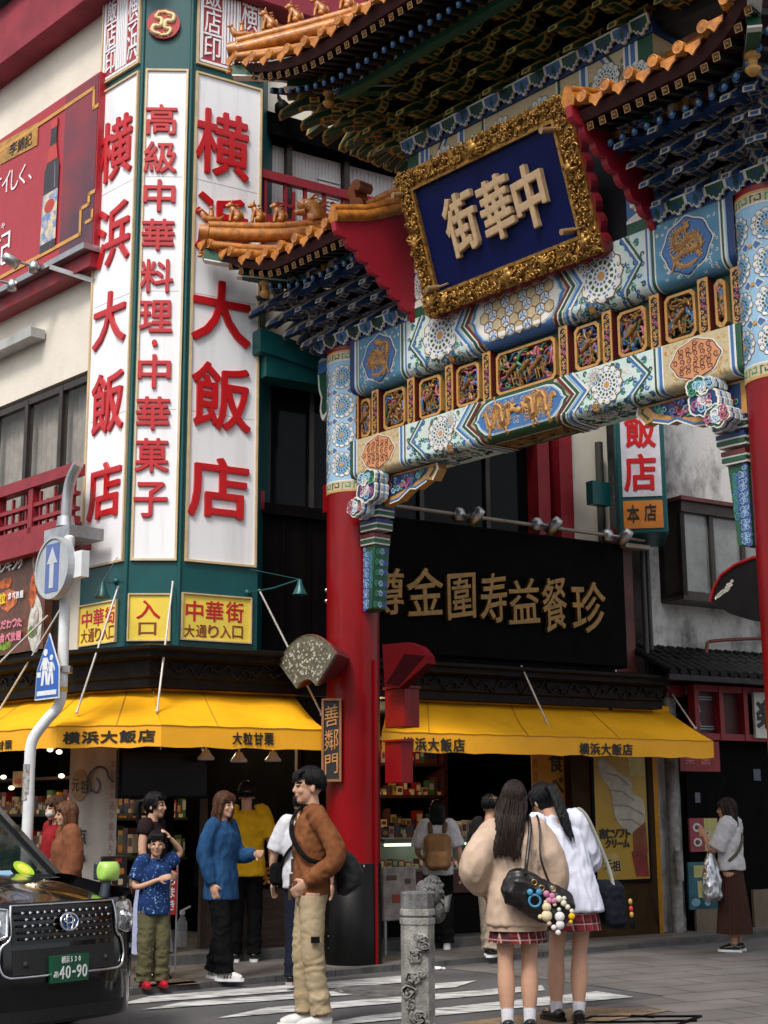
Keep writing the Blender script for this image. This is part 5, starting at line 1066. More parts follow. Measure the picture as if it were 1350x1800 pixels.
    for i in range(nr_):
        s_ = s0 + .06 + i * .124; e = eave(s_); p = e + Vector((0, .10, -.145)); L_ = Vector((0, .62, .17)); fan = 0
        fl.bar(p, p + L_, .050, .050, 0); gsz = .031
        nrm = -L_.normalized(); x_ = Vector((1, 0, 0)); y_ = x_.cross(nrm); y_ = -y_ if y_.z < 0 else y_
        for w_, h_, mm in ((gsz, .002, 1), (gsz * .74, .004, 2)): fl.face([p + nrm * h_ + x_ * a * w_ + y_ * b_ * w_ for a, b_ in ((-1, -1), (1, -1), (1, 1), (-1, 1))], mm)
        for a0, a1 in (((-.5, -.5), (.5, .5)), ((-.5, .5), (.5, -.5)), ((-.6, 0), (-.1, .1)), ((.1, -.1), (.6, 0))): A_, B_ = p + nrm * .006 + x_ * a0[0] * gsz + y_ * a0[1] * gsz, p + nrm * .006 + x_ * a1[0] * gsz + y_ * a1[1] * gsz; fl.bar(A_, B_, .008, .003, 1)
        p2 = e + Vector((0, .34, -.215)); rd.tube([p2 + Vector((0, .012, .003)), p2 + Vector((0, .5, .13))], .033, 9, 2); rd.ell(p2, .034, .014, .034, 9, 5, 0); rd.ell(p2 + Vector((0, -.010, .008)), .019, .010, .019, 8, 5, 1)
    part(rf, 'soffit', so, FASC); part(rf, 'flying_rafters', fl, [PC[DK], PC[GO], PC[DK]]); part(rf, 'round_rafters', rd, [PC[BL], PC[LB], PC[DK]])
    nseg = 26; f0 = None
    sP = s_tip - .62 * (s_tip - s_end) - .05
    for i in range(nseg):
        a, c = s0 + (sP - s0) * i / nseg, s0 + (sP - s0) * (i + 1) / nseg; mm = (GN, BL, DB, MR, WH, DB, BL, GN)[i % 8] if i % 13 > 4 else (GO if i % 2 else BR)
        ya, yb = -dP, -dP; q = .075
        for (z0_, z1_, m_) in ((zP - q * .4, zP + q, mm), ): pu.face([(U(a), ya, z0_), (U(c), yb, z0_), (U(c), yb, z1_), (U(a), ya, z1_)], m_)
        pu.face([(U(a), ya, zP + q), (U(c), yb, zP + q), (U(c), yb, zP + q * .8), (U(a), ya, zP + q * .8)], WH)
    rn = random.Random(8)
    for k in range(int((sP - s0) * 26)): curl(pu, lambda x, y, h: (x, -dP - h, y), U(rn.uniform(s0 + .03, sP - .03)), zP + rn.uniform(-.015, .06), .022, (WH, GO, LB, TC)[k % 4], .003, .5, rn.random() * 6, 1, 5, 1)
    pu.box(min(U(s0), U(sP)), max(U(s0), U(sP)), -dP + .002, -dP + .12, zP - .03, zP + .07, DB); pu.box(min(U(s0), U(sP)), max(U(s0), U(sP)), -dP - .005, -dP + .1, zP - .10, zP - .035, DB if not cols[0] else GN)
    e_ = Vector((U(sP), -dP, zP + .02)); 
    for rr_, mm, o in ((.075, WH, 0), (.062, DK, .004), (.05, LB, .008), (.03, DK, .011)): pu.face([(e_.x + rr_ * math.cos(2 * math.pi * j / 16), e_.y - .03 - o, e_.z + rr_ * math.sin(2 * math.pi * j / 16)) for j in range(16)], mm)
    pu.tube([e_ + Vector((0, -.03, 0)), e_ + Vector((0, .1, 0))], .075, 14, DB)
    part(rf, 'eave_purlin', pu, PC)
    # corner rafter, carved nose and hanging post
    tip = eave(s_tip); cr_ = MB(); inn = Vector((U(s_tip - hipS * .9), -.45, zE - .02)); t0 = tip + Vector((0, .02, -.14))
    cr_.bar(inn + Vector((0, 0, -.02)), t0, .10, .11, 0); cr_.bar(inn + Vector((0, 0, -.12)), t0.lerp(inn, .3) + Vector((0, 0, -.11)), .10, .13, 0); cr_.bar(inn + Vector((0, 0, -.10)), t0.lerp(inn, .28) + Vector((0, 0, -.172)), .104, .018, 1); cr_.bar(inn + Vector((0, 0, -.06)), t0 + Vector((0, 0, -.058)), .104, .014, 1)
    part(rf, 'corner_rafter', cr_, [PC[GN], PC[WH]])
    dn = MB(); dr_ = (t0 - inn).normalized(); dn.add(dragon_head(random.Random(5)), Matrix.Translation(t0 + Vector((0, 0, -.05))) @ Matrix.Rotation(math.atan2(dr_.y, dr_.x), 4, 'Z') @ Matrix.Scale(.45, 4)); part(rf, 'corner_nose', dn, TILEY)
    hp = MB(); b_ = t0.lerp(inn, .52) + Vector((0, 0, -.17)); hp.lathe([(.0, -.17), (.03, -.17), (.055, -.14), (.06, -.12), (.035, -.10), (.035, -.04), (.06, -.03), (.06, .0), (.03, .03), (.03, .1)], 12, tuple(b_)); part(rf, 'hanging_bud', hp, PC[GO])
    # hip ridge with beasts, then the main ridge
    h0 = tip + Vector((0, .06, .10)); h1 = Vector((U(s_tip - hipS), 0, zR + .12 + hip_rise)); hip = MB(); mid = h0.lerp(h1, .5) + Vector((0, 0, -.06)); P = spline([h0, mid, h1], 10)
    hip.tube([p + Vector((0, 0, .01)) for p in P], .075, 10, 0); hip.tube([p + Vector((0, 0, .105)) for p in P], .05, 10, 0)
    for i in range(0, len(P), 2): hip.tube([P[i] + Vector((0, 0, .105)), P[i] + (P[min(i + 1, len(P) - 1)] - P[i - 1 if i else 0]) * .1 + Vector((0, 0, .105))], .055, 10, 0)
    hip.tube([P[0] + Vector((0, 0, .02)), P[0] + (P[0] - P[2]).normalized() * .10 + Vector((0, 0, .03))], [.09, .08], 10, 0)
    part(rf, 'hip_ridge', hip, TILEY); ang_ = math.atan2((h0 - h1).y, (h0 - h1).x)
    for k in range(figs):
        t = .02 + k * (.145 if figs < 6 else .115); i = min(len(P) - 1, int(t * (len(P) - 1) * 1.0)); p = h0.lerp(mid, t * 2) if t < .5 else mid.lerp(h1, t * 2 - 1); gput('ridge_beast', fig_me['rider' if k == 0 else 'beast'], p + Vector((0, 0, .145)), ang_ + (math.pi if k % 3 == 1 and 0 else 0), 1.0)
    p = mid.lerp(h1, .32 if figs < 6 else .6); gput('ridge_dragon', dh_me, p + Vector((0, 0, .12)), ang_, .95)
    mr = MB(); r0 = Vector((U(s0), 0, zR + .12)); r1 = Vector((U(s_tip - hipS), 0, zR + .12))
    for z, rr_ in ((.0, .09), (.11, .06), (.2, .045)): mr.tube([r0.lerp(r1, k / 8) + Vector((0, 0, z)) for k in range(9)], rr_, 10)
    part(rf, 'main_ridge', mr, TILEY)
    return rf, r1
mL = lambda s_: 1.15 - s_
mR = lambda s_: 4.15 + s_
for mm in (mL, mR):
    rf, r1 = roof('l', mm, .95, 1.88, 1.15, 7.0, 7.52, 1.42, 7.34, figs=4, hipS=.85)
    sg = -1 if mm is mL else 1; gput('ridge_end_ornament', cw_me, r1 + Vector((sg * -.05, -.0, .05)), 0 if sg > 0 else math.pi, 1.0)
    # red gable board with scalloped lower edge, standing across the gate
    g = MB(); top = [(1.22, 7.0), (.8, 7.12), (.4, 7.30), (.05, 7.52)]; bot = []; q0, q1 = Vector((.12, 6.22)), Vector((1.22, 6.96)); n = 8
    for k in range(n):
        for a in range(4): t = (k + a / 4) / n; p = q0.lerp(q1, t); nn = Vector((.55, -.83)); p = p + nn * (.045 * math.sin(math.pi * a / 4)); bot.append((p.x, p.y))
    uu = mm(-.02); g.ext(top + [(.05, 6.22)] + bot, (lambda x, y, h: (uu + h, -x, y)), -.03, .03); part(gate, 'gable_board', g, mat('gable_red', (.30, .004, .018), .55, var=.08, scale=2))
    g = MB(); P = [Vector((mm(-.02), -d_, z_ + .05)) for d_, z_ in top]; g.tube(P, .07, 8); g.tube([p + Vector((0, 0, .08)) for p in P], .045, 8); part(rf, 'verge_tiles', g, TILEY)
    g = MB()
mU1 = lambda s_: 2.67 - s_
mU2 = lambda s_: 2.67 + s_
for mm, se, st_ in ((mU1, 1.15, 2.47), (mU2, 2.9, 4.2)):
    roof('u', mm, se, st_, 1.62, 8.62, 9.55, 1.74, 8.92, figs=6, hipS=1.5, purl=(.55, .16), cols=(1, 1), hip_rise=.1)
# ---- carved corner brackets under the lower beam
def queti(uc, sg):
    X = lambda x: uc + sg * (x + .03); f = lambda x, y, h: (X(x), -h, y)
    g = MB(); y0 = FG.px(665, 1066, -.2)[1]
    g.ext([(.25, 4.12), (.43, 4.12), (.375, y0 + .02), (.25, y0)], f, -.09, .10, GN)
    rn = random.Random(3)
    for k in range(34):
        zz = y0 + .03 + (4.05 - y0) * (k // 3) / 11; xx = .272 + (k % 3) * .046
        if xx < .40 - .06 * (4.1 - zz) / .7: curl(g, f, xx, zz + .015 * (k % 2), .034, (VI, LB, BL)[k % 3], .103, .38, k * 1.1, 1 if k % 2 else -1, 9, 1.7); curl(g, f, xx + .01, zz + .01, .026, (LB, VI, MG)[k % 3], .105, .3, k, 1, 8, 1.5)
    side = lambda x, y, h: (X(.43 - .07 * (4.12 - y) + h), -x, y)
    for k in range(18): curl(g, side, -.05 + (k % 3) * .055, 4.06 - .055 * (k // 3) * 1.9, .034, (VI, LB, MG)[k % 3], .004, .38, k, 1, 9, 1.7)
    g.v = g.v; p = part(gate, 'carved_bracket', g, PC)
    # stacked blocks
    g = MB()
    for z, o, w_ in ((4.13, .24, .21), (4.27, .24, .25), (4.40, .22, .30)):
        for a, m, q in ((0, WH, 0), (.018, GN, .010), (.05, WH, .004), (.07, MR if z < 4.2 else DB, .012)):
            x0, x1 = X(o), X(o + w_ + q); g.box(min(x0, x1), max(x0, x1), -.125 - q, .08, z + a, z + a + (.02 if m == WH else .035), m)
    part(p, 'stacked_blocks', g, PC)
    # cloud heads and the long arm
    def head(cx, cy, r_, hgt, cols_, dd):
        gg = MB(); P = interp([(cx - r_, cy), (cx - r_ * .8, cy + hgt * .55), (cx - r_ * .3, cy + hgt * .75), (cx + r_ * .25, cy + hgt), (cx + r_ * .8, cy + hgt * .6), (cx + r_, cy - hgt * .1), (cx + r_ * .6, cy - hgt * .7), (cx, cy - hgt * .9), (cx - r_ * .6, cy - hgt * .6)], 3)
        wob = [(x + .012 * math.sin(i * 1.6), y + .012 * math.cos(i * 1.6)) for i, (x, y) in enumerate(P)]
        ff = lambda x, y, h: (X(x), -dd - h, y)
        for k, (m, q) in enumerate(((WH, 1.0), (LB, .97), (WH, 1.0), (BL, .96), (WH, 1.0))): gg.ext([(cx + (x - cx) * q, cy + (y - cy) * q) for x, y in wob], ff, k * .035, k * .035 + .035, m)
        gg.face([ff(cx + (x - cx) * .88, cy + (y - cy) * .88, .177) for x, y in wob], cols_[0])
        rn2 = random.Random(int(cx * 100))
        for k in range(14): a = rn2.uniform(0, 6.28); q = rn2.uniform(0, .7); curl(gg, ff, cx + math.cos(a) * q * r_, cy + math.sin(a) * q * hgt * .8, .045, cols_[1 + k % 3], .179 + .0004 * k, .4, rn2.random() * 6, 1, 8, 1.4)
        part(p, 'cloud_head', gg, PC)
    head(.50, 4.63, .15, .13, (DB, WH, PK, LB), .1); head(.36, 4.48, .12, .10, (GN, WH, PK, LB), .13); head(.52, 4.76, .14, .085, (GN, WH, LB, MG), .11)
    g = MB(); ff = lambda x, y, h: (X(x), -h, y)
    P = [(.25, 4.80), (1.30, 4.80), (1.32, 4.74), (1.24, 4.64), (1.16, 4.66), (1.0, 4.60), (.92, 4.62), (.75, 4.53), (.62, 4.52), (.25, 4.42)]
    g.ext(P, ff, -.05, .06, GO); g.face([ff(x, y, .064) for x, y in [(.3, 4.78), (1.20, 4.78), (1.14, 4.72), (.98, 4.66), (.74, 4.60), (.3, 4.52)][::-1]], DB)
    rn = random.Random(6)
    for k in range(44): x = rn.uniform(.33, 1.12); zl_ = 4.54 + (x - .3) * .17; curl(g, ff, x, rn.uniform(zl_ + .02, 4.76), .034, (PK, MG, LB, VI, MR)[k % 5], .066 + .0003 * k, .45, rn.random() * 6, 1 if k % 2 else -1, 8, 1.4)
    pline(g, ff, [(1.30, 4.80), (1.32, 4.74), (1.24, 4.64)], .02, WH, .067); pline(g, ff, [(1.26, 4.78), (1.27, 4.745), (1.2, 4.68)], .02, GN, .067); pline(g, ff, [(1.16, 4.665), (1.0, 4.615), (.92, 4.63), (.75, 4.545), (.62, 4.53)], .018, BL, .067); pline(g, ff, [(1.16, 4.645), (1.0, 4.595), (.92, 4.61), (.75, 4.525), (.62, 4.512)], .012, WH, .0665)
    part(p, 'carved_arm', g, PC)
queti(0, 1); queti(GW, -1)
# beam ends showing beyond the left column, red housing
g = MB(); f = lambda x, y, h: (-.27 - x, .05 - h, y); g.ext(interp([(0, 5.72), (.10, 5.66), (.17, 5.60), (.22, 5.72), (.20, 5.86), (.24, 5.96), (.24, 6.28), (0, 6.28)], 2), f, -.1, .1, WH); g.ext(interp([(0, 5.76), (.10, 5.70), (.16, 5.66), (.19, 5.74), (.17, 5.86), (.21, 5.96), (.21, 6.2), (0, 6.2)], 2), f, .1, .104, GN); g.box(-.5, -.25, -.07, .1, 6.12, 6.25, BL); part(gate, 'beam_end', g, PC)
g = MB(); g.box(-.52, -.22, .02, .2, 4.62, 4.92); part(gate, 'red_housing', g, GATERED)

# ---------------------------------------------------------------- name tablet (leans forward over the upper beam)
tb0 = Vector((1.53, -.30, 6.15)); tup = Vector((0, -.42, 1.33)); TH = tup.length; tup.normalize(); tn = Vector((0, -tup.z, tup.y)); TWd = 2.16
tab = thing('name_tablet', 'blue name tablet in carved gold frame leaning from the gate', 'tablet', FG, tuple(tb0 + Vector((TWd / 2, 0, 0))))
tf = lambda x, y, h: tuple(tb0 + Vector((x, 0, 0)) + tup * y + tn * h)
def tpx(x, y):
    k = ray(x, y); o_ = FG.M @ tb0; n_ = FG.M.to_3x3() @ tn; t = (o_ - CO).dot(n_) / k.dot(n_); p = FG.loc(CO + k * t) - tb0; return p.x, p.dot(tup)
g = MB(); nsc = 13; P = []
per = [(0, 0), (TWd, 0), (TWd, TH), (0, TH)]
for i in range(4):
    a, c = Vector(per[i]), Vector(per[(i + 1) % 4]); n_ = Vector(((c - a).y, -(c - a).x)).normalized(); k_ = 12 if i % 2 == 0 else 8
    for k in range(k_ * 4): t = k / (k_ * 4); P.append(tuple(a.lerp(c, t) + n_ * (.03 * abs(math.sin(math.pi * k / 4)) if i != 2 else 0)))
g.ext(P, tf, -.10, .0); part(tab, 'backing', g, mat('tablet_red', (.20, .006, .014), .5, var=.1))
g = MB(); q = .17; g.face([tf(*p, .012) for p in ((q, q), (TWd - q, q), (TWd - q, TH - q), (q, TH - q))]); g2 = MB()
part(tab, 'blue_field', g, mat('tablet_blue', (.002, .006, .058), .45, var=.1, scale=2, spec=.12))
g = MB(); g.ring([(0, 0), (TWd, 0), (TWd, TH), (0, TH)], [(q, q), (TWd - q, q), (TWd - q, TH - q), (q, TH - q)], tf, 0, .03); g.ring([(q, q), (TWd - q, q), (TWd - q, TH - q), (q, TH - q)], [(q + .03, q + .03), (TWd - q - .03, q + .03), (TWd - q - .03, TH - q - .03), (q + .03, TH - q - .03)], tf, 0, .05)
fr_ = part(tab, 'gilt_frame', g, GD); g = MB(); rnd = random.Random(77)
for k in range(900):
    per_ = rnd.uniform(0, 2 * (TWd + TH)); b_ = rnd.uniform(.012, q - .012)
    if per_ < TWd: x, y = per_, b_
    elif per_ < TWd + TH: x, y = TWd - b_, per_ - TWd
    elif per_ < 2 * TWd + TH: x, y = per_ - TWd - TH, TH - b_
    else: x, y = b_, per_ - 2 * TWd - TH
    x = min(TWd - .01, max(.01, x)); y = min(TH - .01, max(.01, y)); r_ = rnd.uniform(.018, .036); a0 = rnd.uniform(0, 6.28); sg = rnd.choice((1, -1)); h0 = rnd.uniform(.03, .06); pts = []
    for i in range(7): t = i / 6; a = a0 + sg * t * rnd.uniform(5, 7); pts.append(tf(x + r_ * (1 - .75 * t) * math.cos(a), y + r_ * (1 - .75 * t) * math.sin(a), h0 + .025 * t))
    g.tube(pts, [.009, .011, .011, .010, .009, .007, .004], 5)
for x, y, s_ in ((TWd / 2, TH - .1, 1.3), (TWd / 2 + .05, .09, 1.2), (.1, TH * .5, 1), (TWd - .1, TH * .55, 1), (.12, .12, 1), (TWd - .12, .12, 1), (.3, .09, .8), (TWd * .72, .09, .8)):
    g.ell(tf(x, y, .08), .05 * s_, .04 * s_, .05 * s_, 9, 6)
    for k in range(10): a = rnd.uniform(0, 6.28); g.tube([tf(x, y, .08), tf(x + .05 * s_ * math.cos(a), y + .05 * s_ * math.sin(a), .10), tf(x + .085 * s_ * math.cos(a + .4), y + .085 * s_ * math.sin(a + .4), .06)], [.022, .016, .003], 5)
part(fr_, 'carving', g, GD)
g = MB()
for ch, x, y, w_, h_ in (('街', 817, 392, .40, .56), ('華', 879, 366, .38, .56), ('中', 938, 345, .36, .56)):
    a, c = tpx(x, y); put(g, ch, tf, a, c, w_, h_, .055, .012, .012, fit=True, h0=.012, slant=.08)
part(tab, 'lettering', g, mat('tablet_letter_gold', (.58, .40, .22), .5, .15, var=.1, scale=15))
for x, y in ((977, 228), (716, 341), (1013, 405), (775, 505)):
    a, c = tpx(x, y); g = MB(); g.tube([tf(a, c, .03), tf(a - .03, c, .17)], .028, 12); g.tube([tf(a + .03, c, .05), tf(a + .14, c + .0, .04)], .012, 6); part(tab, 'spot_lamp', g, mat('lamp_brass', (.45, .30, .16), .4, .6))
# ---------------------------------------------------------------- things fixed to the left and right columns
PLQ = Fr(-.62, 14.02, .95, .04); 
pu0, pu1 = PLQ.px(565, 1300)[0], PLQ.px(600, 1300)[0]; pz0, pz1 = PLQ.px(585, 1374)[1], PLQ.px(585, 1228)[1]
pq = thing('column_plaque', 'narrow black plaque with gold characters on left column', 'plaque', PLQ, (pu0, 0, pz0))
g = MB(); g.box(pu0, pu1, -.01, .05, pz0, pz1, 0, .005); fq = part(pq, 'board', g, mat('plaque_black', (.012, .014, .018), .5)); g = MB(); w_ = .022
g.box(pu0, pu1, -.03, -.01, pz1 - w_, pz1); g.box(pu0, pu1, -.03, -.01, pz0, pz0 + w_); g.box(pu0, pu0 + w_, -.028, -.01, pz0 + w_, pz1 - w_); g.box(pu1 - w_, pu1, -.028, -.01, pz0 + w_, pz1 - w_); part(pq, 'frame', g, mat('plaque_copper', (.36, .15, .06), .45, .3))
g = MB(); colm(g, '善鄰門', face_map(-.012), (pu0 + pu1) / 2, pz1 - .05, pz0 + .05, .15, depth=.006, bold=.0, slant=.14); part(pq, 'lettering', g, mat('plaque_gold', (.62, .28, .09), .45, .3))
def fan_sign(fr, cx, cz, r1, name, label, mats_, depth):
    """fan-shaped lamp box: face towards -d, tapering to the column behind"""
    t = thing(name, label, 'fan sign', fr, (cx, 0, cz)); A = [R(40 + 100 * k / 14) for k in range(15)]
    out = [(cx + r1 * math.cos(a), cz + r1 * math.sin(a)) for a in A]; inn = [(cx + r1 * .34 * math.cos(a), cz + r1 * .34 * math.sin(a)) for a in A[::-1]]; P = out + inn
    g = MB(); n = len(P); c_ = (cx, cz + r1 * .62); B = [(c_[0] + (x - c_[0]) * .55, c_[1] + (y - c_[1]) * .55) for x, y in P]
    for i in range(n): j = (i + 1) % n; g.face([(P[i][0], 0, P[i][1]), (P[j][0], 0, P[j][1]), (B[j][0], depth, B[j][1]), (B[i][0], depth, B[i][1])])
    g.face([(x, depth, y) for x, y in B]); part(t, 'box', g, mats_[1])
    g = MB(); g.ext(P, face_map(0), 0, .03); fp = part(t, 'face', g, mats_[0])
    g = MB(); g.tube([(x, -.03, y) for x, y in P + [P[0]]], .006, 6); part(t, 'rim', g, mats_[0]); g = MB(); g.tube([(x, -.02, y) for x, y in out], .010, 6); part(t, 'top_edge', g, GATERED)
    g = MB(); rn = random.Random(4)
    for k in range(150):
        a, q = R(rn.uniform(44, 136)), r1 * rn.uniform(.42, .94); x, y = cx + q * math.cos(a), cz + q * math.sin(a); s_ = rn.uniform(.006, .016); th = rn.uniform(0, 6.28)
        g.face([(x + s_ * math.cos(th + b_) * (1.6 if i % 2 else 1), -.0325, y + s_ * math.sin(th + b_)) for i, b_ in enumerate((0, 1.7, 3.3, 4.8))])
    part(fp, 'shell_inlay', g, mats_[2]); return t
MOS = [mat('mosaic_grey', (.16, .155, .12), .35, var=.35, scale=30, col2=(.05, .05, .035)), mat('housing_red', (.11, .004, .006), .5, var=.1), mat('shell_white', (.55, .53, .46), .3, var=.15)]
fF = FG.w(-.30, -.50, 0); FFAN = Fr(fF.x, fF.y, .60, -.80); fu, fz_ = FFAN.px(543, 1200); fr1 = (FFAN.px(543, 1117)[1] - FFAN.px(543, 1203)[1]) / .74
fan_sign(FFAN, fu, FFAN.px(543, 1117)[1] - fr1, fr1, 'fan_sign', 'fan shaped mosaic sign with red housing on left column', MOS, .30)
# red hooded lamp and boxes on the inner side of the column
def box_thing(label, x0, x1, y0, y1, d, dep):
    u0, u1, z0, z1 = FG.px(x0, y0, d)[0], FG.px(x1, y0, d)[0], FG.px(x0, y1, d)[1], FG.px(x0, y0, d)[1]; g = MB(); g.box(u0, u1, d, d + dep, z0, z1, 0, .006); t = thing('junction_box', label, 'box', FG, (u0, d, z0)); part(t, 'body', g, GATERED); g = MB(); g.box(u0 - .01, u1 + .02, d - .02, d + dep, z1, z1 + .02); part(t, 'lid', g, GATERED); return t
box_thing('taller red junction box on the gate column under the red hood', 676, 710, 1212, 1280, -.12, .2); box_thing('lower red junction box on the gate column against yellow awning', 676, 704, 1305, 1377, -.12, .16)
g = MB(); u0 = FG.px(672, 1180, -.1)[0]; 
hood = [FG.px(x, y, -.25) for x, y in ((672, 1133), (695, 1131), (715, 1129), (735, 1137), (748, 1152), (751, 1166), (700, 1210), (676, 1206))]
g.ext(hood, lambda x, y, h: (x, -h, y), .14, .25); 
h2 = thing('lamp_hood', 'red arched lamp hood jutting from the gate column over the junction boxes', 'lamp', FG, (hood[0][0], -.1, hood[0][1])); part(h2, 'shell', g, mat('hood_red', (.085, .001, .003), .6, var=.1, spec=.08))
g = MB(); g.ext([FG.px(x, y, -.254) for x, y in ((711, 1149), (746, 1153), (700, 1206), (678, 1202))], lambda x, y, h: (x, -h, y), .25, .254); part(h2, 'dark_opening', g, mat('hood_dark', (.02, .001, .002), .8, spec=.05))
# near fan sign on the right column, seen from its underside
fR = gpx(1300, 1500, 1.0); pR = FG.w(GW - .75, -.05, 0); FFR = Fr(pR.x, pR.y, .2, -.98); ru, rz = FFR.px(1330, 1060)
t = thing('fan_sign', 'big dark fan sign with white inlay at the right edge under the red column', 'fan sign', FG, (GW - .6, -.1, 3.2))
def Q(x, y, d): return FG.px(x, y, d)
o1 = [Q(x, y, -.05) for x, y in ((1256, 1058), (1262, 1035), (1275, 1012), (1300, 994), (1330, 982), (1372, 976), (1420, 985), (1420, 1092), (1372, 1094), (1330, 1092), (1290, 1080))]
g = MB(); g.ext(o1, lambda x, y, h: (x, -h, y), -.25, .10); part(t, 'box', g, mat('fan_black', (.006, .005, .005), .5, var=.2, spec=.1))
g = MB(); P = [Vector((x, -.10, y)) for x, y in o1[:6]]; g.tube(P, .016, 6); part(t, 'rim', g, GATERED)
g = MB(); rnd = random.Random(5)
for k in range(60):
    a, b_ = rnd.random(), rnd.random(); x, y = 1258 + a * 26 + b_ * 4, 1058 - a * 30 - b_ * 30 + 22 * (1 - a) * b_ ; y = 1020 + (y - 1000) * .55; u, z = Q(x, min(1068, max(1022, y)), -.104); g.ext([(u + .012 * math.cos(q) * rnd.uniform(.6, 1.6), z + .014 * math.sin(q)) for q in (0, 1.3, 2.8, 4.4)], lambda x_, y_, h: (x_, -h, y_), .1, .106)
part(t, 'shell_inlay', g, MOS[2])
# ---------------------------------------------------------------- road sign pole
pp0 = ypx(48, 1440, 13.0); FPO = Fr(pp0.x, pp0.y, FB.u.x, FB.u.y)
rp_ = thing('road_sign_pole', 'bent white pole with round one way sign and blue crossing sign behind the taxi', 'road sign', W0, (pp0.x, 13.0, WALK))
Y = lambda x, y, Yq=13.0: ypx(x, y, Yq)
g = MB(); b0 = Y(48, 1440); pts = [Vector((b0.x, 13, WALK)), Y(50, 1420), Y(52, 1345), Y(57, 1302), Y(80, 1268), Y(102, 1242), Y(109, 1208), Y(112, 1120), Y(116, 1030), Y(122, 946)]
g.tube([pts[0]] + spline(pts[1:], 6), .050, 16); g.ell(pts[-1], .05, .05, .03, 12, 5); part(rp_, 'pole', g, WHITEP)
g = MB(); q0, q1 = Y(109, 1208), Y(109, 1216); g.tube([q0, q1], .052, 16); part(rp_, 'yellow_band', g, mat('reflective_yellow', (.75, .5, .02), .4))
FS = Fr(Y(92, 998, 12.86).x, 12.86, FB.u.x, FB.u.y); cz = Y(92, 998, 12.86).z; rS = .29
g = MB(); g.v = []; 
def fs(x, y, h): p = FS.w(x, -h, y); return (p.x, p.y, p.z)
C_ = [(rS * math.cos(2 * math.pi * k / 40), cz + rS * math.sin(2 * math.pi * k / 40)) for k in range(40)]
g.ext(C_, fs, -.07, .0); g.ring(C_, [(x * .93, cz + (y - cz) * .93) for x, y in C_], fs, 0, .012); ds = part(rp_, 'round_sign', g, mat('sign_grey', (.42, .44, .46), .35, .1, var=.05))
g = MB(); g.ext([(-.115, cz - .225), (.115, cz - .225), (.115, cz + .225), (-.115, cz + .225)], fs, 0, .005); ar = part(ds, 'arrow_panel', g, mat('sign_blue_faded', (.085, .14, .36), .4, var=.06))
g = MB(); g.ext([(-.035, cz - .19), (.035, cz - .19), (.035, cz + .04), (.088, cz + .04), (0, cz + .19), (-.088, cz + .04), (-.035, cz + .04)], fs, .005, .009); part(ar, 'arrow', g, mat('sign_white_dim', (.55, .57, .60), .4))
g = MB(); P_0 = FS.w(.0, .07, cz); P_1 = Y(118, 990); g.bar(P_0, P_1, .05); q = FS.w(rS + .02, .10, cz); g.obox(q, FS.u, FS.d, Vector((0, 0, 1)), .09, .04, .12); part(ds, 'bracket', g, WHITEP)
FPd = Fr(Y(88, 1180, 12.88).x, 12.88, FB.u.x, FB.u.y)
def fp(x, y, h): p = FPd.w(x, -h, y); return (p.x, p.y, p.z)
Q = [FPd.px(x, y) for x, y in ((86, 1113), (107, 1170), (105, 1226), (60, 1232), (63, 1180))]; cxm = sum(q[0] for q in Q) / 5
hw = .21; zt, zm_, zb_ = Q[0][1], (Q[1][1] + Q[4][1]) / 2, (Q[2][1] + Q[3][1]) / 2
pent = lambda s_: [(cxm + a * hw * s_, zb_ + (zt - zb_) * .46 + (b_ - (zb_ + (zt - zb_) * .46)) * s_) for a, b_ in ((-1.0, zb_), (1.0, zb_), (.93, zm_), (0, zt), (-.93, zm_))]
g = MB(); g.ext(pent(1.0), fp, -.008, 0); cs = part(rp_, 'crossing_sign', g, WHITEP); g = MB(); g.face([fp(*p, .003) for p in pent(.95)]); part(cs, 'blue_face', g, mat('sign_blue', (.012, .10, .42), .35, var=.05))
g = MB(); H_ = zt - zb_
def ps(poly, h=.006): g.ext([(cxm + a * hw, zb_ + b_ * H_) for a, b_ in poly], fp, .003, h)
ps([(-.8, .06), (.8, .06), (.8, .13), (-.8, .13)])
for ox, s_ in ((-.22, 1.0), (.28, .82)):
    o = .21; q = lambda L_: [(ox + a * s_, o + b_ * s_) for a, b_ in L_]
    ps(q([(.16 * math.cos(a), .50 + .055 * math.sin(a)) for a in [2 * math.pi * k / 12 for k in range(12)]])); ps(q([(-.2, .42), (.16, .42), (.2, .22), (-.2, .22)])); ps(q([(-.2, .24), (.02, .24), (-.10, .0), (-.28, .0)])); ps(q([(.0, .24), (.2, .24), (.3, .02), (.14, .0)])); ps(q([(-.2, .40), (-.12, .40), (-.36, .22), (-.42, .25)])); ps(q([(.12, .40), (.2, .40), (.40, .28), (.36, .24)]))
ps([(-.85, .34), (-.55, .34), (-.55, .42), (-.85, .42)]); part(cs, 'walking_figures', g, WHITEP)
g = MB(); g.tube([FPd.w(cxm + .1, .01, (zt + zb_) / 2), Y(112, 1177)], .02, 8); a = Y(112, 1177); g.obox(a, Vector((1, 0, 0)), Vector((0, 1, 0)), Vector((0, 0, 1)), .07, .06, .03); part(cs, 'clamp', g, STEEL)
g = MB(); a = Y(50, 1375); g.tube([a - Vector((0, 0, .16)), a + Vector((0, 0, .16))], .0515, 16); part(rp_, 'worn_sticker', g, mat('sticker_pale', (.45, .42, .40), .6, var=.4, scale=25, col2=(.1, .08, .08)))

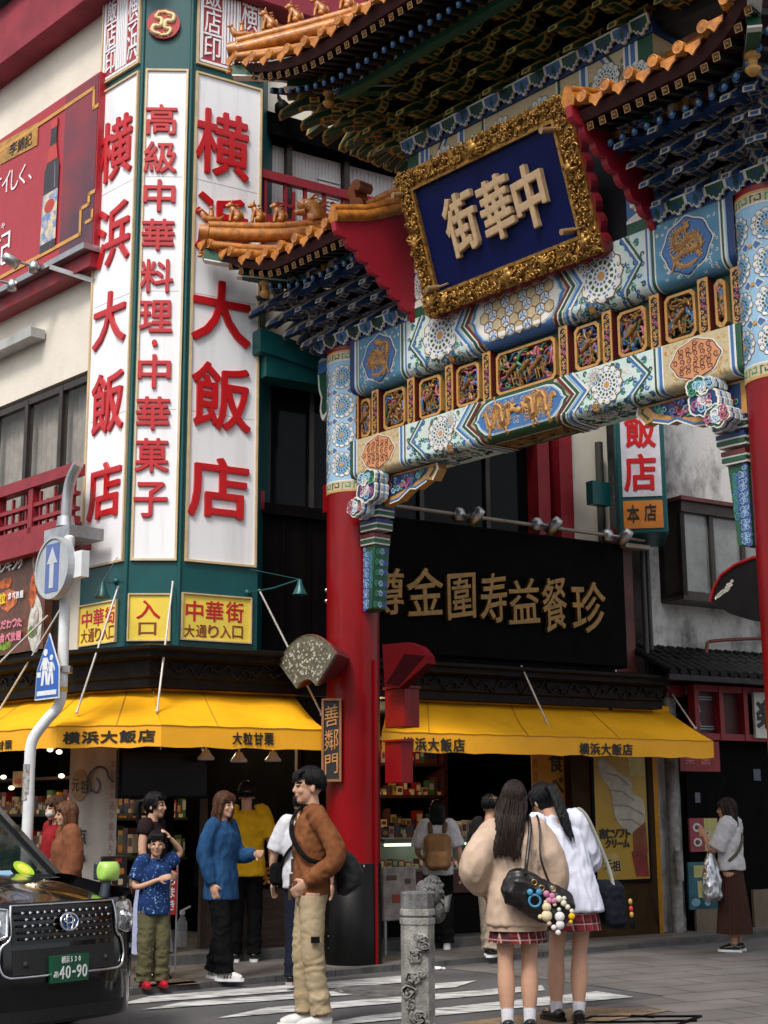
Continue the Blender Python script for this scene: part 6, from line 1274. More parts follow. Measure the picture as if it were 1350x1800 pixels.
# ---------------------------------------------------------------- carved stone bollard with a lion
pb = G(736, 1838); SX = pb.x
STONE = mat('weathered_stone', (.30, .29, .265), .9, var=.3, scale=7, bump=.7, bscale=70, col2=(.11, .105, .095)); STONED = mat('dark_stone', (.13, .13, .125), .9, var=.3, scale=9, bump=.7, bscale=60)
zc1 = ypx(735, 1567, pb.y).z; zcol = ypx(735, 1612, pb.y).z
st = thing('stone_bollard', 'carved octagonal stone bollard with dark lion on its top', 'bollard', W0, tuple(pb))
g = MB(); r_ = .110; a0 = R(22.5 + 14); g.lathe([(r_ * 1.15, ROAD), (r_ * 1.15, ROAD + .1), (r_, ROAD + .14), (r_, zcol - .045)], 8, (pb.x, pb.y, 0), sm=False, a0=a0); g.lathe([(r_ * .93, zcol - .05), (r_ * 1.06, zcol - .04), (r_ * 1.06, zcol - .005), (r_ * .92, zcol), (r_ * .92, zcol + .01), (r_ * 1.05, zcol + .015), (r_ * 1.05, zcol + .05), (r_ * .96, zcol + .055)], 8, (pb.x, pb.y, 0), sm=False, a0=a0); part(st, 'shaft', g, STONE)
g = MB(); g.lathe([(r_ * .98, zcol + .05), (r_ * .98, zc1 - .01), (r_ * .9, zc1)], 8, (pb.x, pb.y, 0), sm=False, a0=a0); part(st, 'cap', g, mat('cap_stone', (.17, .17, .165), .9, var=.25, scale=9, bump=.7, bscale=60))
g = MB(); fz = lambda x, y, h: (pb.x + x, pb.y - r_ * .985 - h, y); rnd = random.Random(12)
for x, y, s_ in ((740, 1650, 1), (732, 1680, 1.1), (745, 1665, .9), (725, 1720, 1.2), (718, 1745, 1.3), (738, 1715, .7), (722, 1765, .8), (735, 1790, 1.3), (745, 1800, .9)):
    p = ypx(x, y, pb.y - r_); cx_, cy_ = p.x - pb.x, p.z
    for k in range(3): P = [(cx_ + rnd.uniform(-.02, .02) + (1 - .7 * t / 8) * .035 * s_ * math.cos(t * .8 + k * 2.1), cy_ + rnd.uniform(-.004, .004) + (1 - .7 * t / 8) * .035 * s_ * math.sin(t * .8 + k * 2.1)) for t in range(9)]; g.tube([fz(*p_, .0) for p_ in P], [.012 * s_] * 7 + [.009, .005], 6)
part(st, 'relief_carving', g, STONE)
g = MB(); lc = Vector((ypx(760, 1570, pb.y + .06).x, pb.y + .06, 0)); zL_ = zc1 - .11
g.ell((lc.x, lc.y, zL_ + .10), .075, .085, .095, 14, 10); g.ell((lc.x + .035, lc.y + .02, zL_ + .0), .06, .07, .10, 12, 8); g.ell((lc.x - .06, lc.y, zL_ + .12), .05, .06, .06, 10, 8)
for k in range(60):
    a, b_ = rnd.uniform(0, 6.28), rnd.uniform(-.6, 1.5); g.ell((lc.x + .075 * math.cos(a) * math.cos(b_), lc.y + .085 * math.sin(a) * math.cos(b_), zL_ + .10 + .095 * math.sin(b_)), .016, .016, .016, 6, 5)
g.tube([(lc.x + .06, lc.y - .03, zL_ + .05), (lc.x + .10, lc.y - .04, zL_ + .08), (lc.x + .09, lc.y - .04, zL_ - .02)], [.03, .03, .015], 8); part(st, 'lion', g, STONED)

# ---------------------------------------------------------------- black taxi
hd = Vector((.76, -.65, 0)).normalized(); FT = Fr(-2.09, 9.62, -hd.y * 0 + hd.x, hd.y)      # frame: u forward, d = left
tx = thing('taxi', 'black taxi with green number plate cut off at the left edge', 'taxi', FT, (-2.2, 0, ROAD))
CARB = mat('black_car_paint', (.002, .002, .003), .15, var=.05, coat=.6, spec=.3); CHROME = mat('chrome', (.75, .75, .77), .12, 1.0, var=.05); RUB = mat('rubber', (.018, .018, .018), .75, var=.2)
hw = .845
def fx(y, z): return -.26 * abs(y / hw) ** 4 + .035 * math.exp(-((z - .50) / .22) ** 2) - .05 * max(0, (z - .80) / .2) ** 1.6
ff = lambda y, z, h=0.0: (fx(y, z) + h, y, z + ROAD)
g = MB(); ny = 28; ysl = [-hw + 2 * hw * i / ny for i in range(ny + 1)]; zs = [.20, .26, .34, .42, .5, .58, .66, .72, .78, .85, .92, .955]
V = [ff(y, z) for z in zs for y in ysl]; nr = len(zs); nc = ny + 1
def hood(y, t):
    x0 = fx(y, .955); x = x0 + (-1.02 - x0) * t; z = .955 + .12 * t ** .75 - .07 * abs(y / hw) ** 2.6 * (1 - .2 * t) + .03 * (1 - abs(y / hw)) - .03 * (1 - t) ** 4
    if t == 0: z = .955
    return (x, y * (1 - .03 * t), z + ROAD + .012 * math.exp(-((abs(y) - .42) / .07) ** 2) * min(1, 3 * t))
g.raw(V, [(r * nc + i, r * nc + i + 1, (r + 1) * nc + i + 1, (r + 1) * nc + i) for r in range(nr - 1) for i in range(ny)], 0, True)
nt_ = 8; V = [hood(y, t / nt_) for t in range(nt_ + 1) for y in ysl]; g.raw(V, [(r * nc + i, r * nc + i + 1, (r + 1) * nc + i + 1, (r + 1) * nc + i) for r in range(nt_) for i in range(ny)], 0, True)
# flanks and tail, one skin
def flank(x, k, sg):
    prof = [(.22, .80), (.35, .838), (.6, hw), (.85, hw), (.95, .83), (1.0, .81)]; z, y = prof[k]
    if x > -.35: y = hw if k in (2, 3) else y
    return (x, sg * y, z + ROAD + (.10 * min(1, max(0, (-x - .35) / .7)) if k >= 4 else 0))
xs_ = [fx(hw, .5), -.45, -.6, -.9, -1.3, -1.8, -2.5, -3.2, -3.9, -4.3]
for sg in (1, -1):
    V = [flank(x, k, sg) for x in xs_ for k in range(6)]; g.raw(V, [(i * 6 + k, (i + 1) * 6 + k, (i + 1) * 6 + k + 1, i * 6 + k + 1) for i in range(len(xs_) - 1) for k in range(5)], 0, True)
g.box(-4.34, -4.28, -hw, hw, .3, 1.2, 0, .03); g.box(-4.25, -.42, -.78, .78, .2, .3)
def gh(x, y, z): return (x, y, z + ROAD)
roofp = [(-1.86, .60, 1.70), (-2.2, .66, 1.755), (-3.2, .66, 1.75), (-4.1, .62, 1.66), (-4.3, .64, 1.2)]
for (x0, w0, z0), (x1, w1, z1) in zip(roofp[:-1], roofp[1:]): g.face([gh(x0, -w0, z0), gh(x0, w0, z0), gh(x1, w1, z1), gh(x1, -w1, z1)], 0, True)
for sg in (1, -1):
    g.bar(gh(-1.02, sg * .77, 1.06), gh(-1.88, sg * .60, 1.70), .075, .06); g.bar(gh(-1.88, sg * .62, 1.70), gh(-4.2, sg * .62, 1.66), .06, .06); g.bar(gh(-2.9, sg * .80, 1.12), gh(-2.85, sg * .63, 1.72), .08, .05); g.bar(gh(-4.28, sg * .78, 1.12), gh(-4.15, sg * .6, 1.68), .09, .06)
g.bar(gh(-1.86, -.6, 1.70), gh(-1.86, .6, 1.70), .06, .06); body = part(tx, 'body', g, CARB)
g = MB(); 
for a, c in (((-1.03, .74, 1.055), (-1.87, .58, 1.69)),): g.face([gh(a[0], -a[1], a[2]), gh(a[0], a[1], a[2]), gh(c[0], c[1], c[2]), gh(c[0], -c[1], c[2])])
for sg in (1, -1): g.face([gh(-1.1, sg * .78, 1.07), gh(-2.9, sg * .80, 1.14), gh(-2.86, sg * .63, 1.69), gh(-1.9, sg * .61, 1.69)]); g.face([gh(-2.95, sg * .80, 1.14), gh(-4.2, sg * .79, 1.14), gh(-4.1, sg * .62, 1.66), gh(-2.9, sg * .63, 1.69)])
part(tx, 'windscreen', g, mat('car_glass', (.012, .022, .018), .03, var=.02, spec=.8, alpha=.62))
g = MB(); g.box(-4.2, -1.2, -.74, .74, .3, .75); g.box(-1.35, -1.05, -.74, .74, .75, 1.13); part(tx, 'cabin', g, mat('cabin_dark', (.012, .013, .013), .8))
for sg in (.36, -.36):
    g = MB(); g.box(-2.35, -2.15, sg - .25, sg + .25, .7, 1.32, 0, .05); g.box(-2.35, -2.2, sg - .13, sg + .13, 1.36, 1.55, 0, .05); part(tx, 'seat', g, mat('seat_grey', (.05, .05, .05), .8))
g = MB(); g.tube([gh(-1.55 + .08 * math.cos(a), -.36 + .19 * math.sin(a), 1.12 + .17 * math.cos(a)) for a in [2 * math.pi * k / 20 for k in range(21)]], .016, 8); part(tx, 'steering_wheel', g, RUB)
g = MB(); g.bar(gh(-1.0, .70, 1.07), gh(-1.06, -.1, 1.085), .022, .018); g.bar(gh(-1.0, .1, 1.075), gh(-1.06, -.7, 1.08), .022, .018); g.face([gh(-.96, -.76, 1.055), gh(-.96, .76, 1.055), gh(-1.06, .76, 1.075), gh(-1.06, -.76, 1.075)]); part(tx, 'wiper', g, RUB)
def wsc(y, t, h=.004): a, c = Vector((-1.03, 0, 1.055 + ROAD)), Vector((-1.87, 0, 1.69 + ROAD)); p = a.lerp(c, t); return (p.x + .55 * h, y * (1 - .2 * t), p.z + .83 * h)
def wdisk(y, t, r_, h, n=20): return [wsc(y + r_ * math.cos(2 * math.pi * k / n), t + r_ * math.sin(2 * math.pi * k / n) * 1.0, h) for k in range(n)]
g = MB(); g.face(wdisk(.52, .10, .085, .004)); s_ = part(tx, 'round_sticker', g, rgb('sticker_lime', '#9fc92e', .4)); g = MB(); g.face(wdisk(.52, .10, .055, .006)); part(s_, 'sticker_centre', g, rgb('sticker_yellow', '#d8d850', .4))
g = MB(); g.face([wsc(.20, .03), wsc(.38, .03), wsc(.38, .09), wsc(.20, .09)]); g.face([wsc(.42, .82), wsc(.56, .82), wsc(.56, .9), wsc(.42, .9)]); part(tx, 'label_sticker', g, rgb('sticker_blue', '#8fb6d8', .4))
# grille, emblem, chrome outline
def fpoly(mb, pts, h, m=0): mb.face([ff(y, z, h) for y, z in pts], m)
def fstrip(mb, pts, r_, h): mb.tube([ff(y, z, h) for y, z in pts], r_, 6)
g = MB(); n = 16
for i in range(n):
    a, c = -.46 + .92 * i / n, -.46 + .92 * (i + 1) / n; fpoly(g, [(a, .70), (c, .70), (c, .925), (a, .925)], .006)
gr = part(tx, 'grille', g, mat('grille_black', (.004, .004, .004), .3))
g = MB(); tri = MB()
for k, z in enumerate((.735, .775, .815, .855, .895)):
    wd = .42 + .005 * k; fstrip(g, [(-wd + 2 * wd * i / 20, z) for i in range(21)], .0075, .012)
    for j in range(13):
        y = -wd + .06 + j * (2 * wd - .12) / 12 + (.02 if k % 2 else 0); tri.face([ff(y - .007, z - .008, .022), ff(y + .013, z, .02), ff(y - .007, z + .008, .022)]); tri.face([ff(y - .007, z - .008, .022), ff(y - .007, z + .008, .022), ff(y - .018, z, .014)])
part(gr, 'grille_bar', g, mat('dark_chrome', (.05, .05, .052), .25, 1.0)); part(gr, 'grille_glints', tri, CHROME)
E_ = lambda rx, rz, n=32: [(rx * math.cos(2 * math.pi * k / n), .825 + rz * math.sin(2 * math.pi * k / n)) for k in range(n)]
g = MB(); g.face([ff(y, z, .03) for y, z in E_(.080, .056)]); em = part(tx, 'emblem', g, mat('emblem_blue', (.01, .06, .28), .2, coat=.5))
g = MB(); g.tube([ff(y, z, .034) for y, z in E_(.078, .054) + [E_(.078, .054)[0]]], .008, 6); g.tube([ff(y, z + .010, .036) for y, z in E_(.046, .019) + [E_(.046, .019)[0]]], .006, 6); g.tube([ff(.028 * math.cos(2 * math.pi * k / 20), .824 + .050 * math.sin(2 * math.pi * k / 20), .038) for k in range(21)], .006, 6); part(em, 'chrome_rings', g, CHROME)
g = MB()
for sg in (1, -1): fstrip(g, [(p.x, p.y) for p in spline([(sg * .46, .94, 0), (sg * .475, .86, 0), (sg * .48, .74, 0), (sg * .54, .69, 0), (sg * .56, .60, 0), (sg * .535, .53, 0), (sg * .48, .505, 0)], 4)], .010, .010)
fstrip(g, [(-.48 + i * .048, .505) for i in range(21)], .009, .010); fstrip(g, [(-.46 + i * .046, .94) for i in range(21)], .007, .006); part(tx, 'chrome_trim', g, CHROME)
g = MB()
for i in range(14): a, c = -.46 + .92 * i / 14, -.46 + .92 * (i + 1) / 14; fpoly(g, [(a, .52), (c, .52), (c, .67), (a, .67)], .003)
part(tx, 'lower_grille', g, mat('grille_matt', (.006, .006, .006), .6)); g = MB()
for i in range(14): a, c = -.62 + 1.24 * i / 14, -.62 + 1.24 * (i + 1) / 14; fpoly(g, [(a, .22), (c, .22), (c, .30), (a, .30)], .003)
part(tx, 'bumper_intake', g, MATS['grille_matt'])
for sg in (1, -1):
    P = [(.49, .915), (.60, .93), (.70, .93), (.77, .905), (.78, .76), (.72, .73), (.60, .73), (.50, .755)]; g = MB(); c = (.63, .83)
    for i in range(8): a, b_ = P[i], P[(i + 1) % 8]; g.face([ff(sg * a[0], a[1], .012), ff(sg * b_[0], b_[1], .012), ff(sg * c[0], c[1], .03)], 0, True)
    hl = part(tx, 'headlight', g, mat('headlight_glass', (.50, .52, .53), .06, .5, var=.3, scale=14, coat=1)); g = MB(); g.tube([ff(sg * y, z, .014) for y, z in P + [P[0]]], .010, 6); g.ell(ff(sg * .58, .83, .0), .05, .05, .05, 12, 8); g.ell(ff(sg * .69, .82, .0), .04, .04, .04, 12, 8); part(hl, 'lamp_bezel', g, CHROME)
    g = MB(); g.ell(ff(sg * .36, .58, .0), .02, .02, .02, 10, 6); part(tx, 'parking_sensor', g, RUB)
g = MB(); g.ext([(-.165, .455), (.165, .455), (.165, .62), (-.165, .62)], lambda y, z, h: (fx(0, .53) + h, y, z + ROAD), -.03, .035); np_ = part(tx, 'number_plate', g, mat('plate_green', (.004, .075, .03), .4, var=.05))
nf = lambda y, z, h: (fx(0, .53) + .036 + h, y, z + ROAD); g = MB()
row(g, '横浜530', nf, -.085, .095, .593, .045, depth=.003, bold=.015); put(g, 'あ', nf, -.128, .507, .042, .04, .003, .01, fit=True)
for ch, y in (('4', -.077), ('0', -.022), ('-', .03), ('9', .076), ('0', .128)): put(g, ch, nf, y, .515, .044 if ch != '-' else .028, .08 if ch != '-' else .014, .003, .012, fit=True)
part(np_, 'lettering', g, WHITEP)
sf = lambda y, z, h: ff(y, z, .004 + h); g = MB(); put(g, 'k', sf, .70, .63, .045, .05, .002, .03); put(g, 'm', sf, .748, .623, .055, .05, .002, .03); part(tx, 'side_lettering', g, WHITEP)
g = MB(); [g.ell((-.46, .80, 1.16), .075 - .008 * i, .088, .072, 18, 12) for i in (0,)]; g.v = [(x, .80 + max(-.082, min(.082, (y - .80) * 1.25)), 1.16 + max(-.066, min(.066, (z - 1.16) * 1.25))) for x, y, z in g.v]; mr_ = part(tx, 'fender_mirror', g, mat('lime_mirror', (.42, .68, .12), .35, coat=.5)); g = MB(); g.tube([(-.46, .76, .93), (-.46, .79, 1.12)], [.05, .035], 10); g.box(-.56, -.52, .73, .87, 1.1, 1.22, 0, .01); part(mr_, 'mirror_stem', g, mat('stem_blue_black', (.02, .03, .05), .4))
for sx in (-.88, -3.5):
    for sg in (1, -1):
        g = MB(); M_ = Matrix.Translation((sx, sg * .76, .365 + ROAD)) @ Matrix.Rotation(R(90), 4, 'X'); o = MB(); o.lathe([(.20, -.09), (.29, -.095), (.315, -.07), (.32, 0), (.315, .07), (.29, .095), (.20, .09)], 32); g.add(o, M_); wl = part(tx, 'wheel', g, RUB); g = MB(); o = MB(); o.lathe([(0, -.06), (.19, -.07), (.20, 0), (.19, .07), (0, .06)], 20); g.add(o, M_); part(wl, 'rim', g, STEEL)
        g = MB(); g.tube([(sx + .37 * math.cos(a), sg * .80, .33 + ROAD + .37 * math.sin(a)) for a in [math.pi * k / 14 for k in range(15)]], .03, 6); part(tx, 'wheel_arch', g, RUB)
tx.ob.location.z -= .045; tx.ob.scale.y = .88
# ---------------------------------------------------------------- shop counters, goods and posters
def wthing(name, label, cat, fr, base, **k): return thing(name, label, cat, fr, base, **k)
LAMPW = mat('lamp_glow', (.8, .75, .6), .5, emit=(1, .80, .5), estr=1.6); TUBE = mat('tube_glow', (.7, .8, .6), .5, emit=(.78, 1.0, .66), estr=2.2)
# hanging white spotlights under the left awning
for x, y, lb in ((362, 1327, 'white spotlight under the corner awning nearest the tower corner'), (420, 1331, 'white spotlight under the corner awning, middle one of three'), (480, 1330, 'white spotlight under the corner awning beside the gate column')):
    u, z = FA.px(x, y, -.25); t = wthing('ceiling_spotlight', lb, 'lamp', FA, (u, -.25, z), group='spotlights under the yellow awning'); g = MB(); g.lathe([(0, .05), (.03, .05), (.05, .01), (.085, -.03), (.08, -.05), (.06, -.04), (0, -.03)], 16, (u, -.25, z)); part(t, 'lamp_shade', g, WHITEP); g = MB(); g.tube([(u, -.25, z + .04), (u, -.25, 2.62)], .012, 6); part(t, 'stem', g, WHITEP)
g = MB(); rnd = random.Random(9)
for k in range(16): u = rnd.uniform(-6, -4.6); d = rnd.uniform(.7, 2.4); g.lathe([(0, 0), (.05, 0), (.05, .02)], 10, (u, d, 2.66))
for k in range(7): u = rnd.uniform(-4.3, -1.5); d = rnd.uniform(1.2, 2.6); g.lathe([(0, 0), (.04, 0), (.04, .02)], 10, (u, d, 2.66))
part(BT, 'downlights', g, LAMPW)
# white fabric banner with swirl print
F3 = Fr(*FB.w(-.75, .05, 0)[:2], .9, -.35); b0, b1 = F3.px(121, 1400)[0], F3.px(206, 1400)[0]; bz = .75
bt = wthing('fabric_banner', 'white banner with cloud swirl and round logo hanging under the awning corner', 'banner', F3, ((b0 + b1) / 2, 0, bz)); g = MB(); nn = 14
V = [(b0 + (b1 - b0) * i / nn, .012 * math.sin(i * 1.1), z) for z in (bz, 2.3) for i in range(nn + 1)]; g.raw(V, [(i, i + 1, nn + 2 + i, nn + 1 + i) for i in range(nn)], 0, True); part(bt, 'cloth', g, mat('banner_cloth', (.42, .39, .35), .8, var=.1, scale=1.5))
fb_ = face_map(-.018); u, z = F3.px(141, 1380); g = MB(); g.ext([(u + .09 * math.cos(a), z + .16 * math.sin(a)) for a in ang], fb_, 0, .002); part(bt, 'round_logo', g, mat('logo_tan', (.36, .22, .09), .6, var=.2)); g = MB(); put(g, '元', fb_, u - .04, z, .09, .14, .002, .02, h0=.003); put(g, '祖', fb_, u + .06, z - .02, .09, .14, .002, .02, h0=.003)
cx_, cz_ = F3.px(178, 1370); pline(g, fb_, [(p.x, p.y) for p in spline([(cx_ - .10, cz_ - .12, 0), (cx_ - .14, cz_ + .02, 0), (cx_ - .04, cz_ + .12, 0), (cx_ + .06, cz_ + .10, 0), (cx_ + .10, cz_ + .02, 0), (cx_ + .16, cz_ - .03, 0)], 5)], .022, 0, .003, 1); pline(g, fb_, [(p.x, p.y) for p in spline([(cx_ - .1, cz_ - .1, 0), (cx_ - .03, cz_ - .13, 0), (cx_ + .0, cz_ - .05, 0), (cx_ - .05, cz_ + .02, 0)], 5)], .016, 0, .003, 1)
u2, z2 = F3.px(143, 1470); put(g, '点', fb_, u2, z2, .15, .16, .002, .02, h0=.003); put(g, '心', fb_, u2, z2 - .2, .15, .16, .002, .02, h0=.003); part(bt, 'ink_print', g, INK)
g = MB(); u2, z2 = F3.px(197, 1440); colm(g, '中華街大通り横浜大飯店', fb_, u2, 2.05, .95, .055, depth=.002, bold=.0); part(bt, 'side_text', g, mat('faded_red', (.30, .10, .09), .6))
# dark hanging panel, black television
g = MB(); p0, p1 = FA.px(207, 1380, -.05)[0], FA.px(366, 1380, -.05)[0]; zt_, zb_ = FA.px(290, 1318, -.05)[1], FA.px(290, 1404, -.05)[1]
tv = wthing('display_screen', 'wide black display screen hanging under the corner awning', 'screen', FA, ((p0 + p1) / 2, 0, zb_)); g.box(p0, p1, -.07, .02, zb_, zt_, 0, .01); part(tv, 'casing', g, mat('screen_black', (.004, .004, .004), .5, spec=.1)); g = MB(); g.box(p0 + .03, p1 - .03, -.074, -.07, zb_ + .03, zt_ - .03); part(tv, 'screen', g, mat('screen_glass', (.004, .004, .005), .25, spec=.2)); g = MB(); g.bar(((p0 + p1) / 2, .0, zt_), ((p0 + p1) / 2, .0, 2.7), .04); part(tv, 'hanger', g, BLACK)
# small framed menu stand behind the boy
def stand(label, fr, d, x0, x1, y0, y1, cols_, name='menu_stand', legs=True, base_z=.1):
    u0, u1 = fr.px(x0, (y0 + y1) / 2, d)[0], fr.px(x1, (y0 + y1) / 2, d)[0]; z1_, z0_ = fr.px((x0 + x1) / 2, y0, d)[1], fr.px((x0 + x1) / 2, y1, d)[1]; t = wthing(name, label, 'menu stand', fr, ((u0 + u1) / 2, d, base_z)); g = MB(); g.box(u0, u1, d, d + .04, z0_, z1_, 0, .008); b_ = part(t, 'board', g, cols_[0]); g = MB(); rn = random.Random(int(x0)); f = face_map(d - .002)
    for k in range(7): w_, h_ = (u1 - u0) * rn.uniform(.15, .3), (z1_ - z0_) * rn.uniform(.08, .16); cx, cy = rn.uniform(u0 + w_ / 2 + .02, u1 - w_ / 2 - .02), rn.uniform(z0_ + h_, z1_ - h_); g.ext([(cx - w_ / 2, cy - h_ / 2), (cx + w_ / 2, cy - h_ / 2), (cx + w_ / 2, cy + h_ / 2), (cx - w_ / 2, cy + h_ / 2)], f, 0, .001 + .0006 * k, k % (len(cols_) - 1)); 
    part(b_, 'printed_pictures', g, cols_[1:])
    if legs:
        g = MB()
        for x in (u0 + .03, u1 - .03): g.bar((x, d + .02, base_z), (x, d + .02, z0_ + .05), .025); g.bar((x, d + .28, base_z), (x, d + .03, z1_ - .1), .025)
        part(t, 'stand_legs', g, STEEL)
    return t
MC = [rgb('menu_cream', '#b8a888', .5, var=.1), rgb('menu_red', '#8c2a20', .5), rgb('menu_orange', '#b06a24', .5), rgb('menu_brown', '#4a3424', .5), rgb('menu_green', '#5c7434', .5), rgb('menu_dark_board', '#1a1612', .5)]
stand('small dark framed food menu stand left of the boy by the white banner', FA, -.25, 178, 224, 1505, 1572, [MC[5], MC[2], MC[1], MC[0]]); stand('folding board with food photographs beside the column base under the counter light', FA, -.42, 674, 732, 1524, 1618, [mat('aboard_print', (.30, .27, .24), .5, var=.25, scale=5, col2=(.12, .10, .09)), MC[3], MC[0], MC[1]], 'folding_board', base_z=.1)
# red flag by the shop opening
g = MB(); u, z1_ = FA.px(303, 1530, -.5); z0_ = FA.px(303, 1608, -.5)[1]; fl = wthing('red_flag', 'small red shop flag with white writing beside the boy', 'flag', FA, (u, -.5, z0_)); g.box(u - .06, u + .05, -.5, -.495, z0_, z1_); part(fl, 'cloth', g, rgb('flag_red', '#b01c1c', .7)); g = MB(); colm(g, 'ちまき', face_map(-.502), u, z1_ - .03, z0_ + .03, .08, depth=.002, bold=.02); part(fl, 'lettering', g, WHITEP); g = MB(); g.bar((u + .055, -.49, .1), (u + .055, -.49, z1_ + .1), .012); part(fl, 'flag_pole', g, STEEL)
# counters
CW = mat('counter_wood', (.07, .035, .018), .6, var=.3, scale=4, stretch=(1, 1, 6)); g = MB(); c0, c1 = FA.px(392, 1620, .1)[0], FA.px(505, 1620, .1)[0]
ct = wthing('shop_counter', 'dark wooden counter with orange lettering beside the gate column', 'counter', FA, ((c0 + c1) / 2, .3, .2)); g.box(c0, c1, .12, .7, .2, .78, 0, .01); part(ct, 'front', g, CW); g = MB(); g.box(c0 - .03, c1 + .03, .08, .75, .78, 1.02, 0, .01); part(ct, 'sign_band', g, BLACK); g = MB(); row(g, '横浜大飯店', face_map(.078), c0 + (c1 - c0) * .38, c1 + .2, .90, .19, depth=.006, bold=.03, w_=.2); part(ct, 'lettering', g, rgb('orange_letter', '#b0701c', .5))
c0, c1 = FA.px(676, 1500, .3)[0], -1.42; ct = wthing('glass_showcase', 'long shop showcase with greenish light tube and red front under the right awning', 'showcase', FA, ((c0 + c1) / 2, .5, .2))
g = MB(); g.box(c0, c1, .32, .9, .2, .62, 0, .01); part(ct, 'base', g, BLACK); g = MB(); g.box(c0, c1, .30, .34, .64, .86); part(ct, 'red_panel', g, rgb('showcase_red', '#4a1010', .5)); g = MB(); g.box(c0, c1, .36, .9, .88, .90); g.box(c0, c1, .3, .95, 1.2, 1.24); g.box(c0, c1, .88, .92, .62, 1.22); part(ct, 'shelf', g, mat('case_dim', (.12, .13, .11), .5)); g = MB(); g.face([(c0, .33, .86), (c1, .33, .86), (c1, .33, 1.2), (c0, .33, 1.2)]); part(ct, 'front_glass', g, mat('case_glass', (.2, .22, .2), .05, alpha=.2, spec=.6))
for a, c in ((676, 727), (818, 843)):
    u0, u1 = FA.px(a, 1487, .38)[0], FA.px(c, 1487, .38)[0]; g = MB(); g.tube([(u0, .38, 1.17), (u1, .38, 1.17)], .014, 8); part(ct, 'light_tube', g, TUBE)
rnd = random.Random(40); g = MB(); PKM = [rgb('pack_%d' % i, h, .5, var=.1) for i, h in enumerate(('#8c1c18', '#b07a28', '#c8b890', '#3c5a30', '#5a2a18', '#a09890', '#203048'))]
def goods(parent, fr, u0, u1, d, z, n, hmax=.16, name='goods'):
    g = MB(); x = u0
    while x < u1 - .03:
        w_ = rnd.uniform(.05, .12); h_ = rnd.uniform(.35, 1) * hmax; x1 = min(x + w_ - .008, u1); mi = rnd.randrange(7); g.box(x, x1, d, d + .12, z, z + h_, mi); g.box(x + (x1 - x) * .15, x1 - (x1 - x) * .15, d - .003, d - .001, z + h_ * .35, z + h_ * .8, (mi + 2) % 7); x += w_
        if rnd.random() < .35: g.box(x - w_ * .8, x - w_ * .8 + .05, d - .03, d - .026, z, z + .04, 2)
    part(parent, name, g, PKM)
goods(ct, FA, c0 + .05, c1 - .05, .5, .905, 9, .12, 'dim_sum_boxes'); goods(ct, FA, c0 + .05, c1 - .05, .6, 1.245, 9, .2, 'packaged_goods')
# shelving deep inside the right-hand shop
sh = wthing('display_shelves', 'tall red shelves of boxed goods inside the right hand shop', 'shelves', FA, (-2.9, 2.5, .2)); g = MB(); a0_, a1_ = -3.7, -1.5
for z in (.9, 1.3, 1.7, 2.1, 2.45): g.box(a0_, a1_, 2.3, 2.75, z, z + .04)
for x in (a0_, (a0_ + a1_) / 2, a1_): g.box(x - .03, x + .03, 2.3, 2.75, .2, 2.6)
part(sh, 'frame', g, rgb('shelf_red', '#380a0c', .6))
for z in (.94, 1.34, 1.74, 2.14): goods(sh, FA, a0_ + .05, a1_ - .05, 2.4, z, 9, .25)
g = MB()
for k in range(6): x = a0_ + .2 + k * .36; g.ext([(x - .16, 2.42), (x, 2.50), (x + .16, 2.42)], face_map(2.29), 0, .01)
part(sh, 'gable_trim', g, rgb('trim_pale', '#8a7468', .6))
sh = wthing('display_shelves', 'shelves of packed sweets behind the white pole left of the banner', 'shelves', FB, (-1.9, .6, .2)); g = MB()
for z in (.7, 1.1, 1.5, 1.9): g.box(-4.2, -.95, .5, .95, z, z + .03)
part(sh, 'frame', g, rgb('shelf_brown', '#2a1810', .6))
for z in (.73, 1.13, 1.53): goods(sh, FB, -4.1, -1.0, .55, z, 9, .28)
g = MB(); u, z = FB.px(33, 1370, .45); g.box(u - .12, u + .1, .44, .45, z - .09, z + .09); lp = part(sh, 'price_card', g, rgb('card_tan', '#a8946c', .6)); g = MB(); put(g, '4', face_map(.438), u - .06, z - .02, .05, .07, .002, .02, fit=True); put(g, '0', face_map(.438), u + .0, z - .02, .05, .07, .002, .02, fit=True); put(g, '0', face_map(.438), u + .055, z - .02, .05, .07, .002, .02, fit=True); part(lp, 'lettering', g, RED)
g = MB()
for x, y in ((88, 1318), (104, 1322), (108, 1364), (6, 1366), (20, 1385)): u, z = FB.px(x, y, .4); g.ell((u, .4, z), .035, .035, .025, 10, 6)
part(sh, 'warm_lamps', g, LAMPW)
sh = wthing('display_shelves', 'dim shelves of goods at the back of the corner shop behind the spotlights', 'shelves', FA, (-5.3, 2.5, .2)); g = MB()
for z in (1.0, 1.45, 1.9): g.box(-6.2, -4.55, 2.5, 2.85, z, z + .03)
part(sh, 'frame', g, rgb('shelf_dim', '#140e0a', .6))
for z in (1.03, 1.48, 1.93): goods(sh, FA, -6.1, -4.6, 2.55, z, 9, .3)
g = MB(); g.box(-4.66, -4.6, .5, .56, .2, 2.6); g.box(-5.86, -5.8, .3, .36, .2, 2.6); part(BT, 'shop_post', g, mat('post_timber', (.05, .028, .016), .6))
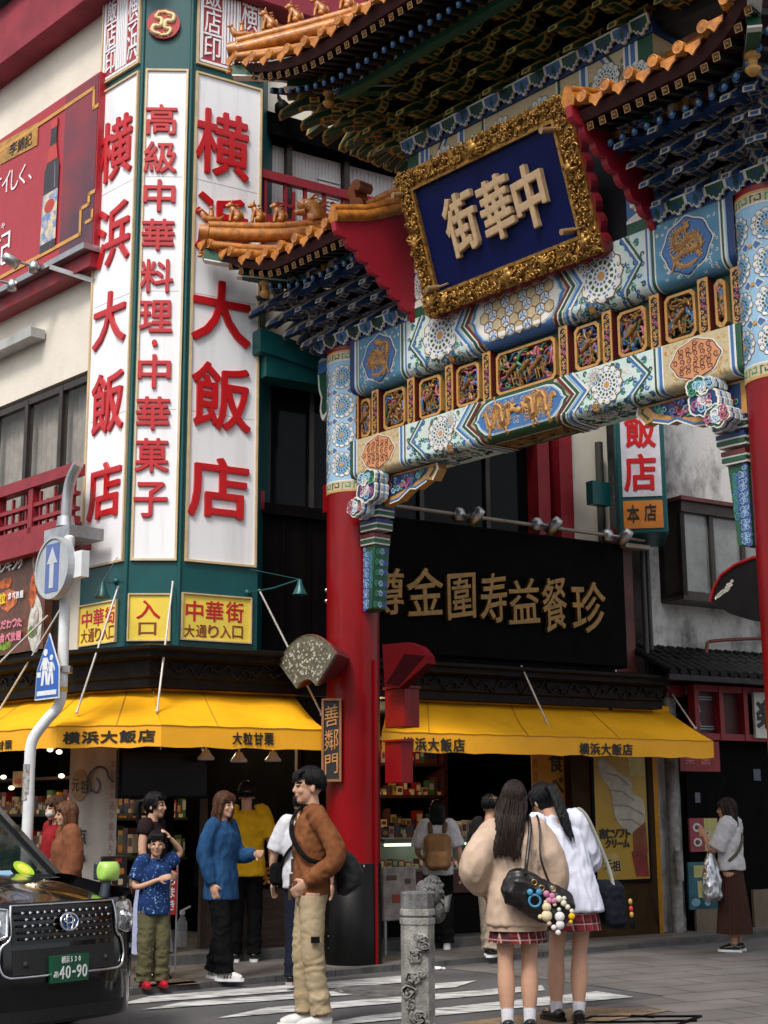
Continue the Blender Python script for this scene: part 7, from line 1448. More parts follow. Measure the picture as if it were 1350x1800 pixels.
# vertical yellow banner and ice cream poster
fb0, fb1 = FA.px(936, 1400, .05)[0], FA.px(1016, 1400, .05)[0]; vb = wthing('vertical_banner', 'tall yellow banner with brush characters hanging behind the two schoolgirls', 'banner', FA, ((fb0 + fb1) / 2, .05, 1.1)); g = MB(); g.box(fb0, fb1, .05, .06, 1.1, 2.4); part(vb, 'cloth', g, rgb('banner_yellow', '#a8741c', .7, var=.1)); g = MB(); f = face_map(.046); mid = (fb0 + fb1) / 2; colm(g, '食べ放題', f, mid + .02, 2.22, 1.15, .22, depth=.003, bold=.02); part(vb, 'lettering', g, INK); g = MB(); colm(g, 'ペロリ小籠包', f, fb0 + .05, 2.15, 1.2, .05, depth=.003); part(vb, 'side_text', g, rgb('brick_text', '#8a3018', .6)); g = MB(); colm(g, '全八十一品目', f, fb1 - .05, 2.15, 1.2, .055, depth=.003); colm(g, '時間無制限', f, fb1 - .13, 2.15, 1.4, .04, depth=.003); part(vb, 'side_text', g, rgb('brown_text', '#3c2410', .6))
q0, q1 = FA.px(1045, 1440, -.06)[0], FA.px(1136, 1440, -.06)[0]; qz0 = FA.px(1090, 1546, -.06)[1]; ic = wthing('ice_cream_poster', 'yellow poster of a big soft ice cream cone on brown wall', 'poster', FA, ((q0 + q1) / 2, -.07, qz0)); g = MB(); g.box(q0 - .04, q1 + .04, -.075, -.05, qz0 - .04, 2.2); part(ic, 'frame', g, BLACK); g = MB(); g.box(q0, q1, -.08, -.075, qz0, 2.16); part(ic, 'sheet', g, mat('poster_yellow', (.42, .25, .012), .45, var=.12, scale=2))
f = face_map(-.081); g = MB(); wq = q1 - q0; hq = 2.16 - qz0; PX = lambda a, b_: (q0 + a * wq, qz0 + b_ * hq)
g.ext([PX(*p) for p in interp([(.72, .36), (.42, .46), (.34, .58), (.30, .72), (.12, .84), (.08, .95), (.22, .97), (.42, .88), (.70, .80), (.74, .70), (.92, .64), (.94, .48)], 4)][::-1], f, 0, .003); sf_ = part(ic, 'soft_ice', g, mat('ice_print', (.46, .43, .34), .5, var=.2, scale=3)); g = MB()
for k, (a, b_, c, d_) in enumerate(((.30, .72, .74, .64), (.34, .60, .92, .52), (.22, .86, .66, .76), (.46, .48, .9, .42))): pline(g, f, [PX(a, b_), PX((a + c) / 2, (b_ + d_) / 2 + .03), PX(c, d_)], .02, 0, .0045, 3)
part(sf_, 'swirl_lines', g, rgb('ice_shade', '#8a836c', .6)); g = MB(); g.ext([PX(*p) for p in ((.70, .38), (.95, .46), (.98, .22), (.88, .12), (.70, .22))], f, .003, .005); part(ic, 'cone', g, rgb('cone_brown', '#7a3a12', .6, var=.2)); g = MB(); g.ext([PX(*p) for p in ((.66, .22), (.95, .26), (.98, .02), (.74, .02))], f, .005, .007); part(ic, 'hand_print', g, rgb('hand_red', '#8a2420', .6, var=.25))
g = MB(); row(g, '杏仁ソフト', f, *[PX(a, 0)[0] for a in (.06, .66)], PX(0, .37)[1], .12, depth=.006, bold=.05, h0=.006, w_=.11); row(g, 'クリーム', f, *[PX(a, 0)[0] for a in (.16, .62)], PX(0, .29)[1], .11, depth=.006, bold=.05, h0=.006, w_=.10); part(ic, 'lettering', g, INK); g = MB(); g.ext([PX(.28 + .17 * math.cos(a), .12 + .10 * math.sin(a)) for a in ang], f, .0, .003); part(ic, 'round_logo', g, rgb('logo_pale', '#b09a58', .6)); g = MB(); put(g, '元', f, *PX(.2, .12), .13, .13, .004, .02, h0=.004); put(g, '祖', f, *PX(.36, .11), .13, .13, .004, .02, h0=.004); part(ic, 'logo_lettering', g, INK)
g = MB(); g.ext([PX(*p) for p in ((.68, .84), (.98, .84), (.98, 1), (.66, 1))], f, .0, .003); part(ic, 'corner_print', g, rgb('corner_cream', '#b8a860', .5))
# right-hand restaurant: menus, red sign
def panel(label, name, cat, x0, x1, y0, y1, d, m, items):
    u0, u1 = FA.px(x0, (y0 + y1) / 2, d)[0], FA.px(x1, (y0 + y1) / 2, d)[0]; z1_, z0_ = FA.px((x0 + x1) / 2, y0, d)[1], FA.px((x0 + x1) / 2, y1, d)[1]; t = wthing(name, label, cat, FA, ((u0 + u1) / 2, d, z0_)); g = MB(); g.box(u0, u1, d, d + .03, z0_, z1_); part(t, 'board', g, m); f = face_map(d - .001)
    for nm, mm, polys in items:
        g = MB()
        for i, (a, b_, w_, h_, rd_) in enumerate(polys):
            cx, cy, rx, ry = u0 + a * (u1 - u0), z0_ + b_ * (z1_ - z0_), w_ * (u1 - u0) / 2, h_ * (z1_ - z0_) / 2; g.ext([(cx + rx * math.cos(q), cy + ry * math.sin(q)) for q in ([2 * math.pi * k / 18 for k in range(18)] if rd_ else [math.pi / 4 + math.pi / 2 * k for k in range(4)])], f, 0, .002 + .0008 * i + (.003 if rd_ else 0), 0, back=False)
        part(t, nm, g, mm)
    return t, (u0, u1, z0_, z1_)
cM = rgb('dish_white', '#c8c0b8', .5); cP = rgb('poster_pink', '#8c3040', .5, var=.15); cT = rgb('poster_teal', '#1c6070', .5, var=.3, scale=6); cN = rgb('note_yellow', '#b0a868', .6)
panel('pink and yellow menu poster with dishes beside the dark doorway', 'menu_poster', 'poster', 1213, 1262, 1438, 1497, -.06, cP, (('yellow_field', cN, [(.75, .5, .68, 1.38, 0)]), ('dish_print', cM, [(.25, .72, .3, .26, 1), (.25, .28, .3, .26, 1), (.62, .55, .16, .15, 1), (.88, .55, .16, .15, 1), (.75, .25, .2, .18, 1)]), ('dark_food', rgb('food_dark', '#40201c', .6), [(.25, .72, .18, .15, 1), (.25, .28, .18, .15, 1), (.62, .55, .1, .09, 1), (.88, .55, .1, .09, 1)])))
panel('teal poster with yellow paper notes below the pink menu poster', 'menu_poster', 'poster', 1211, 1262, 1515, 1598, -.06, cT, (('paper_note', cN, [(.40, .80, .6, .36, 0), (.45, .42, .45, .5, 0)]), ('bubble_print', rgb('bubble', '#6a98a8', .5), [(.2, .15, .3, .18, 1), (.6, .12, .2, .12, 1)])))
t, (u0, u1, z0_, z1_) = panel('red shop sign with two pale characters under the awning end', 'shop_sign', 'sign', 1195, 1265, 1303, 1356, -.35, rgb('shop_sign_red', '#7c1018', .5), ()); g = MB(); row(g, '樂園', face_map(-.352), u0 + .03, u1 - .12, (z0_ + z1_) / 2 - .03, .16, depth=.003, w_=.16); part(t, 'lettering', g, rgb('letter_pinkish', '#b86a68', .5)); g = MB(); g.bar(((u0 + u1) / 2, -.33, z1_), ((u0 + u1) / 2, .1, z1_ + .15), .03); part(t, 'bracket', g, BLACK)
panel('small pale notice on the dark door above the pink poster', 'door_notice', 'notice', 1222, 1231, 1393, 1411, -.03, rgb('notice', '#606068', .6), ()); panel('grey notice by the dark doorway at right edge', 'door_notice', 'notice', 1325, 1337, 1352, 1372, -.03, rgb('notice2', '#505868', .6), ())
# bottle of water on the step
bp = gpx(319, 1678, .13); wb = wthing('water_bottle', 'large clear water bottle with white cap on the shop step', 'bottle', W0, (bp.x, bp.y, .2)); g = MB(); g.lathe([(.05, .2), (.055, .22), (.055, .36), (.05, .37), (.055, .38), (.055, .44), (.025, .5), (.02, .52)], 16, (bp.x, bp.y, 0)); part(wb, 'body', g, mat('clear_plastic', (.55, .58, .6), .1, alpha=.45, var=.1)); g = MB(); g.lathe([(.028, .52), (.028, .55), (.01, .56)], 12, (bp.x, bp.y, 0)); g.bar((bp.x - .02, bp.y, .55), (bp.x + .08, bp.y, .60), .03, .02); part(wb, 'cap', g, WHITEP)
g = MB(); c = G(768, 1705); g.ell((c.x, c.y, ROAD + .015), .06, .05, .02, 8, 5); g.ell((c.x + .05, c.y + .02, ROAD + .01), .04, .03, .015, 7, 5); solo('crumpled_paper', 'scrap of crumpled white paper on the road by the kerb', 'litter', g, WHITEP, base=(c.x, c.y, ROAD))

def lamp(name, fr, u, d, z, e, col=(1, .78, .5), r=.12):
    l = bpy.data.lights.new(name, 'POINT'); l.energy = e; l.color = col; l.shadow_soft_size = r; o = bpy.data.objects.new(name, l); COL.objects.link(o); o.location = fr.w(u, d, z)
lamp('corner_shop_lamp', FA, -5.5, 1.3, 2.45, 30); lamp('counter_lamp', FA, -3.2, 1.4, 2.4, 34); lamp('sweet_shop_lamp', FB, -2.2, .2, 2.4, 20); lamp('showcase_lamp', FA, -2.8, .45, 1.12, 3, (.8, 1, .7), .05)
# ---------------------------------------------------------------- people: one continuous skin each, clothes and hair grown round the same skeleton
def loft(mb, secs, n=20, m=0, p=2.3):
    """horizontal elliptical sections (x, y, z, rx, ry)"""
    V = []
    for x, y, z, rx, ry in secs:
        for j in range(n):
            a = 2 * math.pi * j / n; c, s_ = math.cos(a), math.sin(a); V.append((x + rx * math.copysign(abs(c) ** (2 / p), c), y + ry * math.copysign(abs(s_) ** (2 / p), s_), z))
    k = len(secs); mb.raw(V, [(i * n + j, i * n + (j + 1) % n, (i + 1) * n + (j + 1) % n, (i + 1) * n + j) for i in range(k - 1) for j in range(n)], m, True); mb.face(V[:n][::-1], m); mb.face(V[-n:], m); return mb
def remesh(mb, name, mats, vox, smooth=3, off=(0, 0, 0), wr=0.0, wsc=(9, 9, 5), seed=0, paint=None, wf=None):
    me = mb.mesh('tmp', [], off); o = bpy.data.objects.new('tmp', me); COL.objects.link(o)
    r_ = o.modifiers.new('r', 'REMESH'); r_.mode = 'VOXEL'; r_.voxel_size = vox
    if smooth: s_ = o.modifiers.new('s', 'SMOOTH'); s_.factor = .5; s_.iterations = smooth
    dg = bpy.context.evaluated_depsgraph_get(); out = bpy.data.meshes.new_from_object(o.evaluated_get(dg)); bpy.data.objects.remove(o); bpy.data.meshes.remove(me); out.name = name
    if wr:
        so = Vector((seed * 3.1, seed * 1.7, seed)); N_ = [v.normal.copy() for v in out.vertices]
        for v, n_ in zip(out.vertices, N_):
            q = Vector((v.co.x * wsc[0], v.co.y * wsc[1], v.co.z * wsc[2])) + so; a = wr * (wf(v.co) if wf else 1.0)
            t = noise.noise(q + noise.noise_vector(q * .6) * .8); v.co += n_ * a * ((1 - abs(t) * 2.6) * .8 + .6 * noise.noise(q * 2.7))
    out.polygons.foreach_set('use_smooth', [True] * len(out.polygons))
    for m in mats: out.materials.append(m)
    if paint:
        for p in out.polygons:
            i = paint(p.center)
            if i: p.material_index = i
    out.update(); return out
SKIN = mat('skin', (.52, .29, .19), .55, var=.06, scale=9); SKIN2 = mat('skin_tanned', (.42, .22, .135), .55, var=.06, scale=9); LIPS = mat('lips', (.36, .11, .09), .5); EYE = mat('eye_dark', (.02, .014, .012), .3)
HAIRB = mat('black_hair', (.006, .005, .006), .42, spec=.22, var=.4, scale=9, bump=.6, bscale=30, stretch=(9, 9, .5)); HAIRD = mat('dark_brown_hair', (.028, .014, .011), .42, spec=.22, var=.4, scale=9, bump=.6, bscale=30, stretch=(9, 9, .5), col2=(.008, .005, .004)); HAIRM = mat('brown_hair', (.09, .036, .016), .45, spec=.22, var=.4, scale=9, bump=.6, bscale=30, stretch=(9, 9, .5), col2=(.03, .012, .007)); HAIRL = mat('chestnut_hair', (.16, .062, .026), .45, spec=.22, var=.4, scale=9, bump=.6, bscale=30, stretch=(9, 9, .5), col2=(.05, .02, .01))
DEF = dict(hp=(0, 0, .90), ch=(0, 0, 1.26), nk=(0, -.01, 1.42), hd=(0, .02, 1.575), sr=(.152, -.01, 1.385), sl=(-.152, -.01, 1.385), er=(.205, -.03, 1.12), el=(-.205, -.03, 1.12), wr=(.205, .05, .88), wl=(-.205, .05, .88), kr=(.09, .02, .48), kl=(-.09, .02, .48), ar=(.09, -.01, .085), al=(-.09, -.01, .085), yaw=0, tilt=0, roll=0, fr=0, fl=0, hand='relaxed')
class P:
    def __init__(s, label, pos, fwd, h, skin=None, name='person', z0=WALK, group=None, **kw):
        s.k = h / 1.70; s.j = {**DEF, **kw}; f = Vector((fwd[0], fwd[1])).normalized(); s.fr = Fr(pos[0], pos[1], f.y, -f.x); s.z0 = z0; s.skin = skin or SKIN
        s.t = thing(name, label, 'person', s.fr, (0, 0, z0), group)
    def J(s, n): v = s.j[n] if isinstance(n, str) else n; return Vector(v) * s.k + Vector((0, 0, s.z0))
    def HM(s): return Matrix.Translation(s.J('hd')) @ Matrix.Rotation(s.j['yaw'], 4, 'Z') @ Matrix.Rotation(s.j['roll'], 4, 'Y') @ Matrix.Rotation(s.j['tilt'], 4, 'X') @ Matrix.Scale(s.k * s.j.get('hs', .93), 4)
    def body(s, mask=False, legs=True, vox=.0085, bulk=1.0):
        k = s.k; J = s.J; g = MB(); H = s.HM()
        for c, r_ in (((0, -.012, .03), (.076, .094, .098)), ((0, .022, -.035), (.060, .070, .088)), ((0, .058, -.088), (.034, .032, .030)), ((0, .05, .02), (.060, .05, .05)), ((.078, -.012, -.012), (.012, .021, .032)), ((-.078, -.012, -.012), (.012, .021, .032)), ((0, .090, -.060), (.024, .012, .012)), ((.034, .068, -.025), (.026, .024, .026)), ((-.034, .068, -.025), (.026, .024, .026))):
            e = MB().ell(c, *r_, n=16, k=12); g.add(e, H)
        e = MB().tube([(0, .090, .022), (0, .106, -.008), (0, .113, -.024), (0, .094, -.036)], [.010, .012, .016, .010], 8); g.add(e, H)
        nb, hb = J('nk'), H @ Vector((0, -.015, -.06)); g.tube([nb - Vector((0, 0, .06 * k)), nb, nb.lerp(hb, .5), hb], [.07 * k, .056 * k, .051 * k, .05 * k], 14)
        c, hp = J('ch'), J('hp'); w_ = c.lerp(hp, .55); loft(g, [(hp.x, hp.y, hp.z - .10 * k, .10 * k, .08 * k), (hp.x, hp.y - .01 * k, hp.z, .145 * k * bulk, .10 * k), (w_.x, w_.y, w_.z, .12 * k * bulk, .085 * k), (c.x, c.y, c.z, .145 * k * bulk, .10 * k), (nb.x, nb.y, nb.z - .05 * k, .13 * k, .075 * k), (nb.x, nb.y, nb.z - .005 * k, .06 * k, .055 * k)], 18)
        for q in 'rl':
            sh, el, wr = J('s' + q), J('e' + q), J('w' + q); g.tube(spline([sh.lerp(J('nk'), .3), sh, el, wr], 5), [(.045 + 0 * i) * k for i in range(6)] + [.046 * k, .044 * k, .042 * k, .040 * k, .038 * k] + [(.036 - .003 * i) * k for i in range(5)], 12)
            d_ = (wr - el).normalized(); pl = wr + d_ * .05 * k; inward = Vector((-1 if q == 'r' else 1, 0, 0)); inward = (inward - d_ * inward.dot(d_)); inward = inward.normalized() if inward.length > .1 else Vector((0, 1, 0)); fo = d_.cross(inward).normalized(); fo = fo if fo.y > 0 or abs(fo.y) < .2 else -fo
            R3 = Matrix((fo, d_, inward)).transposed().to_4x4(); e = MB().ell((0, 0, 0), .041 * k, .055 * k, .019 * k, 12, 8); g.add(e, Matrix.Translation(pl) @ R3)
            for i, (o, L_) in enumerate(((-.030, .062), (-.010, .074), (.010, .078), (.029, .068))):
                b_ = pl + fo * o * k + d_ * .045 * k; cu = .35 + .12 * i if s.j['hand'] == 'relaxed' else 1.0; p1 = b_ + (d_ * math.cos(cu * .5) + inward * math.sin(cu * .5)) * L_ * .45 * k; p2 = p1 + (d_ * math.cos(cu * 1.3) + inward * math.sin(cu * 1.3)) * L_ * .33 * k; p3 = p2 + (d_ * math.cos(cu * 2) + inward * math.sin(cu * 2)) * L_ * .26 * k; g.tube([b_ - d_ * .02 * k, p1, p2, p3], [.0098 * k, .0095 * k, .0088 * k, .0072 * k], 7)
            t0 = pl + fo * .034 * k - d_ * .02 * k; g.tube([t0, t0 + (fo * .7 + d_ * .7 + inward * .35).normalized() * .035 * k, t0 + (fo * .45 + d_ * .9 + inward * .6).normalized() * .062 * k], [.014 * k, .0115 * k, .009 * k], 7)
            hpq = J('hp') + Vector((.085 * k * (1 if q == 'r' else -1), 0, -.02 * k)); kn, an = J('k' + q), J('a' + q)
            if legs:
                g.tube(spline([hpq, kn, an], 8), [(.088 - .0042 * i) * k for i in range(8)] + [(.0555, .057, .061, .063, .060, .053, .046, .041, .039)[i] * k for i in range(9)], 14)
                yw = s.j['f' + q]; fd = Vector((math.sin(yw), math.cos(yw), 0)); g.tube([an - fd * .05 * k - Vector((0, 0, .045 * k)), an + fd * .02 * k - Vector((0, 0, .035 * k)), an + fd * .13 * k - Vector((0, 0, .06 * k))], [.034 * k, .04 * k, .022 * k], 10)
        Hi = H.inverted(); b0 = Vector((0, 0, s.z0))
        def paint(c_):
            q = Hi @ (c_ + b0)
            if abs(q.x) < .06 and q.y > .055 and -.10 < q.z < .06:
                x = abs(q.x)
                if ((x - .032) / .017) ** 2 + ((q.z - .008) / .0075) ** 2 < 1: return 1
                if abs(x - .033) < .021 and abs(q.z - .031 - .05 * (.033 - x) * 0) < .0065: return 3
                if (q.x / .024) ** 2 + ((q.z + .060) / .009) ** 2 < 1 and q.y > .07: return 2
            return 0
        part(s.t, 'body', remesh(g, 'body', [s.skin, EYE, LIPS, HAIRB], vox, 2, (0, 0, s.z0), paint=paint)); return s
    def garment(s, name, g, m, vox=.012, smooth=4, wr=.007, wsc=(8, 8, 5), label=None, wf=None):
        part(s.t, name, remesh(g, name, m if isinstance(m, list) else [m], vox, smooth, (0, 0, s.z0), wr, wsc, seed=len(s.t.ob.children) + s.k * 7, wf=wf), None, label); return s
    def top(s, name, m, hem=.86, ease=.02, slv=1.0, cuff=.05, slr=1.0, flare=0.0, collar=0.0, wr=.006, puff=0.0, neck=.0, bulk=1.0, wsc=(12, 12, 8)):
        """slv: how far along the arm the sleeve goes (0.5 elbow, 1 wrist)"""
        k = s.k; J = s.J; g = MB(); c, hp, nb = J('ch'), J('hp'), J('nk'); e = ease * k; w_ = c.lerp(hp, .55); b_ = bulk; hz = s.z0 + hem * k; t_ = (hz - hp.z) / max(1e-6, (c.z - hp.z)); hx, hy = hp.x + (c.x - hp.x) * min(0.4, t_), hp.y + (c.y - hp.y) * min(.4, t_)
        S = [(hx, hy, hz, (.150 + flare) * k * b_ + e, (.105 + flare) * k * b_ + e), (hx + (w_.x - hx) * .5, hy + (w_.y - hy) * .5, (hz + w_.z) / 2, (.152 + flare * .6) * k * b_ + e, (.108 + flare * .6) * k * b_ + e), (w_.x, w_.y, w_.z + .02 * k, .140 * k * b_ + e, .102 * k * b_ + e), (c.x, c.y, c.z - .02 * k, .158 * k * b_ + e, .112 * k * b_ + e), (c.x, c.y, c.z + .06 * k, .165 * k * b_ + e * .7, .105 * k * b_ + e * .7), (nb.x, nb.y, nb.z - .045 * k, .145 * k + e * .3, .080 * k + e * .3), (nb.x, nb.y, nb.z - .005 * k, .085 * k, .066 * k), (nb.x, nb.y, nb.z + (.012 + collar) * k, .066 * k, .062 * k)]
        loft(g, S, 26)
        for q in 'rl':
            sh, el, wr_ = J('s' + q), J('e' + q), J('w' + q); P_ = spline([sh.lerp(nb, .35), sh, el, wr_], 6); n = len(P_); i1 = max(8, int(6 + (n - 7) * slv)); Q = P_[:i1 + 1]; R_ = []
            for i in range(len(Q)):
                t = i / max(1, len(Q) - 1); r_ = (.066 - .012 * t) * slr * k + e * .6
                r_ *= .70 + .30 * min(1, i / 5)
                if puff: r_ += puff * k * math.sin(math.pi * min(1, t * 1.03) ** 1.5) ** 1.4
                if slv > .9 and t > .9: r_ = cuff * k if puff else r_ * .9
                R_.append(r_)
            g.tube(Q, R_, 14)
        return s.garment(name, g, m, .0115, 4, wr, wsc)
    def trousers(s, m, r0=.098, r1=.062, top_=.98, wr=.006, end=.07, name='trousers', bulk=1.0, crease=True):
        k = s.k; J = s.J; g = MB(); hp = J('hp'); loft(g, [(hp.x, hp.y, hp.z - .10 * k, .15 * k * bulk, .10 * k), (hp.x, hp.y - .01 * k, hp.z, .16 * k * bulk, .115 * k), (hp.x, hp.y, s.z0 + top_ * k, .140 * k * bulk, .098 * k)], 20)
        for q in 'rl':
            a = hp + Vector((.078 * k * (1 if q == 'r' else -1), 0, -.03 * k)); kn, an = J('k' + q), J('a' + q); an = an + (kn - an).normalized() * (end - .085) * k; P_ = spline([a, kn, an], 9); n = len(P_); g.tube(P_, [(r0 + (r1 - r0) * min(1, i / (n * .62))) * k * (1 + (.10 * math.sin(i * 2.2) if i > n * .72 and crease else 0)) for i in range(n)], 16)
        return s.garment(name, g, m, .0105, 3, wr, (10, 10, 17), wf=lambda c_: .5 + .6 * max(0, 1 - abs(c_.z / k - .45) / .3) + (.5 if c_.z < .22 * k else 0))
    def skirt(s, m, z0_, z1_, r0, r1, pleats=14, amp=.012, name='skirt', sub=3):
        k = s.k; hp = s.J('hp'); n = pleats * 6; V = []; rows = 9
        for i in range(rows):
            t = i / (rows - 1); z = s.z0 + (z1_ + (z0_ - z1_) * t) * k; rr_ = r0 + (r1 - r0) * t ** .9
            for j in range(n): a = 2 * math.pi * j / n; w_ = amp * t * (2 * abs(((a * pleats / (2 * math.pi)) % 1) - .5)) ; q = rr_ + w_ + .006 * t * math.sin(a * 3 + 1); V.append((hp.x + q * k * math.cos(a), hp.y + q * .78 * k * math.sin(a), z + .004 * math.sin(a * pleats) * t))
        g = MB(); g.raw(V, [(i * n + j, (i + 1) * n + j, (i + 1) * n + (j + 1) % n, i * n + (j + 1) % n) for i in range(rows - 1) for j in range(n)], 0, True); part(s.t, name, g, m); return s
    def shoes(s, m, sole=None, L=.25, socks=None, sock_h=.0, stripe=None, low=False):
        k = s.k; sole = sole or RUB
        for q in 'rl':
            an = s.J('a' + q); yw = s.j['f' + q]; fd = Vector((math.sin(yw), math.cos(yw), 0)); zb = an.z - .085 * k; b_ = Vector((an.x, an.y, zb)); g = MB(); top_ = .05 if low else .075
            g.tube([b_ - fd * .065 * k + Vector((0, 0, .04 * k)), b_ - fd * .03 * k + Vector((0, 0, .05 * k)), b_ + fd * .05 * k + Vector((0, 0, .045 * k)), b_ + fd * .12 * k + Vector((0, 0, .035 * k)), b_ + fd * .17 * k + Vector((0, 0, .026 * k))], [.036 * k, .044 * k, .045 * k, .040 * k, .026 * k], 12)
            if not low: g.tube([b_ + Vector((0, 0, .05 * k)) - fd * .01 * k, b_ + Vector((0, 0, .085 * k)) - fd * .015 * k], [.044 * k, .042 * k], 12)
            me = remesh(g, 'shoe', [m], .008, 3, (0, 0, s.z0), 0); sp = part(s.t, 'shoe', me)
            g = MB(); r_ = fd.cross(Vector((0, 0, 1))); o = [(-.082, .03), (-.05, .042), (.03, .043), (.10, .047), (.16, .038), (.192, .018)]; O2 = [(a, w_) for a, w_ in o] + [(a, -w_) for a, w_ in o[::-1]]
            g.ext([(a * k, w_ * k) for a, w_ in O2], lambda x, y, h: tuple(b_ + fd * x + r_ * y + Vector((0, 0, h))), .0, .026 * k); part(sp, 'sole', g, sole)
            if stripe:
                g = MB()
                for sd in (1, -1):
                    for i in range(3): c_ = b_ + fd * (.015 + .028 * i) * k + r_ * sd * .047 * k; g.bar(c_ + Vector((0, 0, .03 * k)), c_ + fd * .012 * k - r_ * sd * .014 * k + Vector((0, 0, .068 * k)), .011 * k, .006 * k)
                part(sp, 'stripes', g, stripe)
            if socks:
                g = MB(); kn = s.J('k' + q); d_ = (kn - an).normalized(); g.tube([b_ + Vector((0, 0, .05 * k)), an, an + d_ * sock_h * .5 * k, an + d_ * sock_h * k], [.042 * k, .042 * k, .046 * k, .050 * k], 14); part(s.t, 'sock', g, socks)
        return s
    def hair(s, m, style='short', length=.3, width=.085, seed=1, back=0.0):
        g = MB(); H = s.HM(); rn = random.Random(seed); n, kk = 34, 22; V = []
        for i in range(kk + 1):
            t = math.pi * i / kk
            for j in range(n):
                a = 2 * math.pi * j / n; d_ = Vector((math.sin(t) * math.cos(a), math.sin(t) * math.sin(a), -math.cos(t))); face = d_.y > .22 and d_.z < (.40 if style != 'short' else .46) - .10 * abs(d_.x) and abs(d_.x) < .80; low = d_.z < (-.45 if d_.y < .1 else -.1); side = d_.y > -.05 and d_.z < -.05 and style == 'short'
                r_ = 1.13 + .035 * noise.noise(d_ * 5 + Vector((seed, 0, 0))) + (.05 if d_.z > .3 else 0)
                if face: r_ = .80
                elif side or (style == 'short' and d_.z < -.35): r_ = .88
                elif low and style == 'short': r_ = .90
                V.append((.079 * d_.x * r_, -.014 + .098 * d_.y * r_, .028 + .106 * d_.z * r_))
        g2 = MB(); g2.raw(V, [(i * n + j, i * n + (j + 1) % n, (i + 1) * n + (j + 1) % n, (i + 1) * n + j) for i in range(kk) for j in range(n)], 0, True); g.add(g2, H)
        def finish(vox, wr):
            me = remesh(g, 'hair', [m], vox, 2, (0, 0, s.z0), wr, (60, 60, 8), seed); o = MB(); o.raw([tuple(v.co + Vector((0, 0, s.z0))) for v in me.vertices], [tuple(p.vertices) for p in me.polygons], 0, True); bpy.data.meshes.remove(me); st = MB()
            for q in range(330):
                a = rn.uniform(-math.pi, math.pi); fr = math.cos(a); wid = rn.uniform(-.015, .015)
                te = (1.30 if fr > .55 else 1.62 if fr > -.1 else 1.95) + rn.uniform(-.12, .08); P = []; r_ = 1.15 + rn.uniform(-.01, .05) + (.03 if style == 'short' else 0)
                for i in range(6):
                    t = .12 + (te - .12) * i / 5; aa = a + wid * i; P.append((.079 * math.sin(t) * math.sin(aa) * r_, -.014 + .098 * math.sin(t) * math.cos(aa) * r_, .028 + .106 * math.cos(t) * r_ * (1 - .0 * i)))
                if style in ('long', 'bob') and fr < .35:
                    x, y, z = P[-1]; x2 = x * width / .085 * 1.02; y2 = min(y, .02) * .75 - .02 - back * (1 if fr < 0 else .3); L_ = length * rn.uniform(.82, 1.06); P += [(x2 * 1.03, y2 - .012 * (fr < 0), z - .10), (x2 + rn.uniform(-.01, .01), y2 - .02 * (fr < 0), -.10 - L_ * .55), (x2 * .97 + rn.uniform(-.014, .014), y2 - .012 * (fr < 0) - back * .4, -.10 - L_)]
                st.tube(P, [.0035] + [.0048] * (len(P) - 3) + [.003, .0008], 4)
            o.add(st, H); part(s.t, 'hair', o, m); return s
        if style == 'short':
            e = MB()
            for k in range(15): x = -.06 + .12 * k / 14; e.tube([(x * .8, .05, .118), (x, .092, .10), (x * 1.05 + rn.uniform(-.012, .012), .104, .042 + rn.uniform(-.014, .01))], [.018, .015, .004], 6)
            g.add(e, H); return finish(.0075, .0035)
        e = MB()
        if style in ('long', 'bob'):
            for sg in (1, -1): e.tube(spline([(sg * .06, .055, .085), (sg * .083, .035, .0), (sg * .086, .015, -.09), (sg * .08, -.01 - back, -.09 - length * .55)], 4), [.022, .024, .026, .028] * 3 + [.012], 8)
            for x in np.linspace(-.068, .068, 9): e.tube(spline([(x, -.07 + abs(x) * .4, .03), (x * 1.12, -.088 + abs(x) * .35, -.08), (x * width / .078, -.092 + abs(x) * .3 - back, -.11 - length * .5), (x * width / .085 + rn.uniform(-.01, .01), -.095 - back * 1.4 + abs(x) * .2, -.10 - length * (1 + rn.uniform(-.10, .06)))], 5), [.034] * 6 + [.032] * 5 + [.028, .024, .018, .013, .006], 8)
            for k in range(11): x = -.062 + .124 * k / 10; e.tube([(x * .7, .045, .118), (x * .95, .085, .09), (x, .098, .05 + .35 * abs(x) * -.6)], [.018, .015, .006], 6)
        elif style == 'tail':
            for k in range(9): x = -.06 + .12 * k / 8; e.tube([(x * .7, .045, .115), (x, .085, .09), (x * 1.1, .093, .055)], [.018, .014, .006], 6)
            z0 = .055; e.ell((0, -.115, z0), .03, .03, .03, 10, 8)
            for k in range(9): x = -.022 + .044 * k / 8; e.tube(spline([(x * .5, -.11, z0), (x, -.165 - back, z0 - .02), (x * 1.3, -.175 - back, z0 - length * .5), (x * 1.2 + rn.uniform(-.01, .01), -.16 - back * .6, z0 - length * (1 + rn.uniform(-.12, .05)))], 5), [.020] * 12 + [.017, .012, .008, .004], 7)
            for sg in (1, -1): e.tube(spline([(sg * .07, .055, .07), (sg * .084, .045, .0), (sg * .08, .04, -.075)], 4), [.012] * 5 + [.009, .006, .004, .003], 6)
        g.add(e, H); return finish(.008, .004)
def cloth(name, h, rough=.85, **k): return mat(name, s2l(h), rough, **{**dict(var=.10, scale=14, bump=.25, bscale=300, spec=.2), **k})
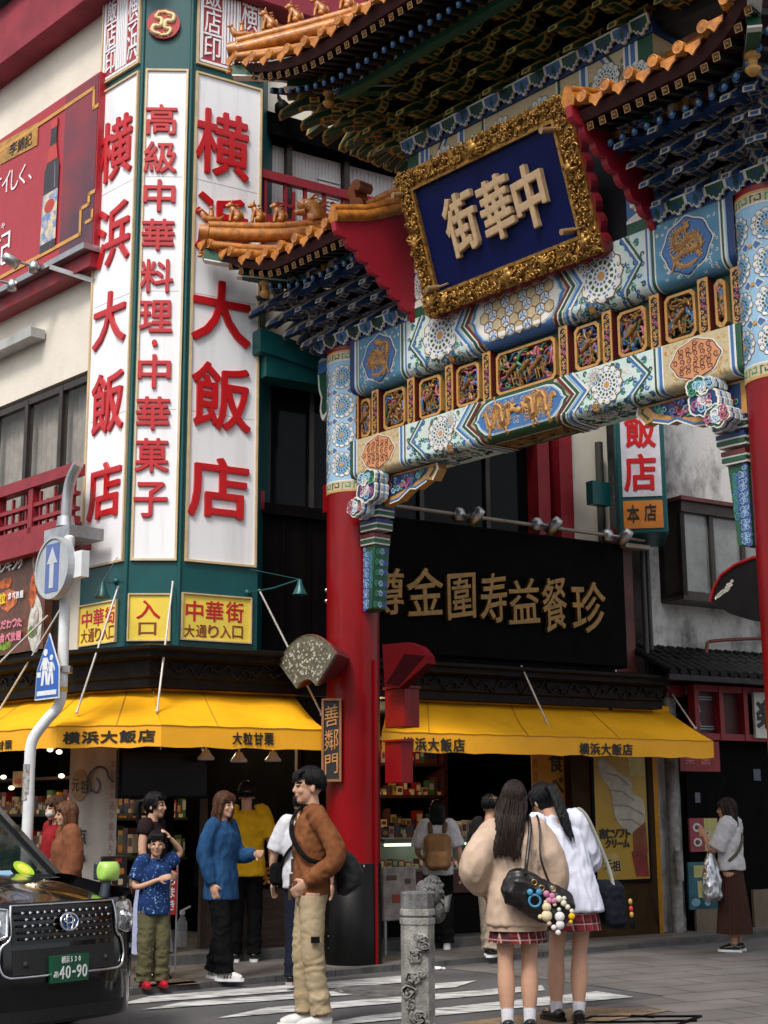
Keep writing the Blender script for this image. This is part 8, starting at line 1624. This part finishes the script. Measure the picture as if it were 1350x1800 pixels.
def plaid_mat():
    m = bpy.data.materials.new('red_plaid'); m.use_nodes = True; N = m.node_tree.nodes; K = m.node_tree.links.new; b = N['Principled BSDF']; b.inputs['Roughness'].default_value = .9; tc = N.new('ShaderNodeTexCoord'); sp = N.new('ShaderNodeSeparateXYZ'); K(tc.outputs['Object'], sp.inputs[0])
    def lines(sock, fr, w_):
        a = N.new('ShaderNodeMath'); a.operation = 'MULTIPLY'; a.inputs[1].default_value = fr; K(sock, a.inputs[0]); f_ = N.new('ShaderNodeMath'); f_.operation = 'FRACT'; K(a.outputs[0], f_.inputs[0]); l = N.new('ShaderNodeMath'); l.operation = 'LESS_THAN'; l.inputs[1].default_value = w_; K(f_.outputs[0], l.inputs[0]); return l.outputs[0]
    def mix(c, fac, col):
        x = N.new('ShaderNodeMix'); x.data_type = 'RGBA'; K(fac, x.inputs[0]); x.inputs[7].default_value = col + (1,)
        if isinstance(c, tuple): x.inputs[6].default_value = c + (1,)
        else: K(c, x.inputs[6])
        return x.outputs[2]
    ad = N.new('ShaderNodeMath'); ad.operation = 'ADD'; K(sp.outputs[0], ad.inputs[0]); K(sp.outputs[1], ad.inputs[1])
    c = mix((.17, .008, .014), lines(ad.outputs[0], 12, .42), (.035, .006, .010)); c = mix(c, lines(sp.outputs[2], 15, .38), (.05, .006, .011)); c = mix(c, lines(ad.outputs[0], 12, .10), (.38, .20, .17)); c = mix(c, lines(sp.outputs[2], 15, .11), (.38, .20, .17)); K(c, b.inputs['Base Color']); return m
PLAID = plaid_mat(); WSHOE = cloth('white_sneaker', '#d2d0cc', .6); BSHOE = mat('black_loafer', (.006, .006, .007), .25, coat=.3); NVY = cloth('navy_cloth', '#14182a'); BLKC = mat('black_cloth', (.006, .006, .007), .9, var=.3, bump=.3, bscale=200, spec=.1); WSOCK = cloth('white_sock', '#dcdce4')
def wp(x, y, z=WALK): p = gpx(x, y, z); return (p.x, p.y)
ROADZ = ROAD + .010
# 1 the man in the brown jacket
man = P('person in brown jacket and khaki trousers standing on the zebra crossing', wp(546, 1810, ROAD), (-.97, -.20), 1.76, z0=ROADZ, el=(-.25, -.13, 1.12), wl=(-.150, .045, .955), er=(.20, -.06, 1.12), wr=(.16, .0, .93), kl=(-.085, .0, .50), kr=(.085, .04, .49), al=(-.085, -.06, .085), ar=(.085, .02, .085), yaw=R(6), fr=R(8), fl=R(-5), hs=.95)
man.body(); man.top('jacket', cloth('brown_corduroy', '#7a4c2c', col2=s2l('#6a3e22'), scale=9), hem=.86, ease=.022, collar=.02, wr=.010, slr=.86, bulk=.92, wsc=(11, 11, 10), cuff=.055); man.trousers(cloth('khaki_cotton', '#a8977a', col2=s2l('#9a886a'), scale=6), r0=.092, r1=.070, wr=.0065, end=.10, bulk=.84); man.shoes(WSHOE, WHITEP); man.hair(HAIRB, 'short', seed=4)
g = MB(); loft(g, [(0, -.01, 1.425 * man.k + man.z0, .074 * man.k, .07 * man.k), (0, -.008, 1.462 * man.k + man.z0, .068 * man.k, .064 * man.k)], 20); part(man.t, 'collar_trim', g, BLKC)
g = MB()
for z in (1.36, 1.28, 1.2, 1.1, 1.0, .92): y = .135 + .012 * math.sin(z * 9); g.bar((0, y * man.k, z * man.k + man.z0), (0, y * man.k, (z - .09) * man.k + man.z0), .02, .012)
part(man.t, 'zip', g, mat('zip_dark', (.06, .03, .015), .6))
g = MB(); wl = man.J('wl'); g.lathe([(.040, -.018), (.044, -.012), (.044, .012), (.040, .018)], 16, tuple(wl + Vector((0, -.01, .018)))); g.ell(wl + Vector((-.044, 0, .018)), .012, .024, .024, 12, 6); part(man.t, 'wristwatch', g, BLACK)
g = MB(); k = man.k; q = lambda x, y, z: (x * k, y * k, z * k + man.z0); bx_ = MB(); bag = thing('sling_bag', 'black sling bag behind the hip of the man in brown jacket', 'bag', man.fr, q(-.06, -.24, 1.0)); loft(g, [(-.06 * k, -.20 * k, .86 * k + man.z0, .10, .03), (-.06 * k, -.25 * k, .92 * k + man.z0, .135, .085), (-.06 * k, -.25 * k, 1.02 * k + man.z0, .13, .10), (-.06 * k, -.21 * k, 1.12 * k + man.z0, .10, .07), (-.06 * k, -.17 * k, 1.17 * k + man.z0, .05, .03)], 18); part(bag, 'pouch', remesh(g, 'pouch', [mat('bag_nylon', (.012, .012, .014), .6, var=.3, spec=.3)], .011, 3, bag.base, .008, (10, 10, 10), 2))
g = MB(); pts = [q(-.06, -.22, 1.12), q(-.13, -.14, 1.12), q(-.185, -.06, 1.08), q(-.185, .05, 1.10), q(-.12, .128, 1.2), q(-.02, .145, 1.30), q(.08, .10, 1.40), q(.11, .0, 1.455), q(.08, -.12, 1.36), q(.0, -.18, 1.2)]; P_ = spline(pts, 5); g.tube(P_, .017, 8, flat=.5, up=(1, 0, 0)); part(bag, 'strap', g, BLKC); g = MB(); g.box(-.085 * k, -.065 * k, -.352 * k, -.35 * k, 1.04 * k + man.z0, 1.055 * k + man.z0); part(bag, 'logo_tab', g, WHITEP)
g = MB(); g.box(-.20, -.186, -.03, .03, .56 * k + man.z0, .60 * k + man.z0); part(man.t, 'trouser_label', g, BLKC)
# 2 white T-shirt, mostly hidden behind him
p = P('person in white T-shirt and navy trousers standing partly hidden behind the man in brown', wp(530, 1731), (.25, .95), 1.60, er=(.26, -.05, 1.12), wr=(.27, .02, .88), el=(-.26, -.03, 1.12), wl=(-.30, .06, .89))
p.body().top('t_shirt', cloth('white_tee', '#c9c9ce'), hem=.84, ease=.03, slv=.42, slr=1.25).trousers(NVY, r0=.095, r1=.068).shoes(BSHOE, mat('pale_sole', (.4, .38, .33), .7)).hair(HAIRB, 'short', seed=6)
g = MB(); q = lambda x, y, z: (x * p.k, y * p.k, z * p.k + p.z0); g.tube(spline([q(.12, -.02, 1.45), q(.06, -.13, 1.32), q(-.10, -.145, 1.15), q(-.185, -.05, 1.02)], 5), .02, 8, flat=.35); sbg = thing('shoulder_bag', 'small black shoulder bag worn across the white T-shirt', 'bag', p.fr, q(-.2, 0, .95)); part(sbg, 'strap', g, BLKC); g = MB(); g.box(-.27, -.17, -.1, .12, .86 * p.k + p.z0, 1.06 * p.k + p.z0, 0, .03); part(sbg, 'pouch', g, BLKC)
# 3 yellow shirt and cap
p = P('person in yellow shirt and dark cap seen from behind inside shop front', wp(430, 1690), (-.08, 1), 1.72, el=(-.24, -.02, 1.12), er=(.24, -.02, 1.12), wl=(-.22, .12, .95), wr=(.25, .02, .88))
p.body().top('shirt', cloth('yellow_shirt', '#c99a14'), hem=.80, ease=.03, slv=.45, slr=1.25, flare=.01).trousers(BLKC, r0=.095, r1=.07).shoes(BSHOE, WHITEP).hair(HAIRB, 'short', seed=9)
g = MB(); e = MB(); e.lathe([(.088, .0), (.092, .03), (.082, .08), (.05, .112), (0, .12)], 20, (0, -.012, .03), sy=1.18); e.tube([(-.05, .10, .04), (0, .17, .035), (.05, .10, .04)], [.02, .03, .02], 8, flat=.3); g.add(e, p.HM()); cp = part(p.t, 'cap', g, BLKC); g = MB(); e = MB(); e.tube([(.07 * math.sin(a), -.012 - .112 * math.cos(a), .04) for a in (-.7, -.35, 0, .35, .7)], .014, 6); g.add(e, p.HM()); part(cp, 'strap', g, rgb('cap_strap', '#8c6a64', .6))
# 4 woman in blue blouse
p = P('person in long blue blouse and black trousers holding out a hand', wp(386, 1722), (.88, -.42), 1.60, er=(.20, -.06, 1.13), wr=(.19, .02, .87), el=(-.19, .06, 1.13), wl=(-.10, .30, 1.13), kr=(.08, .06, .48), kl=(-.08, -.02, .48), ar=(.08, .10, .085), al=(-.09, -.12, .085), yaw=R(-10), fr=R(-12), fl=R(20))
p.body().top('blouse', cloth('denim_blue', '#234a70', col2=s2l('#1b3c62'), scale=8), hem=.72, ease=.018, puff=.016, slr=.86, flare=.018, wr=.009, cuff=.045, wsc=(14, 14, 5)).trousers(BLKC, r0=.10, r1=.085).shoes(WSHOE, WHITEP, stripe=BLKC).hair(HAIRM, 'long', .17, seed=3)
# 5 the boy
boy = P('person, a child in navy star T-shirt, olive trousers and red shoes touching hair', wp(267, 1735), (.50, -.86), 1.24, el=(-.30, .02, 1.50), wl=(-.15, .08, 1.66), er=(.24, .0, 1.12), wr=(.03, .19, 1.20), hd=(0, .03, 1.585), hs=1.12, kl=(-.1, .02, .48), kr=(.1, .02, .48), al=(-.11, -.01, .085), ar=(.10, .0, .085), yaw=R(-18))
boy.body(vox=.008).top('t_shirt', cloth('navy_star', '#8fb0d8', col2=s2l('#16305e'), scale=42, lo=.60, hi=.64), hem=.80, ease=.03, slv=.34, slr=1.3, flare=.012).trousers(cloth('olive_cotton', '#5e5a40', scale=7), r0=.115, r1=.088, wr=.010).shoes(cloth('red_shoe', '#b8182e', .6), rgb('red_sole', '#7c1020', .6)).hair(HAIRB, 'short', seed=12)
g = MB(); rn = random.Random(3); H_ = boy.k
for k in range(70):
    a = rn.uniform(0, 6.28); z = rn.uniform(.86, 1.34); x, y = .192 * math.cos(a), .150 * math.sin(a); c_ = Vector((x * H_, y * H_, z * H_ + boy.z0)); n_ = Vector((math.cos(a), math.sin(a), 0)); t_ = n_.cross(Vector((0, 0, 1))); r_ = rn.uniform(.003, .008); g.face([c_ + t_ * r_ * math.cos(b_) * (1 if i % 2 else .4) + Vector((0, 0, 1)) * r_ * math.sin(b_) * (1 if i % 2 else .4) for i, b_ in enumerate([2 * math.pi * q / 10 for q in range(10)])])
part(boy.t, 'star_print', g, rgb('star_pale', '#7c9cc4', .7))
# 6 woman with ponytail behind the boy
b6 = ypx(268, 1480, 13.0); p = P('person with black ponytail and dark top standing behind the child', (b6.x, b6.y), (.93, -.25), 1.60, yaw=R(0), er=(.2, .0, 1.12), wr=(.15, .18, 1.0))
p.body().top('top', cloth('dark_maroon_top', '#241418'), hem=.92, ease=.015, slv=.1, slr=1.1).skirt(cloth('lavender_skirt', '#a8b0d0'), .25, 1.0, .14, .25, 10, .02, 'long_skirt').shoes(BSHOE).hair(HAIRB, 'tail', .30, seed=5, back=.01)
# 7, 8 two women behind the taxi
b7 = ypx(99, 1480, 13.6); p = P('person with long brown hair and white face mask behind the taxi', (b7.x, b7.y), (-.75, -.66), 1.58)
p.body().top('top', cloth('red_top', '#8c1a22'), hem=.88, ease=.02).trousers(BLKC).shoes(BSHOE).hair(HAIRM, 'long', .22, seed=7)
g = MB(); e = MB(); e.ell((0, .066, -.045), .058, .052, .048, 16, 10); g.add(e, p.HM()); part(p.t, 'face_mask', g, cloth('mask_white', '#c8c4c0'))
b8 = ypx(118, 1490, 12.9); p = P('person with chestnut bob and rust coloured sweater standing behind the taxi bonnet', (b8.x, b8.y), (-.90, -.38), 1.52, er=(.2, .02, 1.12), wr=(.1, .2, 1.05))
p.body().top('sweater', cloth('rust_knit', '#7c4c34'), hem=.86, ease=.04, slr=1.2).trousers(BLKC).shoes(BSHOE).hair(HAIRL, 'bob', .13, seed=8)
# 9 person with a tan backpack at the counter
bp9 = P('person in white T-shirt wearing a tan backpack at the shop counter', wp(772, 1668), (.05, 1), 1.54, er=(.25, -.03, 1.12), wr=(.27, .04, .88), el=(-.24, .0, 1.12), wl=(-.16, .2, 1.02))
bp9.body().top('t_shirt', cloth('white_tee', '#c9c9ce'), hem=.84, ease=.03, slv=.42, slr=1.3).trousers(BLKC, r0=.1, r1=.085).shoes(WSHOE, WHITEP).hair(HAIRB, 'bob', .07, seed=10)
k = bp9.k; q = lambda x, y, z: (x * k, y * k, z * k + bp9.z0); TAN = cloth('tan_canvas', '#8c6844', scale=8); bk = thing('backpack', 'tan canvas backpack worn by the person at the counter', 'bag', bp9.fr, q(0, -.2, 1.0)); g = MB(); g.box(-.155 * k, .155 * k, -.33 * k, -.145 * k, .90 * k + bp9.z0, 1.32 * k + bp9.z0, 0, .05); part(bk, 'pack', remesh(g, 'pack', [TAN], .012, 4, bk.base, .008, (9, 9, 9), 3)); g = MB(); g.box(-.125 * k, .125 * k, -.375 * k, -.30 * k, .92 * k + bp9.z0, 1.12 * k + bp9.z0, 0, .03); part(bk, 'front_pocket', remesh(g, 'front_pocket', [TAN], .012, 3, bk.base, .005, (9, 9, 9), 4))
for sg in (1, -1): g = MB(); g.tube(spline([q(sg * .08, -.16, 1.33), q(sg * .095, -.06, 1.455), q(sg * .11, .08, 1.40), q(sg * .13, .13, 1.2), q(sg * .15, -.1, 1.0)], 5), .025, 8, flat=.4); part(bk, 'strap', g, rgb('strap_brown', '#5c4228', .7))
# 10 person half hidden by the schoolgirls
p = P('person in beige trousers and dark top mostly hidden behind schoolgirls', wp(866, 1682), (.55, .85), 1.58, kl=(-.1, .1, .48), al=(-.1, .12, .085), kr=(.08, -.05, .48), ar=(.08, -.16, .1))
p.body().top('top', cloth('charcoal_top', '#1c1a1c'), hem=.9, ease=.03).trousers(cloth('beige_cotton', '#9c9080'), r0=.1, r1=.09).shoes(BSHOE, WHITEP).hair(HAIRB, 'short', seed=14)
g = MB(); e = MB(); e.lathe([(.088, .0), (.092, .03), (.082, .08), (.05, .112), (0, .12)], 20, (0, -.012, .03), sy=1.18); e.tube([(-.05, .10, .04), (0, .17, .035), (.05, .10, .04)], [.02, .03, .02], 8, flat=.3); g.add(e, p.HM()); part(p.t, 'cap', g, TAN)
# 11 schoolgirl in the beige sweater
g1 = P('person with long dark hair in beige sweater and plaid skirt seen from behind', wp(913, 1816, ROAD), (-.06, 1), 1.66, z0=ROADZ, el=(-.285, -.01, 1.10), wl=(-.20, .15, .92), er=(.26, .0, 1.10), wr=(.29, .06, .84), sl=(-.145, -.02, 1.345), sr=(.145, -.02, 1.345), hd=(.0, .02, 1.57), yaw=R(-14), roll=R(7), kl=(-.085, .0, .48), kr=(.085, .01, .48), al=(-.082, -.02, .085), ar=(.075, .0, .085))
g1.body(vox=.008).top('sweater', cloth('beige_knit', '#c2aa96', col2=s2l('#a8907c'), scale=5), hem=.71, ease=.034, slr=.98, puff=.040, cuff=.040, flare=.034, wr=.009, wsc=(8, 8, 5)).skirt(PLAID, .595, 1.0, .13, .192, 16, .018).shoes(BSHOE, BSHOE, socks=WSOCK, sock_h=.17, low=True).hair(HAIRD, 'long', .33, .10, seed=2, back=.085)
def bands(p_, m, hem, rx, ry, cuffs='rl', cr=.044, ch=.05, hh=.055, hy=0.0):
    k = p_.k; g = MB(); n = 60
    for i in range(n): a, b_ = 2 * math.pi * i / n, 2 * math.pi * (i + .62) / n; g.face([(rx * k * math.cos(t), hy + ry * k * math.sin(t), z) for t, z in ((a, p_.z0 + hem * k), (b_, p_.z0 + hem * k), (b_, p_.z0 + (hem + hh) * k), (a, p_.z0 + (hem + hh) * k))])
    lt_ = MB(); lt_.lathe([(1, 0), (.985, hh * k)], 48, (0, hy, p_.z0 + hem * k), sx=rx * k * .985, sy=ry * k * .985); part(p_.t, 'hem_band', lt_, m)
    for q in cuffs:
        el, wr = p_.J('e' + q), p_.J('w' + q); d_ = (wr - el).normalized(); c_ = wr - d_ * .03 * k; g = MB(); g.tube([c_ - d_ * ch * .5 * k, c_, c_ + d_ * ch * .5 * k], [cr * k * 1.05, cr * k, cr * k], 16); part(p_.t, 'cuff', g, m)
bands(g1, cloth('beige_rib', '#b09884'), .675, .215, .168, hh=.05); bands(man, cloth('brown_band', '#704424'), .845, .135, .10, 'l', .052, .07, .05)
# 12 schoolgirl in the white shirt, leaning over
g2 = P('person with black ponytail in white shirt and plaid skirt leaning towards friend', wp(1012, 1797, ROAD), (-.30, .95), 1.68, z0=ROADZ, hp=(0, -.02, .90), ch=(-.05, .05, 1.25), nk=(-.09, .09, 1.41), hd=(-.135, .15, 1.545), sr=(.08, .05, 1.38), sl=(-.245, .09, 1.35), er=(.19, .10, 1.11), wr=(.05, .28, 1.13), el=(-.28, .14, 1.1), wl=(-.12, .30, 1.12), yaw=R(8), tilt=R(-22), roll=R(-8), kl=(-.11, .05, .48), al=(-.13, .04, .085), kr=(.05, .0, .48), ar=(.0, -.06, .085), fl=R(-10), fr=R(20))
g2.body(vox=.008).top('shirt', cloth('white_shirt', '#cfd2e2', var=.04, scale=5), hem=.76, ease=.034, slr=1.15, puff=.012, cuff=.045, collar=.02, flare=.012, wr=.011, wsc=(13, 13, 4)).skirt(PLAID, .63, 1.0, .13, .195, 16, .018).shoes(BSHOE, BSHOE, socks=WSOCK, sock_h=.05, low=True).hair(HAIRB, 'tail', .46, seed=15, back=.02)
# bags of the schoolgirls
k = g1.k; q = lambda x, y, z: Vector((x * k, y * k, z * k + g1.z0)); LEA = mat('black_leather', (.010, .007, .007), .32, var=.3, bump=.25, bscale=90)
hb = thing('shoulder_bag', 'black leather shoulder bag hung with plush charms on the beige sweater', 'bag', g1.fr, q(.16, -.25, .88)); g = MB(); Mx = Matrix.Translation(q(.10, -.255, .885)) @ Matrix.Rotation(R(28), 4, 'Y'); e = MB(); e.box(-.245, .245, -.08, .08, -.105, .15, 0, .06); g.add(e, Mx); part(hb, 'body', remesh(g, 'body', [LEA], .011, 5, hb.base, .012, (8, 8, 8), 5))
for o in (-.05, .05):
    g = MB(); g.tube(spline([Mx @ Vector((o * 2.2 - .04, -.06 if o < 0 else .05, .12)), q(.10 + o, -.215, 1.16), q(.125 + o * .7, -.135, 1.36), q(.13 + o * .6, -.03, 1.455), q(.14 + o * .5, .08, 1.40)], 6), .013, 8, flat=.6); part(hb, 'strap', g, LEA)
g = MB()
for x, z in ((-.08, .10), (.05, .12), (-.02, .09)): c_ = Mx @ Vector((x, -.09, z)); g.tube([c_ + Vector((.018 * math.cos(a), 0, .018 * math.sin(a))) for a in [2 * math.pi * i / 10 for i in range(11)]], .004, 5)
part(hb, 'gold_ring', g, mat('gilt_ring', (.6, .4, .12), .3, 1.0))
def charm(name, parts_, m):
    g = MB()
    for (x, z, r_) in parts_: c_ = Mx @ Vector((x, -.115, z)); g.ell(c_, r_ * .74, r_ * .6, r_ * .74, 12, 9)
    return part(hb, name, g, m)
g = MB(); c_ = Mx @ Vector((-.03, -.115, -.005)); g.tube([c_ + Vector((.038 * math.cos(a), -.01, .038 * math.sin(a))) for a in [2 * math.pi * i / 16 for i in range(17)]], .008, 6); [g.ell(c_ + Vector((.03 * math.cos(a), -.012, .055)), .022, .018, .022, 8, 6) for a in (0, 3.14)]; part(hb, 'blue_ribbon_charm', g, cloth('charm_cyan', '#4a8cb0'))
charm('pink_charm', [(.02, .07, .03), (.06, .075, .028), (.085, .055, .03), (.055, .04, .03)], cloth('charm_pink', '#c07a98')); charm('cream_plush', [(.06, -.005, .042), (.085, -.055, .05), (.05, -.08, .022), (.12, -.09, .022), (.04, .02, .018), (.10, .035, .018)], cloth('plush_cream', '#d8c8a4')); charm('pale_plush', [(.11, .08, .03), (.15, .07, .028), (.185, .06, .024), (.22, .05, .02), (.14, .10, .02)], cloth('plush_pale', '#d2cfba')); charm('yellow_charm', [(.235, .02, .03), (.245, -.015, .018)], cloth('charm_yellow', '#d8a828')); charm('white_plush', [(.165, -.02, .045), (.19, -.065, .04), (.16, -.10, .025), (.20, -.115, .025), (.14, .02, .018)], cloth('plush_white', '#d6d2d2')); charm('black_plush', [(-.075, .045, .03), (-.09, .02, .02)], BLKC)
k = g2.k; q = lambda x, y, z: Vector((x * k, y * k, z * k + g2.z0)); nb2 = thing('school_bag', 'navy school bag with grey strap on the right hip of the white shirt', 'bag', g2.fr, q(.28, 0, .7)); g = MB(); Mx = Matrix.Translation(q(.285, -.02, .80)) @ Matrix.Rotation(R(-4), 4, 'Y'); e = MB(); e.box(-.07, .07, -.18, .18, -.16, .17, 0, .04); g.add(e, Mx); part(nb2, 'body', remesh(g, 'body', [cloth('navy_bag', '#10141f')], .011, 4, nb2.base, .008, (9, 9, 9), 6))
g = MB(); g.tube(spline([Mx @ Vector((-.02, -.15, .14)), q(.235, -.12, 1.1), q(.13, -.03, 1.43), q(.10, .08, 1.43), Mx @ Vector((-.04, .15, .14))], 7), .022, 8, flat=.4); part(nb2, 'strap', g, rgb('strap_grey', '#8a8c84', .7)); g = MB()
for i, (dz, m_) in enumerate(((.0, 0), (-.05, 1), (-.09, 0), (-.15, 2))): g.ell(Mx @ Vector((.095, -.16, .02 + dz)), .016 + .012 * (i == 3), .016, .022 + .02 * (i == 3), 8, 6, m_)
part(nb2, 'key_charm', g, [rgb('charm_gold', '#b08a3c', .4), rgb('charm_red', '#b02420', .5), BLKC])
# 13 woman at the right with shopping bags
w3 = P('person in white blouse and long brown skirt carrying shopping bags at right', wp(1294, 1674, ROAD), (-.85, .45), 1.58, skin=SKIN2, z0=ROADZ, el=(-.20, .14, 1.12), wl=(-.12, .26, 1.28), er=(.2, .05, 1.12), wr=(.2, .05, .86), yaw=R(8))
w3.body().top('blouse', cloth('white_blouse', '#c4c2c4'), hem=.90, ease=.03, slv=.45, slr=1.5, flare=.01, wr=.010).skirt(cloth('brown_skirt', '#3c241c'), .20, 1.0, .14, .24, 26, .02, 'long_skirt').shoes(BSHOE, WHITEP).hair(HAIRD, 'bob', .12, seed=16)
k = w3.k; q = lambda x, y, z: Vector((x * k, y * k, z * k + w3.z0))
def sack(label, c_, w_, h_, m, fr, handle_to, name='shopping_bag'):
    t = thing(name, label, 'bag', fr, tuple(c_)); g = MB(); loft(g, [(c_.x, c_.y, c_.z - h_ * .5, w_ * .8, w_ * .42), (c_.x, c_.y, c_.z - h_ * .42, w_, w_ * .6), (c_.x, c_.y, c_.z - .1 * h_, w_ * .95, w_ * .55), (c_.x, c_.y, c_.z + .25 * h_, w_ * .6, w_ * .32), (c_.x, c_.y, c_.z + .5 * h_, w_ * .22, w_ * .15)], 22); part(t, 'sack', remesh(g, 'sack', [m], .011, 2, t.base, .022, (14, 14, 3.5), 3)); g = MB()
    for s_ in (-1, 1): g.tube([c_ + Vector((s_ * w_ * .18, 0, h_ * .48)), handle_to + Vector((s_ * .015, 0, .01))], .012, 6, flat=.5)
    part(t, 'handle', g, m); return t
SILV = mat('silver_foil', (.55, .56, .58), .28, .85, var=.15, scale=6, bump=.5, bscale=12); sack('crinkled silver shopping bag hanging from the raised forearm of the woman in white blouse', q(-.24, .17, .84), .15, .50, SILV, w3.fr, q(-.19, .16, 1.12)); sack('small white plastic bag behind long brown skirt', q(.24, -.04, .64), .07, .30, cloth('white_plastic', '#b8b8bc', .4), w3.fr, q(.21, .06, .80))
g = MB(); g.tube(spline([q(.15, .06, 1.42), q(.0, -.14, 1.3), q(-.14, -.13, 1.12), q(-.19, -.02, 1.0)], 5), .016, 8, flat=.5); part(w3.t, 'bag_strap', g, rgb('strap_olive', '#4c4432', .7))
# taxi driver
dp = FT.w(-1.98, -.36, 0); dr_ = P('person with light sleeves driving behind the taxi windscreen', (dp.x, dp.y), (FT.u.x, FT.u.y), 1.66, z0=.02, hp=(0, -.05, .66), ch=(0, -.02, 1.0), nk=(0, 0, 1.17), hd=(0, .04, 1.32), sr=(.17, 0, 1.13), sl=(-.17, 0, 1.13), er=(.22, .18, .98), wr=(.14, .36, 1.12), el=(-.22, .18, .98), wl=(-.14, .36, 1.12), kr=(.1, .42, .62), kl=(-.1, .42, .62), ar=(.1, .55, .25), al=(-.1, .55, .25))
dr_.body().top('shirt', cloth('driver_shirt', '#7c8058'), hem=.62, ease=.02).trousers(BLKC, top_=.72).hair(HAIRB, 'short', seed=21)
# ---------------------------------------------------------------- unseen blocks across the street, added to darken reflections and hold back low sky
for x0, x1, y0, hgt, lb in ((-30, -4, -15, 11, 'plain grey block added unseen behind the viewer to darken reflections, the left one'), (-3, 26, -17, 9, 'plain grey block added unseen behind the viewer to darken reflections, the right one')):
    t = thing('unseen_street_block', lb, 'building', W0, ((x0 + x1) / 2, y0, 0)); g = MB(); g.box(x0, x1, y0 - 8, y0, 0, hgt); part(t, 'wall', g, mat('dark_facade', (.10, .095, .09), .8, var=.2, scale=.5))
    for z in (3.4, 6.4):
        for k in range(6): a = x0 + (x1 - x0) * (k + .2) / 6; g = MB(); g.box(a, a + (x1 - x0) * .1, y0 - .02, y0 + .03, z, z + 1.8); part(t, 'window', g, GLASSD)
bpy.context.view_layer.update()
